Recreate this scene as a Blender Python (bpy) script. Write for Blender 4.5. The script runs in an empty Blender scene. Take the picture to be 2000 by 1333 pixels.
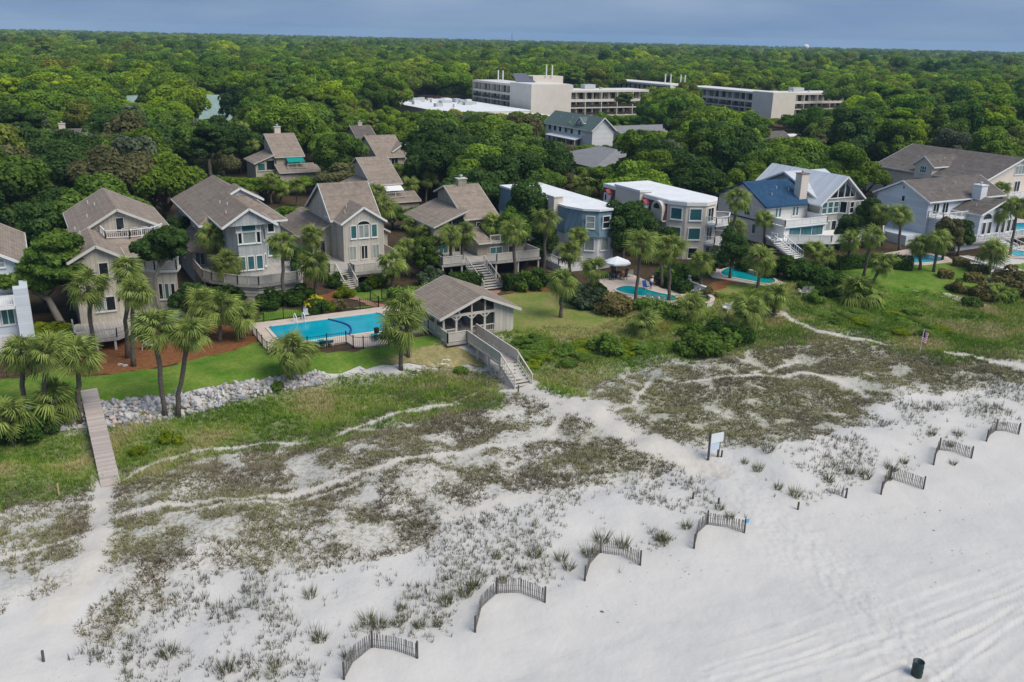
import bpy, bmesh, math, random
import numpy as np
from mathutils import Vector, Matrix
from mathutils.geometry import delaunay_2d_cdt
R=math.radians
rng=np.random.default_rng(7); random.seed(7)
# ------------------------------------------------------------------ camera, sky, sun, exposure
F=1750.; PITCH=R(18.7); ROLL=R(1.3); CH=32.; YAW=R(29)   # world: x runs along the beach, y runs inland
_c,_s=math.cos(PITCH),math.sin(PITCH)
_h=np.array([math.sin(YAW),math.cos(YAW),0]); _r0=np.array([math.cos(YAW),-math.sin(YAW),0]); _z=np.array([0,0,1.])
FW=_h*_c-_z*_s; _u0=_h*_s+_z*_c
RT=_r0*math.cos(ROLL)+_u0*math.sin(ROLL); UP=-_r0*math.sin(ROLL)+_u0*math.cos(ROLL)
CAM=np.array([0,0,CH])
sc=bpy.context.scene
col=sc.collection
cd=bpy.data.cameras.new('camera'); cam=bpy.data.objects.new('camera',cd); col.objects.link(cam)
cam.matrix_world=Matrix(((RT[0],UP[0],-FW[0],0),(RT[1],UP[1],-FW[1],0),(RT[2],UP[2],-FW[2],CH),(0,0,0,1)))
cd.sensor_width=36; cd.lens=F/2000*36; cd.clip_start=.5; cd.clip_end=60000
sc.camera=cam
SUN_EL=R(52); SUN_AZ=R(150)          # from the sea side, a little to the right
sv=Vector((math.sin(SUN_AZ)*math.cos(SUN_EL),math.cos(SUN_AZ)*math.cos(SUN_EL),math.sin(SUN_EL)))
w=bpy.data.worlds.new('World'); sc.world=w; w.use_nodes=True
nt=w.node_tree; nt.nodes.clear()
def _n(t,typ,**k):
    n=t.nodes.new(typ)
    for a,b in k.items(): setattr(n,a,b)
    return n
sky=_n(nt,'ShaderNodeTexSky',sky_type='NISHITA',sun_disc=False,sun_elevation=SUN_EL,sun_rotation=SUN_AZ,dust_density=2.,air_density=1.)
tc=_n(nt,'ShaderNodeTexCoord'); mp=_n(nt,'ShaderNodeMapping'); mp.inputs['Scale'].default_value=(1.2,1.2,7)
ns=_n(nt,'ShaderNodeTexNoise'); ns.inputs['Scale'].default_value=1.6; ns.inputs['Detail'].default_value=6; ns.inputs['Roughness'].default_value=.55
rp=_n(nt,'ShaderNodeValToRGB'); rp.color_ramp.elements[0].position=.33; rp.color_ramp.elements[1].position=.72
rp.color_ramp.elements[0].color=(1.2,2.05,3.6,1); rp.color_ramp.elements[1].color=(3.0,3.75,4.95,1)
mx=_n(nt,'ShaderNodeMix',data_type='RGBA'); mx.inputs['Factor'].default_value=.96
bg=_n(nt,'ShaderNodeBackground'); bg.inputs['Strength'].default_value=.056
ow=_n(nt,'ShaderNodeOutputWorld'); L=nt.links.new
L(tc.outputs['Generated'],mp.inputs['Vector']); L(mp.outputs[0],ns.inputs['Vector']); L(ns.outputs['Fac'],rp.inputs['Fac'])
L(sky.outputs['Color'],mx.inputs['A']); L(rp.outputs['Color'],mx.inputs['B']); L(mx.outputs['Result'],bg.inputs['Color']); L(bg.outputs[0],ow.inputs['Surface'])
sd=bpy.data.lights.new('sun','SUN'); sd.energy=1.5; sd.angle=R(38); sd.color=(1,.93,.82)
so=bpy.data.objects.new('sun',sd); col.objects.link(so); so.rotation_euler=sv.to_track_quat('Z','Y').to_euler()
vs=sc.view_settings; vs.view_transform='Standard'; vs.look='None'; vs.gamma=1; vs.use_curve_mapping=False; vs.exposure=1.22
cy=sc.cycles; cy.max_bounces=6; cy.diffuse_bounces=3; cy.glossy_bounces=2; cy.transmission_bounces=3; cy.transparent_max_bounces=6; cy.volume_bounces=0
# ------------------------------------------------------------------ pixel <-> place
def ray(px,py): return FW+RT*((px-1000)/F)-UP*((py-666.5)/F)
def P(px,py,z=3.):
    d=ray(px,py); return CAM+d*((z-CH)/d[2])
def projv(p):
    v=np.asarray(p,float)-CAM; d=v@FW; d=np.where(d<.1,.1,d)
    return 1000+F*(v@RT)/d, 666.5-F*(v@UP)/d, d
# ------------------------------------------------------------------ value noise on the ground
_T=rng.random((256,256))
def vn(x,y,s):
    x=np.asarray(x,float)/s; y=np.asarray(y,float)/s
    xi=np.floor(x).astype(int); yi=np.floor(y).astype(int); fx=x-xi; fy=y-yi
    fx=fx*fx*(3-2*fx); fy=fy*fy*(3-2*fy)
    a=_T[xi&255,yi&255]; b=_T[(xi+1)&255,yi&255]; c=_T[xi&255,(yi+1)&255]; d=_T[(xi+1)&255,(yi+1)&255]
    return (a*(1-fx)+b*fx)*(1-fy)+(c*(1-fx)+d*fx)*fy
def fbm(x,y,s,o=4):
    t=0;a=1;n=0
    for i in range(o): t=t+a*vn(x+17.3*i,y-9.1*i,s/2**i); n+=a; a*=.55
    return t/n
def inpoly(px,py,poly):
    px=np.asarray(px); py=np.asarray(py); r=np.zeros(px.shape,bool); n=len(poly)
    for i in range(n):
        x0,y0=poly[i]; x1,y1=poly[i-1]
        if y0==y1: continue
        r^=((y0>py)!=(y1>py))&(px<(x1-x0)*(py-y0)/(y1-y0)+x0)
    return r
def segdist(x,y,pts):
    d=np.full(np.shape(x),1e9)
    for (x0,y0),(x1,y1) in zip(pts[:-1],pts[1:]):
        dx,dy=x1-x0,y1-y0; t=np.clip(((x-x0)*dx+(y-y0)*dy)/(dx*dx+dy*dy),0,1)
        d=np.minimum(d,np.hypot(x-x0-t*dx,y-y0-t*dy))
    return d
# ------------------------------------------------------------------ the lie of the land
_Y=[-400,15,34,39,45,51,57,61.5,64.5,70,73.2,77,80,1e6]
_ZL=[-.6,0,.25,.75,1.35,1.75,2.15,2.2,1.45,1.4,1.6,3.0,3.0,3.0]
_ZR=[-.6,0,.25,.75,1.35,1.75,2.0,2.1,2.0,2.2,2.6,3.0,3.0,3.0]
TRACKS=[[(1370,1315),(1560,1255),(1670,1210),(1760,1180),(2010,1095)],[(1370,1340),(1560,1290),(1700,1235),(1850,1175),(2010,1120)],[(1440,1340),(1640,1275),(1800,1220),(2010,1140)],
 [(1500,1340),(1680,1290),(1800,1240),(2010,1155)],[(1660,1340),(1780,1290),(1900,1235),(2010,1175)],[(1820,1340),(1890,1290),(1960,1235),(2010,1205)]]
TRK=[[tuple(P(a,b,.1)[:2]) for a,b in t] for t in TRACKS]
FENCES=[[(672,1328),(690,1297),(727,1270),(768,1273),(815,1286)],[(928,1236),(940,1195),(970,1168),(1015,1165),(1064,1180)],[(1142,1141),(1152,1110),(1172,1088),(1212,1092),(1250,1109)],
 [(1355,1077),(1362,1050),(1380,1034),(1418,1036),(1453,1046)],[(1720,970),(1727,952),(1737,943),(1770,949),(1803,957)],[(1822,915),(1825,900),(1832,887),(1865,890),(1896,900)],[(1925,870),(1932,858),(1943,849),(1965,849),(1988,853)]]
FEN=[[tuple(P(a,b,.75)[:2]) for a,b in t] for t in FENCES]
WALK=[tuple(P(a,b,.6)[:2]) for a,b in ((1390,915),(1480,1000),(1600,1090),(1720,1190),(1850,1330))]
def hgt(x,y,fine=True):
    x=np.asarray(x,float); y=np.asarray(y,float)
    yy=y+ (fbm(x+50,y,14,2)-.5)*5*np.clip((y-36)/8,0,1)*np.clip((74-y)/6,0,1)
    t=np.clip((x-34)/12,0,1); t=t*t*(3-2*t)
    z=np.interp(yy,_Y,_ZL)*(1-t)+np.interp(yy,_Y,_ZR)*t
    m=np.clip((y-38)/8,0,1)*np.clip((76-y)/6,0,1)
    z=z+m*((fbm(x,y+200,7,3)-.5)*1.9+(vn(x,y,1.7)-.5)*.22)
    # beach relief: soft swells, wind ripples, tyre ruts, sand banked behind the fences
    b=np.clip((47-y)/6,0,1)
    z=z+b*((fbm(x+9,y+31,9,3)-.5)*.35)
    if fine:
        b2=np.clip((50-y)/8,0,1)
        z=z+b2*((vn(x+y*.3,y*1.6,1.1)-.5)*.06)
        wob=(fbm(x*1.,y+77,1.6,3)-.5); fad=np.clip(fbm(x+13,y+5,4.5,2)*2.4-.6,.08,1)
        for i_,t_ in enumerate(TRK):
            dd=np.abs(segdist(x,y,t_)+wob*.30); k_=(.085,.06,.10,.065,.11,.075)[i_%6]*fad; w2=(.10,.14,.11,.18,.11,.13)[i_%6]
            z=z-np.exp(-(dd/w2)**2)*k_+np.exp(-((dd-w2*1.9)/(w2*.8))**2)*k_*.8+np.exp(-((dd-1.45)/.12)**2)*k_*.5
        ft=np.exp(-(segdist(x,y,WALK)/2.6)**2)
        z=z+ft*((vn(x*1.3+5,y,.42)-.5)*.11)+b2*(vn(x+3,y*.8,.5)-.5)*.025
        for f in FEN:
            d=segdist(x,y,f); z=z+np.exp(-(d/1.6)**2)*.22
    return z
def G(px,py):
    d=ray(px,py); t0=(CH-4)/-d[2]
    t=t0
    for i in range(60):
        p=CAM+d*t; g=float(hgt(p[0],p[1],False)); dz=p[2]-g
        if abs(dz)<.01: break
        t+=dz/-d[2]*.8
    return CAM+d*t
def gz(x,y): return float(hgt(x,y,False))
# ------------------------------------------------------------------ materials
MT={}
def mat(name,c,c2=None,scale=2.,rough=.8,bump=0.,bs=None,spec=.3,metal=0.,stretch=(1,1,1),lines=None,fine=None):
    """colour c varied with c2 by noise; lines=(axis scale, depth, dark) draws board / course joints along an axis"""
    if name in MT: return MT[name]
    m=bpy.data.materials.new(name); m.use_nodes=True; t=m.node_tree; b=t.nodes['Principled BSDF']; k=t.links.new
    b.inputs['Roughness'].default_value=rough; b.inputs['Specular IOR Level'].default_value=spec; b.inputs['Metallic'].default_value=metal
    b.inputs['Base Color'].default_value=(*c,1)
    if c2 is not None or bump:
        g=_n(t,'ShaderNodeNewGeometry'); mpn=_n(t,'ShaderNodeMapping'); mpn.inputs['Scale'].default_value=stretch
        k(g.outputs['Position'],mpn.inputs['Vector'])
        n1=_n(t,'ShaderNodeTexNoise'); n1.inputs['Scale'].default_value=scale; n1.inputs['Detail'].default_value=5; n1.inputs['Roughness'].default_value=.6
        k(mpn.outputs[0],n1.inputs['Vector'])
        c2=c2 or c
        rr=_n(t,'ShaderNodeValToRGB'); rr.color_ramp.elements[0].position=.32; rr.color_ramp.elements[1].position=.68
        rr.color_ramp.elements[0].color=(*c,1); rr.color_ramp.elements[1].color=(*c2,1); k(n1.outputs['Fac'],rr.inputs['Fac'])
        out=rr.outputs['Color']; hgtout=n1.outputs['Fac']
        if lines:
            ax,per,dark=lines
            sp=_n(t,'ShaderNodeSeparateXYZ'); k(g.outputs['Position'],sp.inputs[0])
            if ax=='H': # boards standing upright on any wall: joints follow x+y
                ad=_n(t,'ShaderNodeMath',operation='ADD'); k(sp.outputs['X'],ad.inputs[0]); k(sp.outputs['Y'],ad.inputs[1]); v=ad.outputs[0]
            else: v=sp.outputs[ax]
            mu=_n(t,'ShaderNodeMath',operation='MULTIPLY'); mu.inputs[1].default_value=1/per; k(v,mu.inputs[0])
            fr=_n(t,'ShaderNodeMath',operation='FRACT'); k(mu.outputs[0],fr.inputs[0])
            lt=_n(t,'ShaderNodeMath',operation='LESS_THAN'); lt.inputs[1].default_value=.14; k(fr.outputs[0],lt.inputs[0])
            fl=_n(t,'ShaderNodeMath',operation='FLOOR'); k(mu.outputs[0],fl.inputs[0])
            wn=_n(t,'ShaderNodeTexWhiteNoise',noise_dimensions='1D'); k(fl.outputs[0],wn.inputs['W'])
            mm=_n(t,'ShaderNodeMapRange'); mm.inputs['To Min'].default_value=.9; mm.inputs['To Max'].default_value=1.08; k(wn.outputs['Value'],mm.inputs['Value'])
            vm=_n(t,'ShaderNodeVectorMath',operation='SCALE'); k(out,vm.inputs[0]); k(mm.outputs[0],vm.inputs['Scale'])
            mr=_n(t,'ShaderNodeMix',data_type='RGBA'); mr.inputs['B'].default_value=(*[q*dark for q in c],1); k(lt.outputs[0],mr.inputs['Factor']); k(vm.outputs[0],mr.inputs['A'])
            out=mr.outputs['Result']
        if fine:   # a second, finer mottling
            n3=_n(t,'ShaderNodeTexNoise'); n3.inputs['Scale'].default_value=fine[0]; n3.inputs['Detail'].default_value=3; n3.inputs['Roughness'].default_value=.7; k(g.outputs['Position'],n3.inputs['Vector'])
            m3=_n(t,'ShaderNodeMapRange'); m3.inputs['From Min'].default_value=.3; m3.inputs['From Max'].default_value=.7; m3.inputs['To Min'].default_value=1-fine[1]; m3.inputs['To Max'].default_value=1+fine[1]; k(n3.outputs['Fac'],m3.inputs['Value'])
            v3=_n(t,'ShaderNodeVectorMath',operation='SCALE'); k(out,v3.inputs[0]); k(m3.outputs[0],v3.inputs['Scale']); out=v3.outputs[0]
        k(out,b.inputs['Base Color'])
        if bump:
            bn=_n(t,'ShaderNodeBump'); bn.inputs['Strength'].default_value=1; bn.inputs['Distance'].default_value=bump
            n2=n1
            if bs:
                n2=_n(t,'ShaderNodeTexNoise'); n2.inputs['Scale'].default_value=bs; n2.inputs['Detail'].default_value=4; k(mpn.outputs[0],n2.inputs['Vector'])
            k(n2.outputs['Fac'],bn.inputs['Height']); k(bn.outputs[0],b.inputs['Normal'])
    MT[name]=m; return m
# ------------------------------------------------------------------ mesh helpers
def npmesh(name,V,Fc,mats,attr=None,smooth=False):
    """V (n,3), Fc (m,k) -> mesh; attr {name: per-vertex floats}"""
    me=bpy.data.meshes.new(name); V=np.asarray(V,np.float32); Fc=np.asarray(Fc,np.int32); m,k=Fc.shape
    me.vertices.add(len(V)); me.vertices.foreach_set('co',V.ravel())
    me.loops.add(m*k); me.loops.foreach_set('vertex_index',Fc.ravel())
    me.polygons.add(m); me.polygons.foreach_set('loop_start',np.arange(0,m*k,k,dtype=np.int32)); me.polygons.foreach_set('loop_total',np.full(m,k,np.int32))
    if smooth: me.polygons.foreach_set('use_smooth',np.ones(m,bool))
    for a,v in (attr or {}).items():
        at=me.attributes.new(a,'FLOAT','POINT'); at.data.foreach_set('value',np.asarray(v,np.float32))
    me.update(calc_edges=True)
    for q in (mats if isinstance(mats,(list,tuple)) else [mats]): me.materials.append(q)
    return me
def link(name,me,parent=None,loc=None,rot=None):
    o=bpy.data.objects.new(name,me); col.objects.link(o)
    if parent is not None: o.parent=parent
    if loc is not None: o.location=loc
    if rot is not None: o.rotation_euler=rot
    return o
def tag(o,label=None,cat=None,group=None,kind=None):
    if label: o['label']=label
    if cat: o['category']=cat
    if group: o['group']=group
    if kind: o['kind']=kind
    return o
ORG={}
def thing(name,loc,label,cat,group=None):
    o=bpy.data.objects.new(name,None); col.objects.link(o); o.location=loc; o.empty_display_size=.3
    ORG[o.name]=Vector(loc); return tag(o,label,cat,group)
class MB:
    def __init__(s): s.v=[]; s.f=[]
    def poly(s,pts,flip=False):
        n=len(s.v); s.v+=[tuple(map(float,p)) for p in pts]; ix=list(range(n,n+len(pts))); s.f.append(ix[::-1] if flip else ix); return s
    def box(s,x0,x1,y0,y1,z0,z1):
        n=len(s.v); s.v+=[(x,y,z) for z in (z0,z1) for y in (y0,y1) for x in (x0,x1)]
        s.f+=[[n+i for i in q] for q in ((0,2,3,1),(4,5,7,6),(0,1,5,4),(1,3,7,5),(3,2,6,7),(2,0,4,6))]; return s
    def bar(s,p,q,w,h=None,up=(0,0,1)):
        h=h or w; p=Vector(p); q=Vector(q); d=(q-p).normalized(); u=Vector(up)
        if abs(d.dot(u))>.98: u=Vector((0,1,0))
        a=d.cross(u).normalized(); b=a.cross(d)
        n=len(s.v)
        for c in (p,q):
            for i,j in ((-1,-1),(1,-1),(1,1),(-1,1)): s.v.append(tuple(c+a*(i*w/2)+b*(j*h/2)))
        s.f+=[[n+3,n+2,n+1,n],[n+4,n+5,n+6,n+7]]+[[n+i,n+(i+1)%4,n+4+(i+1)%4,n+4+i] for i in range(4)]; return s
    def slab(s,pts,t,down=True):
        """thick plate under (or over) a planar outline, thickness measured straight down"""
        n=len(s.v); k=len(pts); dz=-t if down else t
        s.v+=[tuple(map(float,p)) for p in pts]+[(p[0],p[1],p[2]+dz) for p in pts]
        s.f+=[list(range(n,n+k)),list(range(n+2*k-1,n+k-1,-1))]+[[n+i,n+k+i,n+k+(i+1)%k,n+(i+1)%k] for i in range(k)]; return s
    def prism(s,pts,z0,z1):
        """upright prism over a ground outline (x,y)"""
        return s.slab([(x,y,z1) for x,y in pts],z1-z0)
    def tube(s,pts,rs,n=8,cap=True):
        base=len(s.v); pts=[Vector(p) for p in pts]
        for i,p in enumerate(pts):
            d=(pts[min(i+1,len(pts)-1)]-pts[max(i-1,0)]).normalized()
            u=Vector((1,0,0)) if abs(d.x)<.9 else Vector((0,1,0)); a=d.cross(u).normalized(); b=d.cross(a)
            r=rs[i] if hasattr(rs,'__len__') else rs
            for j in range(n):
                t=2*math.pi*j/n; s.v.append(tuple(p+a*(r*math.cos(t))+b*(r*math.sin(t))))
        for i in range(len(pts)-1):
            for j in range(n): s.f.append([base+i*n+j,base+i*n+(j+1)%n,base+(i+1)*n+(j+1)%n,base+(i+1)*n+j])
        if cap: s.f.append([base+j for j in range(n)][::-1]); s.f.append([base+(len(pts)-1)*n+j for j in range(n)])
        return s
    def lathe(s,prof,n=12,c=(0,0,0)):
        base=len(s.v)
        for r,z in prof:
            for j in range(n): s.v.append((c[0]+r*math.cos(2*math.pi*j/n),c[1]+r*math.sin(2*math.pi*j/n),c[2]+z))
        for i in range(len(prof)-1):
            for j in range(n): s.f.append([base+i*n+j,base+i*n+(j+1)%n,base+(i+1)*n+(j+1)%n,base+(i+1)*n+j])
        s.f.append([base+j for j in range(n)][::-1]); s.f.append([base+(len(prof)-1)*n+j for j in range(n)]); return s
    def mesh(s,name,m,off=(0,0,0),smooth=False):
        me=bpy.data.meshes.new(name); me.from_pydata([(x-off[0],y-off[1],z-off[2]) for x,y,z in s.v],[],s.f)
        bm=bmesh.new(); bm.from_mesh(me); bmesh.ops.recalc_face_normals(bm,faces=bm.faces); bm.to_mesh(me); bm.free()
        if smooth:
            for p in me.polygons: p.use_smooth=True
        for q in (m if isinstance(m,(list,tuple)) else [m]): me.materials.append(q)
        return me
    def build(s,name,m,parent=None,smooth=False,org=None,bev=0):
        off=(0,0,0); top=parent
        while top is not None and top.parent is not None: top=top.parent
        if top is not None: off=ORG.get(top.name,(0,0,0))
        if org is not None: off=org
        o=link(name,s.mesh(name,m,off,smooth),parent)
        if org is not None and parent is None: o.location=org; ORG[o.name]=Vector(org)
        if bev:
            b=o.modifiers.new('b','BEVEL'); b.width=bev; b.segments=1
        return o
def drape(name,poly,dz,m,step=1.2,zfun=None):
    """a sheet that follows the ground inside an outline of world points"""
    poly=[Vector((p[0],p[1])) for p in poly]
    pts=[]
    for i,p in enumerate(poly):
        q=poly[(i+1)%len(poly)]; n=max(1,int((q-p).length/(step*.6)))
        for k in range(n):
            c=p.lerp(q,k/n); jit=.3*step
            pts.append(Vector((c.x+random.uniform(-jit,jit),c.y+random.uniform(-jit,jit))) if k else c)
    xs=[p.x for p in pts]; ys=[p.y for p in pts]; edges=[(i,(i+1)%len(pts)) for i in range(len(pts))]; nb=len(pts)
    gx,gy=np.meshgrid(np.arange(min(xs)+.3,max(xs),step),np.arange(min(ys)+.3,max(ys),step))
    gx=gx.ravel()+rng.random(gx.size)*.2*step; gy=gy.ravel()+rng.random(gy.size)*.2*step
    k=inpoly(gx,gy,[(p.x,p.y) for p in pts])
    allp=pts+[Vector((a,b)) for a,b in zip(gx[k],gy[k])]
    r=delaunay_2d_cdt(allp,edges,[list(range(nb))],1,1e-5)
    vs_=np.array([(v.x,v.y) for v in r[0]]); zz=hgt(vs_[:,0],vs_[:,1],False) if zfun is None else zfun(vs_[:,0],vs_[:,1])
    V=np.column_stack([vs_,zz+dz]); me=bpy.data.meshes.new(name); me.from_pydata(V.tolist(),[],[list(f) for f in r[2]])
    bm=bmesh.new(); bm.from_mesh(me); bmesh.ops.recalc_face_normals(bm,faces=bm.faces)
    if bm.faces and sum(f.normal.z for f in bm.faces)<0: bmesh.ops.reverse_faces(bm,faces=bm.faces)
    bm.to_mesh(me); bm.free(); me.materials.append(m)
    for p in me.polygons: p.use_smooth=True
    return link(name,me)
def pixpoly(pts,z=None): return [tuple((G(a,b) if z is None else P(a,b,z))[:2]) for a,b in pts]
# ------------------------------------------------------------------ ground zones (outlines read off the photograph, laid on the ground)
SCRUB=[[(222,948),(300,912),(400,882),(520,868),(640,862),(700,836),(800,806),(960,780),(1060,778),(1100,800),(1180,842),(1320,905),(1250,928),(1100,952),(960,965),(860,1005),(730,1005),(560,1012),(420,1015),(215,1060)],
 [(212,1040),(420,1008),(720,998),(870,1015),(840,1068),(700,1085),(600,1105),(430,1110),(300,1185),(180,1262),(160,1245),(265,1150),(215,1125)],
 [(0,975),(100,958),(182,948),(175,1040),(160,1075),(155,1110),(60,1165),(0,1190)],
 [(1140,772),(1300,718),(1500,655),(1600,648),(1800,690),(2000,688),(2040,700),(2040,735),(1880,752),(1750,762),(1650,830),(1500,862),(1430,872),(1250,848),(1200,802)],
 [(800,730),(960,735),(985,765),(960,790),(840,800),(760,770)]]
LUSH=[[(0,850),(60,835),(170,850),(182,948),(100,968),(0,988),(-60,988),(-60,850)],
 [(212,835),(300,826),(420,798),(560,765),(640,748),(760,742),(900,730),(970,765),(960,785),(800,810),(700,840),(640,864),(400,884),(300,912),(220,945)],
 [(960,665),(1230,645),(1300,662),(1330,690),(1230,712),(1150,745),(1110,768),(1060,752),(1010,700)],
 [(1540,600),(1600,588),(1700,603),(1880,612),(1990,600),(2040,610),(2040,690),(1830,700),(1700,664),(1640,642),(1560,628)],
 [(1300,640),(1480,640),(1560,630),(1620,655),(1500,670),(1330,700)],
 [(1180,650),(1260,612),(1330,588),(1420,592),(1545,556),(1600,575),(1900,590),(2050,560),(2050,630),(1560,634),(1480,652),(1300,668)]]
SPARSE=[[(150,1270),(300,1180),(430,1112),(600,1108),(850,1075),(880,1008),(1100,952),(1330,905),(1440,1012),(1420,1030),(1250,1078),(1130,1140),(980,1165),(900,1240),(760,1255),(660,1333),(560,1380),(40,1380)],
 [(1430,890),(1500,860),(1660,830),(1750,765),(2000,712),(2060,712),(2060,830),(1940,850),(1830,885),(1720,935),(1560,980),(1470,930)]]
PATHS_LIT_CREST=[([(215,1012),(330,985),(480,975),(600,962),(690,930),(760,905),(900,885),(1000,870),(1070,848),(1105,805)],.35),([(700,945),(560,985),(330,1005)],.2),
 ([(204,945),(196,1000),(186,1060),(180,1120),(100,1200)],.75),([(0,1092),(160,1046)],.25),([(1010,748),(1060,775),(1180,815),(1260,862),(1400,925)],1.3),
 ([(1270,745),(1240,790),(1200,800)],.3),([(1530,612),(1600,648),(1720,672)],.45),([(1850,690),(1930,705),(2010,720)],.6),([(1560,705),(1450,735),(1330,750)],.2),([(960,760),(880,790),(800,800)],.15),([(240,940),(300,906),(400,878),(520,866),(640,860),(700,834),(800,804),(900,790)],.22),([(1460,735),(1560,728),(1640,742),(1690,775)],.4),([(870,1010),(960,985),(1050,965)],.4)]  # crest polyline: bare sand colour laid along the ridge as its lit rim
PTH_LIT_CREST=[(pixpoly(p),wd) for p,wd in PATHS_LIT_CREST]
def zones(x,y):
    z=hgt(x,y,False); px,py,_=projv(np.column_stack([x,y,z]))
    jx=(fbm(x,y,2.2,4)-.5)*44; jy=(fbm(x+40,y+7,2.2,4)-.5)*30
    def any_(ps,pw):
        tot=np.zeros(px.shape)
        for ox,oy in ((0,0),(24,9),(-22,-8),(8,-13),(-9,14)):     # soft outline: cover thins out towards the edge
            r=np.zeros(px.shape,bool)
            for p in ps: r|=inpoly(px+jx+ox,py+jy+oy,p)
            tot+=r
        return (tot/5)**pw
    s,l,o=any_(SCRUB,.75),any_(LUSH,.4),any_(SPARSE,1.2)
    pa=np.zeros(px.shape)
    for p,wd in PTH_LIT_CREST:
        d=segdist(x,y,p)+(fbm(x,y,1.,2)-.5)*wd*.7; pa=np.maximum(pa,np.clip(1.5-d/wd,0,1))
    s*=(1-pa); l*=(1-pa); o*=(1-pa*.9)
    bare=np.clip((fbm(x+3,y,3.2,4)-.56)*6,0,1); east=np.clip((x-33)/8,0,1); s=s*(1-bare*(.6-.12*east))
    return s,l,o,pa
def ground():
    az=np.linspace(-R(40),R(40),440)+YAW
    d=[20.]
    while d[-1]<112: d.append(d[-1]*1.0032)
    while d[-1]<420: d.append(d[-1]*1.012)
    while d[-1]<4600: d.append(d[-1]*1.07)
    d=np.array(d); A,D=np.meshgrid(az,d); X=(np.sin(A)*D).ravel(); Y=(np.cos(A)*D).ravel()
    Z=hgt(X,Y); s,l,o,pa=zones(X,Y); l=np.maximum(l,s*(.12+.22*np.clip((X-33)/8,0,1))); wk=np.exp(-(segdist(X,Y,WALK)/2.4)**2); tk=np.zeros(X.shape)
    for t_ in TRK: dd=np.abs(segdist(X,Y,t_)+(fbm(X,Y+77,1.6,3)-.5)*.3); tk=np.maximum(tk,np.exp(-((dd-.2)/.12)**2)*np.clip(fbm(X+13,Y+5,4.5,2)*2.4-.5,.1,1))
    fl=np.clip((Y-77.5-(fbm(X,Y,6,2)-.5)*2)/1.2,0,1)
    n0,n1=D.shape; i=np.arange(n0*n1).reshape(n0,n1)
    Fc=np.stack([i[:-1,:-1],i[:-1,1:],i[1:,1:],i[1:,:-1]],-1).reshape(-1,4)[:,::-1]
    m=bpy.data.materials.new('beach_ground'); m.use_nodes=True; t=m.node_tree; b=t.nodes['Principled BSDF']; k=t.links.new
    b.inputs['Roughness'].default_value=.9; b.inputs['Specular IOR Level'].default_value=.15
    g=_n(t,'ShaderNodeNewGeometry')
    def noise(sc,det=5,ro=.6):
        q=_n(t,'ShaderNodeTexNoise'); q.inputs['Scale'].default_value=sc; q.inputs['Detail'].default_value=det; q.inputs['Roughness'].default_value=ro; k(g.outputs['Position'],q.inputs['Vector']); return q.outputs['Fac']
    def ramp(f,a,ca,c,cc):
        q=_n(t,'ShaderNodeValToRGB'); q.color_ramp.elements[0].position=a; q.color_ramp.elements[1].position=c; q.color_ramp.elements[0].color=(*ca,1); q.color_ramp.elements[1].color=(*cc,1); k(f,q.inputs['Fac']); return q.outputs['Color']
    def mixc(f,a,bb):
        q=_n(t,'ShaderNodeMix',data_type='RGBA'); k(f,q.inputs['Factor']); k(a,q.inputs['A']); k(bb,q.inputs['B']); return q.outputs['Result']
    def at(n): q=_n(t,'ShaderNodeAttribute',attribute_name=n); return q.outputs['Fac']
    def mul(a,bb,op='MULTIPLY'):
        q=_n(t,'ShaderNodeMath',operation=op,use_clamp=True); k(a,q.inputs[0]) if not isinstance(a,float) else None
        if isinstance(bb,float): q.inputs[1].default_value=bb
        else: k(bb,q.inputs[1])
        return q.outputs[0]
    c=ramp(noise(.22,4),.3,(.50,.485,.465),.7,(.565,.545,.52))
    c=mixc(mul(at('ruts'),.55),c,ramp(noise(1.5),.3,(.62,.605,.585),.7,(.66,.645,.62)))
    c=mixc(at('path'),c,ramp(noise(1.5),.3,(.50,.465,.42),.7,(.56,.525,.475)))  # path tone, also used to paint the sunlit rim of the dune crest
    spots=ramp(noise(3.1,6,.75),.45,(0,0,0),.60,(1,1,1)); litter=ramp(noise(5.,4,.7),.32,(.20,.17,.125),.72,(.36,.315,.245))
    c=mixc(mul(mul(at('scrub'),spots),.85),c,litter)
    gl=ramp(noise(2.2,5,.7),.3,(.12,.165,.035),.75,(.27,.26,.12)); c=mixc(mul(at('lush'),.92),c,gl)
    sp2=ramp(noise(5.5,5,.7),.60,(0,0,0),.68,(1,1,1)); c=mixc(mul(mul(at('oats'),sp2),.45),c,litter)
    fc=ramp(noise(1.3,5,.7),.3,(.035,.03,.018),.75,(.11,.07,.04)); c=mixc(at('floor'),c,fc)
    k(c,b.inputs['Base Color'])
    bn=_n(t,'ShaderNodeBump'); bn.inputs['Distance'].default_value=.045; bn.inputs['Strength'].default_value=1.
    ad=_n(t,'ShaderNodeMath',operation='ADD'); k(noise(3.4,6,.66),ad.inputs[0])
    vo=_n(t,'ShaderNodeTexVoronoi',feature='SMOOTH_F1'); vo.inputs['Scale'].default_value=2.3; k(g.outputs['Position'],vo.inputs['Vector']); fw2=_n(t,'ShaderNodeMath',operation='MULTIPLY_ADD'); k(at('walk'),fw2.inputs[0]); fw2.inputs[1].default_value=1.5; fw2.inputs[2].default_value=.5; k(mul(vo.outputs['Distance'],fw2.outputs[0]),ad.inputs[1])
    k(ad.outputs[0],bn.inputs['Height']); k(bn.outputs[0],b.inputs['Normal'])
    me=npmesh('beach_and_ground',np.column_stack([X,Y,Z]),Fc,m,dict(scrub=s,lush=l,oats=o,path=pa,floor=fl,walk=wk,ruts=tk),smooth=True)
    tag(link('ground',me),'white beach sand rising through dunes to wooded land','ground',kind='structure')
ground()
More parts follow.
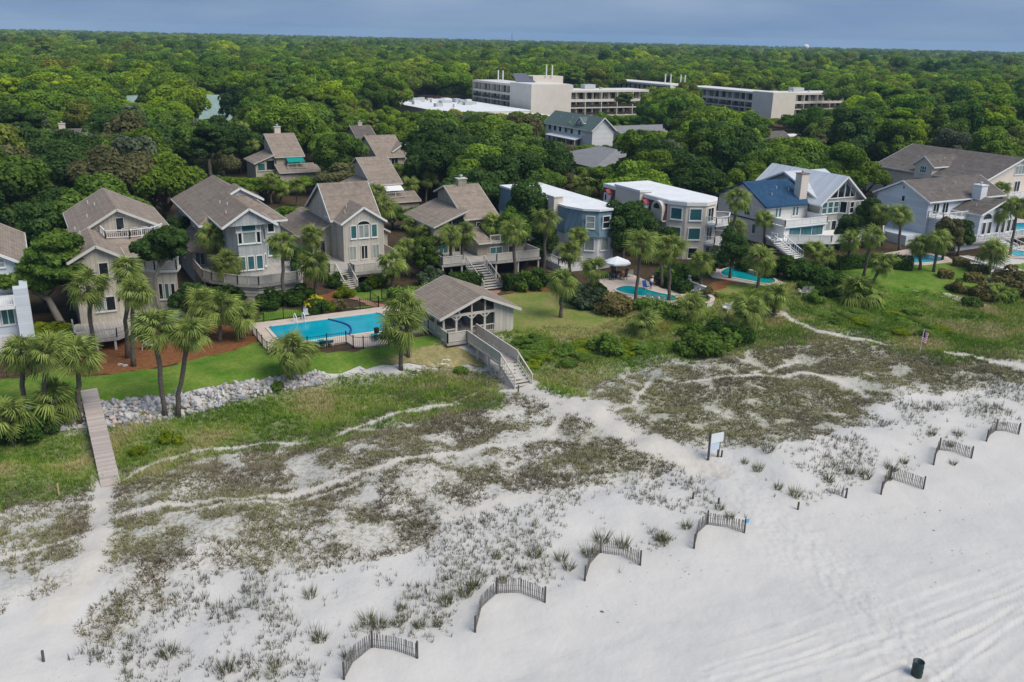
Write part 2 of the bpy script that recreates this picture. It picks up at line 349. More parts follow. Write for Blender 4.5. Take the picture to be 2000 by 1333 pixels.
# ------------------------------------------------------------------ lawns, mulch beds, paving
lawnm=mat('lawn_grass',(.065,.16,.014),(.17,.235,.04),.42,.9,.03,14,.1,fine=(3.2,.22))
drym=mat('dry_lawn',(.12,.20,.03),(.27,.235,.09),.35,.9,.03,14,.1,fine=(3.,.22))
mulm=mat('pine_straw',(.155,.062,.026),(.25,.115,.052),2.6,.95,.05,9,.05)
conm=mat('pool_deck_concrete',(.50,.41,.345),(.58,.49,.42),1.2,.85,.004,20,.2)
brk=mat('brick_paving',(.30,.155,.115),(.37,.22,.165),2.,.9,.01,8,.1)
LAWNS=[('lawn',[(-40,800),(-40,742),(50,738),(105,722),(165,738),(230,730),(300,722),(370,706),(440,690),(505,668),(522,690),(600,690),(690,690),(765,668),(850,655),(905,690),(870,712),(800,708),(745,714),(640,730),(540,738),(420,757),(300,777),(210,787),(120,792),(-40,850)],lawnm,.05),
 ('lawn',[(500,632),(520,600),(570,606),(660,600),(700,604),(760,598),(700,600),(600,617)],lawnm,.05),
 ('lawn',[(655,575),(720,570),(760,566),(870,556),(905,560),(870,578),(780,585),(725,590),(690,585)],lawnm,.06),
 ('lawn',[(955,580),(1010,572),(1095,570),(1150,590),(1240,612),(1290,632),(1235,645),(1160,655),(1005,672),(985,640)],drym,.05),
 ('lawn',[(1275,590),(1320,590),(1400,568),(1430,556),(1520,556),(1560,552),(1540,580),(1500,600),(1450,612),(1400,618),(1340,610)],drym,.05),
 ('lawn',[(1545,562),(1600,540),(1640,522),(1740,526),(1780,520),(1850,512),(1900,520),(1960,542),(1905,560),(1900,600),(1820,612),(1720,606),(1640,598),(1560,588)],lawnm,.05),
 ('dry_grass',[(735,708),(790,690),(850,672),(880,668),(915,688),(950,715),(915,712),(880,722),(830,716),(780,712)],mat('tan_grass',(.20,.19,.075),(.34,.285,.15),1.1,.95,.03,14,.05,fine=(3.5,.25)),.075),
 ('lawn',[(1960,520),(2040,512),(2040,545),(1985,532)],lawnm,.06)]
for n,pp,m,dz in LAWNS: tag(drape(n,pixpoly(pp),dz,m),kind='structure')
for pp in ([(140,735),(170,690),(240,650),(360,632),(470,640),(505,660),(500,672),(440,692),(360,708),(290,723),(200,731)],[(985,572),(1000,562),(1110,560),(1170,582),(1110,578),(1040,577)],[(1195,612),(1260,600),(1330,628),(1300,650),(1240,628)],
 [(640,592),(690,575),(670,566),(620,580)],[(1365,560),(1420,548),(1520,568),(1470,578),(1380,590)],[(1250,560),(1290,550),(1330,560),(1390,575),(1370,590),(1300,572)]):
    tag(drape('mulch_bed',pixpoly(pp),.035,mulm),kind='structure')
tag(drape('brick_path',pixpoly([(655,573),(670,571),(730,592),(760,596),(770,604),(745,608),(700,590)]),.085,brk),kind='structure')
tag(drape('brick_path',pixpoly([(938,572),(978,568),(975,580),(950,584)]),.08,brk),kind='structure')
tag(drape('stone_walk',pixpoly([(1840,575),(1862,572),(1935,598),(1920,606)]),.075,mat('shell_walk',(.42,.37,.32),(.5,.45,.4),3)),kind='structure')
tag(drape('seawall_walk',pixpoly([(1870,503),(1890,500),(2040,548),(2040,556)]),.09,mat('shell_walk',(.42,.37,.32))),kind='structure')
# ------------------------------------------------------------------ pools: deck, raised coping, water, pool walls
watm=mat('pool_water',(.0,.25,.38),(.0,.40,.48),.22,.08,.006,3.,.18)
wat2=mat('pool_water_green',(.0,.24,.26),(.0,.31,.32),.6,.08,.006,3.,.18)
tile=mat('pool_tile',(.02,.09,.16),rough=.3)
def smooth_closed(pts,n=6):
    out=[]; m=len(pts)
    for i in range(m):
        p0,p1,p2,p3=[np.array(pts[(i+j-1)%m]) for j in range(4)]
        for k in range(n):
            t=k/n; out.append(tuple(.5*((2*p1)+(-p0+p2)*t+(2*p0-5*p1+4*p2-p3)*t*t+(-p0+3*p1-3*p2+p3)*t**3)))
    return out
def pool(outl,deck,label,wm,round_=True,zb=3.,copm=None):
    o=smooth_closed(outl) if round_ else outl
    ctr=np.mean(o,0); t=thing('swimming_pool',(ctr[0],ctr[1],zb),label,'pool')
    if deck:
        d=MB().prism(deck,zb+.02,zb+.12).build('pool_deck',conm,t)
    q=MB(); n=len(o)
    for i in range(n):
        a=np.array(o[i]); b=np.array(o[(i+1)%n])
        q.bar((a[0],a[1],zb+.135),(b[0],b[1],zb+.135),.34,.13)
    q.build('coping',copm or mat('coping_stone',(.56,.49,.42),(.63,.56,.49),2),t)
    s=MB().poly([(a,b,zb+.15) for a,b in o]).build('water',wm,t)
    k=MB()
    for i in range(n):
        a=np.array(o[i]); b=np.array(o[(i+1)%n]); dn=(ctr-a); dn=dn/np.linalg.norm(dn)*.2
        k.bar((a[0]+dn[0],a[1]+dn[1],zb+.165),(b[0]+dn[0],b[1]+dn[1],zb+.165),.12,.05)
    k.build('waterline_tiles',tile,t)
    return t
PX0,PX1,PY0,PY1=20.4,32.9,83.,89.4
p1_=pool([(PX0,PY0+.4),(PX0+.4,PY0),(PX1-.4,PY0),(PX1,PY0+.4),(PX1,PY1-.4),(PX1-.4,PY1),(PX0+.4,PY1),(PX0,PY1-.4)],[(18.7,81.3),(26.4,81.2),(26.6,79.6),(27.4,79.),(29.6,78.9),(30.6,79.6),(30.7,81.1),(35.2,81.2),(35.2,91.3),(18.8,91.2)],'long rectangular turquoise pool with a blue lane rope beside the open pavilion',watm,False)
MB().tube([(27.3+.9*math.sin(i*.35),PY0+.3+i*(PY1-PY0-.6)/10,3.17) for i in range(11)],.11,8).build('lane_rope',mat('blue_rope',(.01,.06,.25)),p1_)
for sx in (23.6,24.5):
    MB().tube([(sx,PY1+.9,3.12),(sx,PY1+.9,3.85),(sx,PY1+.5,4.05),(sx,PY1-.1,3.8),(sx,PY1-.25,3.1)],.045,6).build('ladder_rail',mat('white_metal',(.75,.76,.77),rough=.35),p1_)
pool([(62.2,86.6),(64.4,87.4),(65.6,85.6),(66.2,83.2),(67.1,80.9),(65.6,79.3),(64.2,80.4),(63.3,82.6),(62.1,84.6)],[(60.6,84.8),(61.5,88.2),(63,91.5),(68.6,92.2),(68.4,88.5),(67.8,84.6),(69.4,81.4),(68.2,78.2),(65.2,77.6),(62.6,80.2),(61.2,82.6)],'curved green-blue pool with white umbrella and people at its edge',wat2)
pool([(79.2,86.3),(80.6,88.4),(83.4,89.3),(83.6,86.4),(84.6,83.6),(83.4,81.),(81.4,80.8),(80.3,83.2)],[(77.4,86.4),(79.2,89.9),(84.4,90.6),(85.1,84.6),(84.1,79.9),(81.,79.8),(79.2,82.6)],'curved dark turquoise pool with a raised spa wall below the blue roofed house',wat2)
pool([(109.3,81.),(111.5,83.2),(115.,84.2),(116.,81.6),(114.6,80.),(111.6,79.9)],[(105.8,82.4),(108.2,86.6),(116.4,87.4),(117.4,81.4),(115.6,79.),(109.6,79.4)],'small blue pool with a dark rim behind a clipped hedge',watm)
pool([(127,77.3),(128.8,79.6),(131.4,79.8),(131.2,77.6),(129,76.4)],[(125.8,77.2),(128.6,81.4),(138,82),(138,76),(129,75.2)],'little blue plunge pool beside the stair of the white cottage',watm)
pool([(139.8,85.2),(141.6,88.2),(147.6,91),(151,88.4),(144,84.2)],[(138.8,82.7),(138.8,95.8),(152.3,95.8),(152.3,82.7)],'bright blue pool on the raised terrace of the large cream house',watm,zb=3.9,copm=mat('white_trim',(.72,.72,.71)))
# ------------------------------------------------------------------ buildings
taupe=mat('taupe_siding',(.44,.395,.325),(.51,.46,.385),.8,.85,.01,6,.15,lines=('H',.42,.84),fine=(2.5,.1))
greyb=mat('blue_grey_siding',(.40,.42,.425),(.46,.48,.48),.8,.85,.01,6,.15,lines=('H',.42,.85))
warm=mat('warm_grey_siding',(.46,.43,.375),(.53,.50,.435),.8,.85,.01,6,.15,lines=('H',.42,.85))
olive=mat('weathered_siding',(.28,.255,.205),(.34,.31,.255),.8,.85,.01,6,.15,lines=('H',.42,.84))
white=mat('white_siding',(.66,.68,.70),(.72,.74,.75),.6,.7,.004,5,.2,lines=('Z',.22,.86))
palebl=mat('pale_blue_siding',(.56,.61,.67),(.62,.67,.72),.6,.7,.004,5,.2,lines=('Z',.22,.86))
cream=mat('cream_stucco',(.60,.53,.455),(.67,.60,.52),.7,.85,.006,9,.15)
trim=mat('white_trim',(.72,.72,.71)); gtrim=mat('grey_trim',(.52,.50,.455),(.60,.58,.53),1)
shing=mat('brown_shingles',(.205,.165,.135),(.285,.238,.20),1.1,.95,.02,7,.05,lines=('Z',.13,.82),fine=(1.9,.13))
shin2=mat('taupe_shingles',(.235,.19,.155),(.315,.262,.218),1.1,.95,.02,7,.05,lines=('Z',.13,.82),fine=(1.9,.13))
shing3=mat('grey_shingles',(.115,.10,.092),(.175,.155,.14),1.1,.95,.02,7,.05,lines=('Z',.13,.82),fine=(1.9,.13))
navy=mat('navy_shingles',(.02,.055,.115),(.035,.085,.16),1.4,.9,.015,7,.1,fine=(6,.25))
memb=mat('white_membrane',(.66,.67,.69),(.75,.76,.77),.35,.8,.004,6,.1,fine=(1.1,.06))
glass=mat('dark_glass',(.012,.018,.022),rough=.08,spec=.5)
glas2=mat('teal_glass',(.03,.11,.125),(.05,.15,.16),.6,rough=.12,spec=.5)
glas3=mat('curtained_glass',(.20,.24,.23),(.30,.34,.32),.8,rough=.15,spec=.5)
deckw=mat('grey_decking',(.40,.37,.34),(.47,.44,.405),1.5,.9,.006,8,.1,lines=('X',.28,.7))
railw=mat('weathered_rail',(.48,.45,.40),(.57,.535,.48),1.2,.85)
teal=mat('teal_canvas',(.0,.22,.19),(.0,.27,.24),2)
_wm={}
def win(t,x,y,z,w,h,ang=0,nx=1,nz=1,fm=None,pm=None,name='window',fr=.09):
    """window: frame with bars (the part) and a pane (its sub-part); ang 0 faces the sea (-y), 90 deg faces -x"""
    fm=fm or trim; pm=pm or glass
    if pm is glass and name=='window' and random.random()<.35: pm=glas3 if random.random()<.5 else glas2
    pm=pm; key=(round(w,2),round(h,2),nx,nz,fm.name,fr)
    if key not in _wm:
        b=MB(); W,H_=w/2,h/2; d=.09
        b.box(-W,W,-d,.02,H_-fr,H_); b.box(-W,W,-d,.02,-H_,-H_+fr); b.box(-W,-W+fr,-d,.02,-H_+fr,H_-fr); b.box(W-fr,W,-d,.02,-H_+fr,H_-fr)
        b.box(-W-.05,W+.05,-d-.06,.0,-H_-.07,-H_-.002)
        for i in range(1,nx): c=-W+w*i/nx; b.box(c-.04,c+.04,-d+.01,.01,-H_+fr,H_-fr)
        for i in range(1,nz): c=-H_+h*i/nz; b.box(-W+fr,W-fr,-d+.012,.008,c-.035,c+.035)
        _wm[key]=b.mesh('window',fm)
    k2=(round(w,2),round(h,2),pm.name)
    if k2 not in _wm: _wm[k2]=MB().box(-w/2+.03,w/2-.03,-.045,.015,-h/2+.03,h/2-.03).mesh('pane',pm)
    o0=ORG[t.name]; f=link(name,_wm[key],t,(x-o0.x,y-o0.y,z-o0.z),(0,0,-ang)); link('pane',_wm[k2],f); return f
WEST=R(90); EAST=R(-90)
def wbox(t,x0,x1,y0,y1,z0,z1,m,name='wall'): return MB().box(x0,x1,y0,y1,z0,z1).build(name,m,t)
def gable(t,x0,x1,y0,y1,z0,ze,zr,axis,wm,rm,ov=.45,rc=None,tm=None,th=.2,walls=True,ends=(True,True)):
    """pitched block: walls with gable ends (one mesh), roof of two slopes with a fascia as its sub-part"""
    tm=tm or trim
    if axis=='y':
        c=(x0+x1)/2 if rc is None else rc; prof=[(x0,z0),(x1,z0),(x1,ze),(c,zr),(x0,ze)]; f=lambda u,v,z:(u,v,z); a0,a1,b0,b1=x0,x1,y0,y1
    else:
        c=(y0+y1)/2 if rc is None else rc; prof=[(y0,z0),(y1,z0),(y1,ze),(c,zr),(y0,ze)]; f=lambda u,v,z:(v,u,z); a0,a1,b0,b1=y0,y1,x0,x1
    if walls:
        b=MB(); n=len(b.v); b.v+=[f(u,b0,z) for u,z in prof]+[f(u,b1,z) for u,z in prof]
        b.f+=[[0,1,2,3,4],[9,8,7,6,5]]+[[i,(i+1)%5,5+(i+1)%5,5+i] for i in range(5)]; b.build('wall',wm,t)
    s0=(zr-ze)/(c-a0); s1=(zr-ze)/(a1-c); e0,e1=ze-ov*s0,ze-ov*s1; g0,g1=b0-(ov if ends[0] else 0),b1+(ov if ends[1] else 0); up=.06
    r=MB()
    r.slab([f(a0-ov,g0,e0+up+th),f(c,g0,zr+up+th),f(c,g1,zr+up+th),f(a0-ov,g1,e0+up+th)],th)
    r.slab([f(a1+ov,g0,e1+up+th),f(a1+ov,g1,e1+up+th),f(c,g1,zr+up+th),f(c,g0,zr+up+th)],th)
    ro=r.build('roof',rm,t)
    q=MB()
    for g,on in ((g0-.03,ends[0]),(g1+.03,ends[1])):
        if on:
            q.bar(f(a0-ov,g,e0+up+th*.35),f(c,g,zr+up+th*.35),.06,.26); q.bar(f(a1+ov,g,e1+up+th*.35),f(c,g,zr+up+th*.35),.06,.26)
    q.bar(f(a0-ov-.03,g0,e0+up+th*.35),f(a0-ov-.03,g1,e0+up+th*.35),.06,.22); q.bar(f(a1+ov+.03,g0,e1+up+th*.35),f(a1+ov+.03,g1,e1+up+th*.35),.06,.22)
    q.build('fascia',tm,ro)
    if walls and b1-b0>6:      # vent pipes through the slope
        for fu,fv in ((.35,.3),(.62,.55),(.5,.78)):
            u=a0+(c-a0)*fu; v=b0+(b1-b0)*fv; zz=ze+(zr-ze)*fu+.2; p=f(u,v,zz); MB().tube([p,(p[0],p[1],p[2]+.42)],.07,7).build('vent_pipe',gtrim,ro)
    return ro
def plane_roof(t,pts,m,th=.22,tm=None,name='roof'):
    ro=MB().slab(pts,th).build(name,m,t); q=MB(); n=len(pts)
    c=np.mean(np.array(pts),0)
    for i in range(n):
        a=np.array(pts[i],float); b=np.array(pts[(i+1)%n],float); d=b-a; nn=np.array([d[1],-d[0],0]); nn/=np.linalg.norm(nn)+1e-9
        if nn@((a+b)/2-c)<0: nn=-nn
        q.bar(a+nn*.03-[0,0,.12],b+nn*.03-[0,0,.12],.05,.2)
    q.build('fascia',tm or gtrim,ro); return ro
def railing(t,pts,h=1.05,m=None,solid=False,name='railing',step=.2,closed=False):
    m=m or railw; b=MB(); P_=[Vector(p) for p in pts]
    for p,q in zip(P_[:-1],P_[1:]):
        L_=(q-p).length; n=max(1,round(L_/1.6)); up=Vector((0,0,1))
        b.bar(p+up*h,q+up*h,.12,.09); b.bar(p+up*.12,q+up*.12,.06,.08)
        for i in range(n+1): c=p.lerp(q,i/n); b.bar(c-up*.05,c+up*(h+.06),.11,.11)
        if solid:
            k=max(1,round(L_/.17))
            for i in range(k): a=p.lerp(q,(i+.06)/k); e=p.lerp(q,(i+.94)/k); b.bar(a+up*h*.52,e+up*h*.52,.03,h*.8)
        else:
            k=max(1,round(L_/step))
            for i in range(1,k): c=p.lerp(q,i/k); b.bar(c+up*.1,c+up*h,.035,.035)
    return b.build(name,m,t)
def deck(t,poly,z,th=.25,m=None,name='deck'): return MB().prism(poly,z-th,z).build(name,m or deckw,t)
def posts(t,pts,z0,z1,w=.2,m=None,name='post'):
    for x,y in pts: MB().box(x-w/2,x+w/2,y-w/2,y+w/2,z0,z1).build(name,m or railw,t)
def stairs(t,x0,x1,ya,yb,za,zb,n,m=None,rail=True,along='y',rm=None):
    """flight from (ya,za) down to (yb,zb); every tread is a part"""
    m=m or railw; sw=lambda u,v,z:(u,v,z) if along=='y' else (v,u,z)
    for i in range(n):
        v=ya+(yb-ya)*(i+.5)/n; z=za+(zb-za)*(i+.6)/n; d=abs(yb-ya)/n*.52
        p=[sw(x0,v-d,z),sw(x1,v+d,z)]; MB().box(min(p[0][0],p[1][0]),max(p[0][0],p[1][0]),min(p[0][1],p[1][1]),max(p[0][1],p[1][1]),z-.06,z).build('step',m,t)
    b=MB()
    for u in (x0,x1): b.bar(sw(u,ya,za-.25),sw(u,yb,zb-.1),.08,.3)
    b.build('stringer',m,t)
    if rail:
        for u in (x0,x1):
            b=MB(); b.bar(sw(u,ya,za+1.),sw(u,yb,zb+1.),.11,.09); b.bar(sw(u,ya,za+.25),sw(u,yb,zb+.25),.05,.06)
            for i in range(n+1):
                s=i/n; v=ya+(yb-ya)*s; z=za+(zb-za)*s; b.bar(sw(u,v,z-.15),sw(u,v,z+1.),.1 if i in (0,n) else .035)
            b.build('handrail',rm or m,t)
def chimney(t,x,y,z0,z1,w=1.,d=.8,m=None,cap=None):
    c=MB().box(x-w/2,x+w/2,y-d/2,y+d/2,z0,z1).build('chimney',m or gtrim,t)
    MB().box(x-w/2-.1,x+w/2+.1,y-d/2-.1,y+d/2+.1,z1,z1+.12).build('chimney_cap',cap or gtrim,c)
    MB().lathe([(.16,0),(.16,.28),(.26,.3),(.2,.42),(.02,.46)],8,(x,y,z1+.12)).build('flue',mat('flue_metal',(.45,.46,.47),rough=.5),c)
# --- white house at the left edge
t=thing('beach_house',(-5,100,3),'white beach house with balcony over a glazed sun room, brown roof','house')
gable(t,-12,-.7,96.8,112,3,10.2,13.4,'y',palebl,shin2,.5)
wbox(t,-12,-1.9,93.2,96.9,3,7.2,palebl); deck(t,[(-12,91.9),(-1.9,91.9),(-1.9,96.8),(-12,96.8)],7.45,.3,trim,'balcony_floor')
railing(t,[(-12,92.,7.45),(-1.9,92.,7.45)],.95,trim)
MB().box(-1.85,-.62,92.,93.2,3,9).build('pier',palebl,t); MB().box(-1.3,-.62,93.2,96.8,3,9).build('side_wall',palebl,t)
for i in range(7): win(t,-2.6-i*1.25,93.2,6.2,1.15,1.75,0,2,1,trim,glas2)
win(t,-2.7,96.8,10.5,1.,.95,0,1,2); win(t,-2.6,96.8,8.6,1.2,1.5,0,2,1)
deck(t,[(-12,88.4),(-.9,88.4),(-.9,93.2),(-12,93.2)],4.2,.3); 
deck(t,[(-14,79.8),(-4.4,79.8),(-4.4,85.4),(-14,85.4)],3.75,.7,mat('terrace_slats',(.5,.5,.5),(.58,.58,.58),1.,.85,.004,9,.1,lines=('X',.3,.6)),'terrace')
# --- house 1: taupe, gabled, roof deck
t=thing('beach_house',(8,102,3),'taupe wooden house with a roof deck of white loungers under its gable','house')
gable(t,3.5,7.8,94.1,108,3,10.7,11.9,'y',taupe,shin2,.5,ends=(True,False),tm=gtrim)
wbox(t,7.8,13.,95.6,108,3,8.75,taupe)
b=MB(); b.prism([(10.2,95.65),(10.9,94.6),(12.7,93.9),(13.1,95.65)],3.9,8.75); b.build('bay',taupe,t)
b=MB(); b.prism([(7.85,95.2),(10.1,95.2),(10.8,94.2),(12.9,93.5),(13.5,95.2),(13.5,101),(7.85,101)],8.75,9.); b.build('balcony_floor',gtrim,t)
railing(t,[(7.9,95.3,9.),(10.1,95.3,9.),(10.85,94.3,9.),(12.85,93.65,9.),(13.35,95.2,9.),(13.35,101,9.)],.95,railw,True)
wbox(t,7.8,13.3,100.6,112,8.7,11.2,taupe)
gable(t,4.6,13.6,103.2,117,8.7,11.3,13.7,'y',taupe,shin2,.5,rc=8.7,tm=gtrim)
plane_roof(t,[(6.7,99.9,11.35),(12.9,99.9,11.35),(13.7,97.6,9.95),(7.,97.6,9.95)],shin2)
wbox(t,7.2,12.4,99.9,103.2,10.2,11.32,shin2,'deck_base')
railing(t,[(6.9,103.,11.35),(7.1,100.1,11.35),(9.4,99.7,11.35),(11.8,100.1,11.35),(12.9,101.8,11.35)],.85,trim)
win(t,8.9,103.2,12.1,.9,1.7,0,1,1,gtrim,glass,'door')
win(t,9.,100.6,9.9,.9,1.7,0,1,1,gtrim,glass,'door'); win(t,11.4,100.6,9.9,1.8,1.6,0,2,1,gtrim)
win(t,6.15,94.1,9.5,.95,1.65,0,1,1,gtrim); win(t,5.4,94.1,6.1,.95,1.55,0,1,1,gtrim); win(t,6.4,94.1,6.1,.95,1.55,0,1,1,gtrim)
win(t,8.9,95.6,6.6,1.,1.5,0,1,1,gtrim,glas2); win(t,9.7,95.6,6.6,.7,1.5,0,1,1,gtrim)
for i in range(3): win(t,11.25+i*.56,94.47-i*.215,6.7,.5,1.75,R(21),1,1,gtrim)
MB().lathe([(.08,-.2),(.12,0),(.05,.2)],6,(7.2,94.0,6.5)).build('wall_lamp',mat('black_iron',(.015,.015,.015),rough=.5),t)
deck(t,[(2.7,88.4),(6.3,88.4),(8.2,90.2),(8.4,95.6),(2.7,94.2)],4.3,.3)
railing(t,[(2.7,93.,4.3),(2.7,88.5,4.3),(6.2,88.5,4.3),(8.1,90.3,4.3)],.85,railw)
posts(t,[(4.4,88.6),(6.,88.6),(8.,90.4),(9.8,92.6)],2.9,4.05)
deck(t,[(8.4,92.6),(11.,92.2),(11.2,95.6),(8.4,95.6)],4.3,.3); wbox(t,2.9,12.8,96.2,106,2.9,3.05,mat('underfloor_shade',(.02,.02,.02)),'slab')  # the near-black slab paints in the shade under the house
deck(t,[(11.2,90.3),(13.,91.4),(13.5,95.),(11.,94.)],4.5,.25); railing(t,[(11.2,90.4,4.5),(13.,91.5,4.5),(13.5,94.8,4.5)],.9,railw); posts(t,[(11.4,90.7),(12.9,91.7)],2.9,4.3)
tow=MB().prism([(11.6,91.4),(12.8,92.2),(12.6,93.4),(11.5,92.7)],4.53,4.62).build('beach_towel',mat('teal_towel',(.0,.30,.36),(.0,.36,.42),3),None,org=(12,92.2,4.5)); tag(tow,'turquoise towel spread on the small corner deck of the taupe house','towel')
# --- house 2: blue grey with big bay
t=thing('beach_house',(23,112,3),'blue grey house with broad hipped roof and an arched bay window','house')
wbox(t,18.6,27.6,109.4,128,3,10.2,greyb); MB().prism([(20.2,109.5),(20.2,105),(21.1,103.3),(23.7,103.3),(24.7,105),(24.7,109.5)],3,11.2).build('bay',greyb,t)
# big roof: hip toward the sea, gable to the back
ze,zr,xc=10.3,13.5,23.3
ro=MB()
for q in ([(17.8,108.6,ze),(28.3,108.6,ze),(xc,115.2,zr)],[(17.8,108.6,ze),(xc,115.2,zr),(xc,127,zr),(17.8,128.6,ze)],[(28.3,108.6,ze),(28.3,128.6,ze),(xc,127,zr),(xc,115.2,zr)],[(17.8,128.6,ze),(xc,127,zr),(28.3,128.6,ze)]): ro.slab(q,.2)
ro=ro.build('roof',shing,t); q=MB()
for a,c in (((17.8,108.6),(28.3,108.6)),((17.8,108.6),(17.8,128.6)),((28.3,108.6),(28.3,128.6))): q.bar((a[0],a[1],ze-.1),(c[0],c[1],ze-.1),.08,.22)
q.build('fascia',trim,ro)
gable(t,19.6,25.2,102.7,114,11.1,11.1,12.9,'y',greyb,shing,.35,ends=(True,False))
gable(t,21.4,26.4,113.6,117,12.1,12.1,13.5,'y',greyb,shing,.3,ends=(True,False))
win(t,22.4,103.3,10.9,1.7,1.25,0,1,1,trim,glas2); win(t,21.25,103.35,10.65,.6,.8,0,1,1,trim,glas2); win(t,23.5,103.35,10.65,.6,.8,0,1,1,trim,glas2)
win(t,22.4,103.3,9.6,1.55,1.45,0,1,1,trim,glass); win(t,21.35,103.3,9.6,.55,1.45,0,1,1,trim); win(t,23.45,103.3,9.6,.55,1.45,0,1,1,trim)
for i,xx in enumerate((21.4,22.4,23.4)): win(t,xx,103.3,6.6,.85,1.7,0,1,1,trim,glas2)
win(t,24.7,107,9.7,.8,1.7,EAST); win(t,20.2,106.5,9.7,.7,1.6,WEST); win(t,24.25,104.15,9.7,.7,1.5,R(-60)); win(t,24.25,104.15,6.6,.7,1.5,R(-60))
wbox(t,25.2,27.3,107.6,109.6,3,8.3,greyb); win(t,26.1,107.6,6.9,1.3,1.4,0,1,1,trim,glas2); win(t,26.4,109.4,9.4,.9,1.4,0,1,1,trim)
MB().slab([(16.6,110,7.1),(18.6,110,8.5),(18.6,128.4,8.5),(16.6,128.4,7.1)],.2).build('skirt_roof',shing,t); MB().slab([(16.6,110,7.1),(20.2,107.4,7.1),(20.2,109.4,8.4),(18.6,110,8.5)],.2).build('skirt_roof',shing,t)
wbox(t,17.1,18.6,110.4,128,3,7.2,greyb); win(t,17.95,110.4,6.1,1.2,1.8,0,2,1,trim,glas2); win(t,17.1,116,5.6,.9,1.3,WEST)
for yy in (112.6,116.5,120.5): win(t,18.6,yy,9.3,.6,1.1,WEST)
deck(t,[(16.9,104),(17.6,102.2),(20,99.6),(22,98.2),(26.6,98.8),(28.2,101.6),(28.2,108),(17,110.2)],5.2,.3)
railing(t,[(17.,109.5,5.2),(17,104,5.2),(17.7,102.3,5.2),(20,99.7,5.2),(22,98.3,5.2),(26.5,98.9,5.2),(28.1,101.6,5.2),(28.1,107.5,5.2)],1.,railw,True)
b=MB()
for p,q in (((20.1,99.9),(22,98.5)),((22,98.5),(26.4,99.1)),((26.4,99.1),(27.9,101.7))):
    for k in range(5): b.bar((p[0],p[1],3.15+k*.38),(q[0],q[1],3.15+k*.38),.05,.3)
b.build('skirting_or_shade',railw,t); posts(t,[(17.2,104.2),(20.2,100.2),(26.3,99.3)],2.9,5.)
# --- house 3: warm grey with sweeping ridge and stair
t=thing('beach_house',(37,112,3),'warm grey house with arched upper window and curved beach stair','house')
gable(t,34.6,40.6,110.6,121,3,9.5,13.2,'x',warm,shing,.4,rc=115.)
gable(t,35.,40.4,107.6,114,3,9.45,11.2,'y',warm,shing,.35,ends=(True,False))
plane_roof(t,[(31.,111.4,6.9),(34.6,111.4,8.8),(34.6,124.6,8.8),(31.,124.6,6.9)],shing); wbox(t,31.4,34.6,112,124,3,7.,warm)
MB().poly([(31.4,111.95,6.9),(34.6,111.95,6.9),(34.6,111.95,8.6)]).build('gable_wall',warm,t)
plane_roof(t,[(40.6,112,8.3),(43,112,7.),(43,121,7.),(40.6,121,8.3)],shing); wbox(t,40.6,42.7,112.4,121,3,7.,warm); win(t,41.8,112.4,5.7,.8,1.5,0,1,1,gtrim)
for xx,ww in ((36.35,.85),(37.7,1.45),(39.1,.85)): win(t,xx,107.6,8.25,ww,1.75,0,2 if ww>1 else 1,1,trim,glas2 if ww<1 else glas3)
b=MB(); n=9
for i in range(n): a0=math.pi*i/n; a1=math.pi*(i+1)/n; b.poly([(37.7,107.52,9.15),(37.7+.8*math.cos(a0),107.52,9.15+.42*math.sin(a0)),(37.7+.8*math.cos(a1),107.52,9.15+.42*math.sin(a1))])
fw_=b.build('fanlight',glass,t); b=MB()
for i in range(n): a0=math.pi*i/n; a1=math.pi*(i+1)/n; b.bar((37.7+.86*math.cos(a0),107.5,9.15+.48*math.sin(a0)),(37.7+.86*math.cos(a1),107.5,9.15+.48*math.sin(a1)),.08)
b.build('frame',trim,fw_)
for xx,pm in ((36.15,glas3),(37.7,glass),(39.25,glas3)): win(t,xx,107.6,5.55,.95,1.85,0,2,1,gtrim,pm,'door')
win(t,33.2,112,5.7,1.5,1.8,0,2,1,gtrim,glass,'door'); win(t,32.1,112,5.7,.5,1.7,0,1,1,gtrim,glas2)
chimney(t,41.2,115,9,11.2,.9,.9,gtrim)
deck(t,[(31.6,103.2),(34.2,103.2),(34.2,101.6),(38.4,101.6),(41.8,103.5),(41.8,112.3),(31.6,112)],4.5,.28)
railing(t,[(31.7,111.6,4.5),(31.7,103.3,4.5),(32.4,103.3,4.5)],1.05,railw,True); railing(t,[(34.25,103.2,4.5),(34.25,101.7,4.5),(38.4,101.7,4.5),(41.7,103.5,4.5),(41.7,112,4.5)],1.05,railw,True)
stairs(t,32.5,34.1,103.4,100.1,4.5,3.05,9,railw,True); posts(t,[(34.4,101.9),(36.4,101.9),(38.3,101.9),(41.5,103.7)],2.9,4.3)
for xa in (34.5,36.5):   # arched valance between the posts
    b=MB()
    for i in range(8): a0=math.pi*i/8; a1=math.pi*(i+1)/8; b.bar((xa+.9-.9*math.cos(a0),101.9,3.55+.5*math.sin(a0)),(xa+.9-.9*math.cos(a1),101.9,3.55+.5*math.sin(a1)),.07,.22)
    b.build('arch',railw,t)
wbox(t,31.7,41.4,106.5,107.4,2.9,4.3,mat('underfloor_shade',(.02,.02,.02)),'skirting_or_shade')  # near-black box, its colour stands in for the shade below the deck
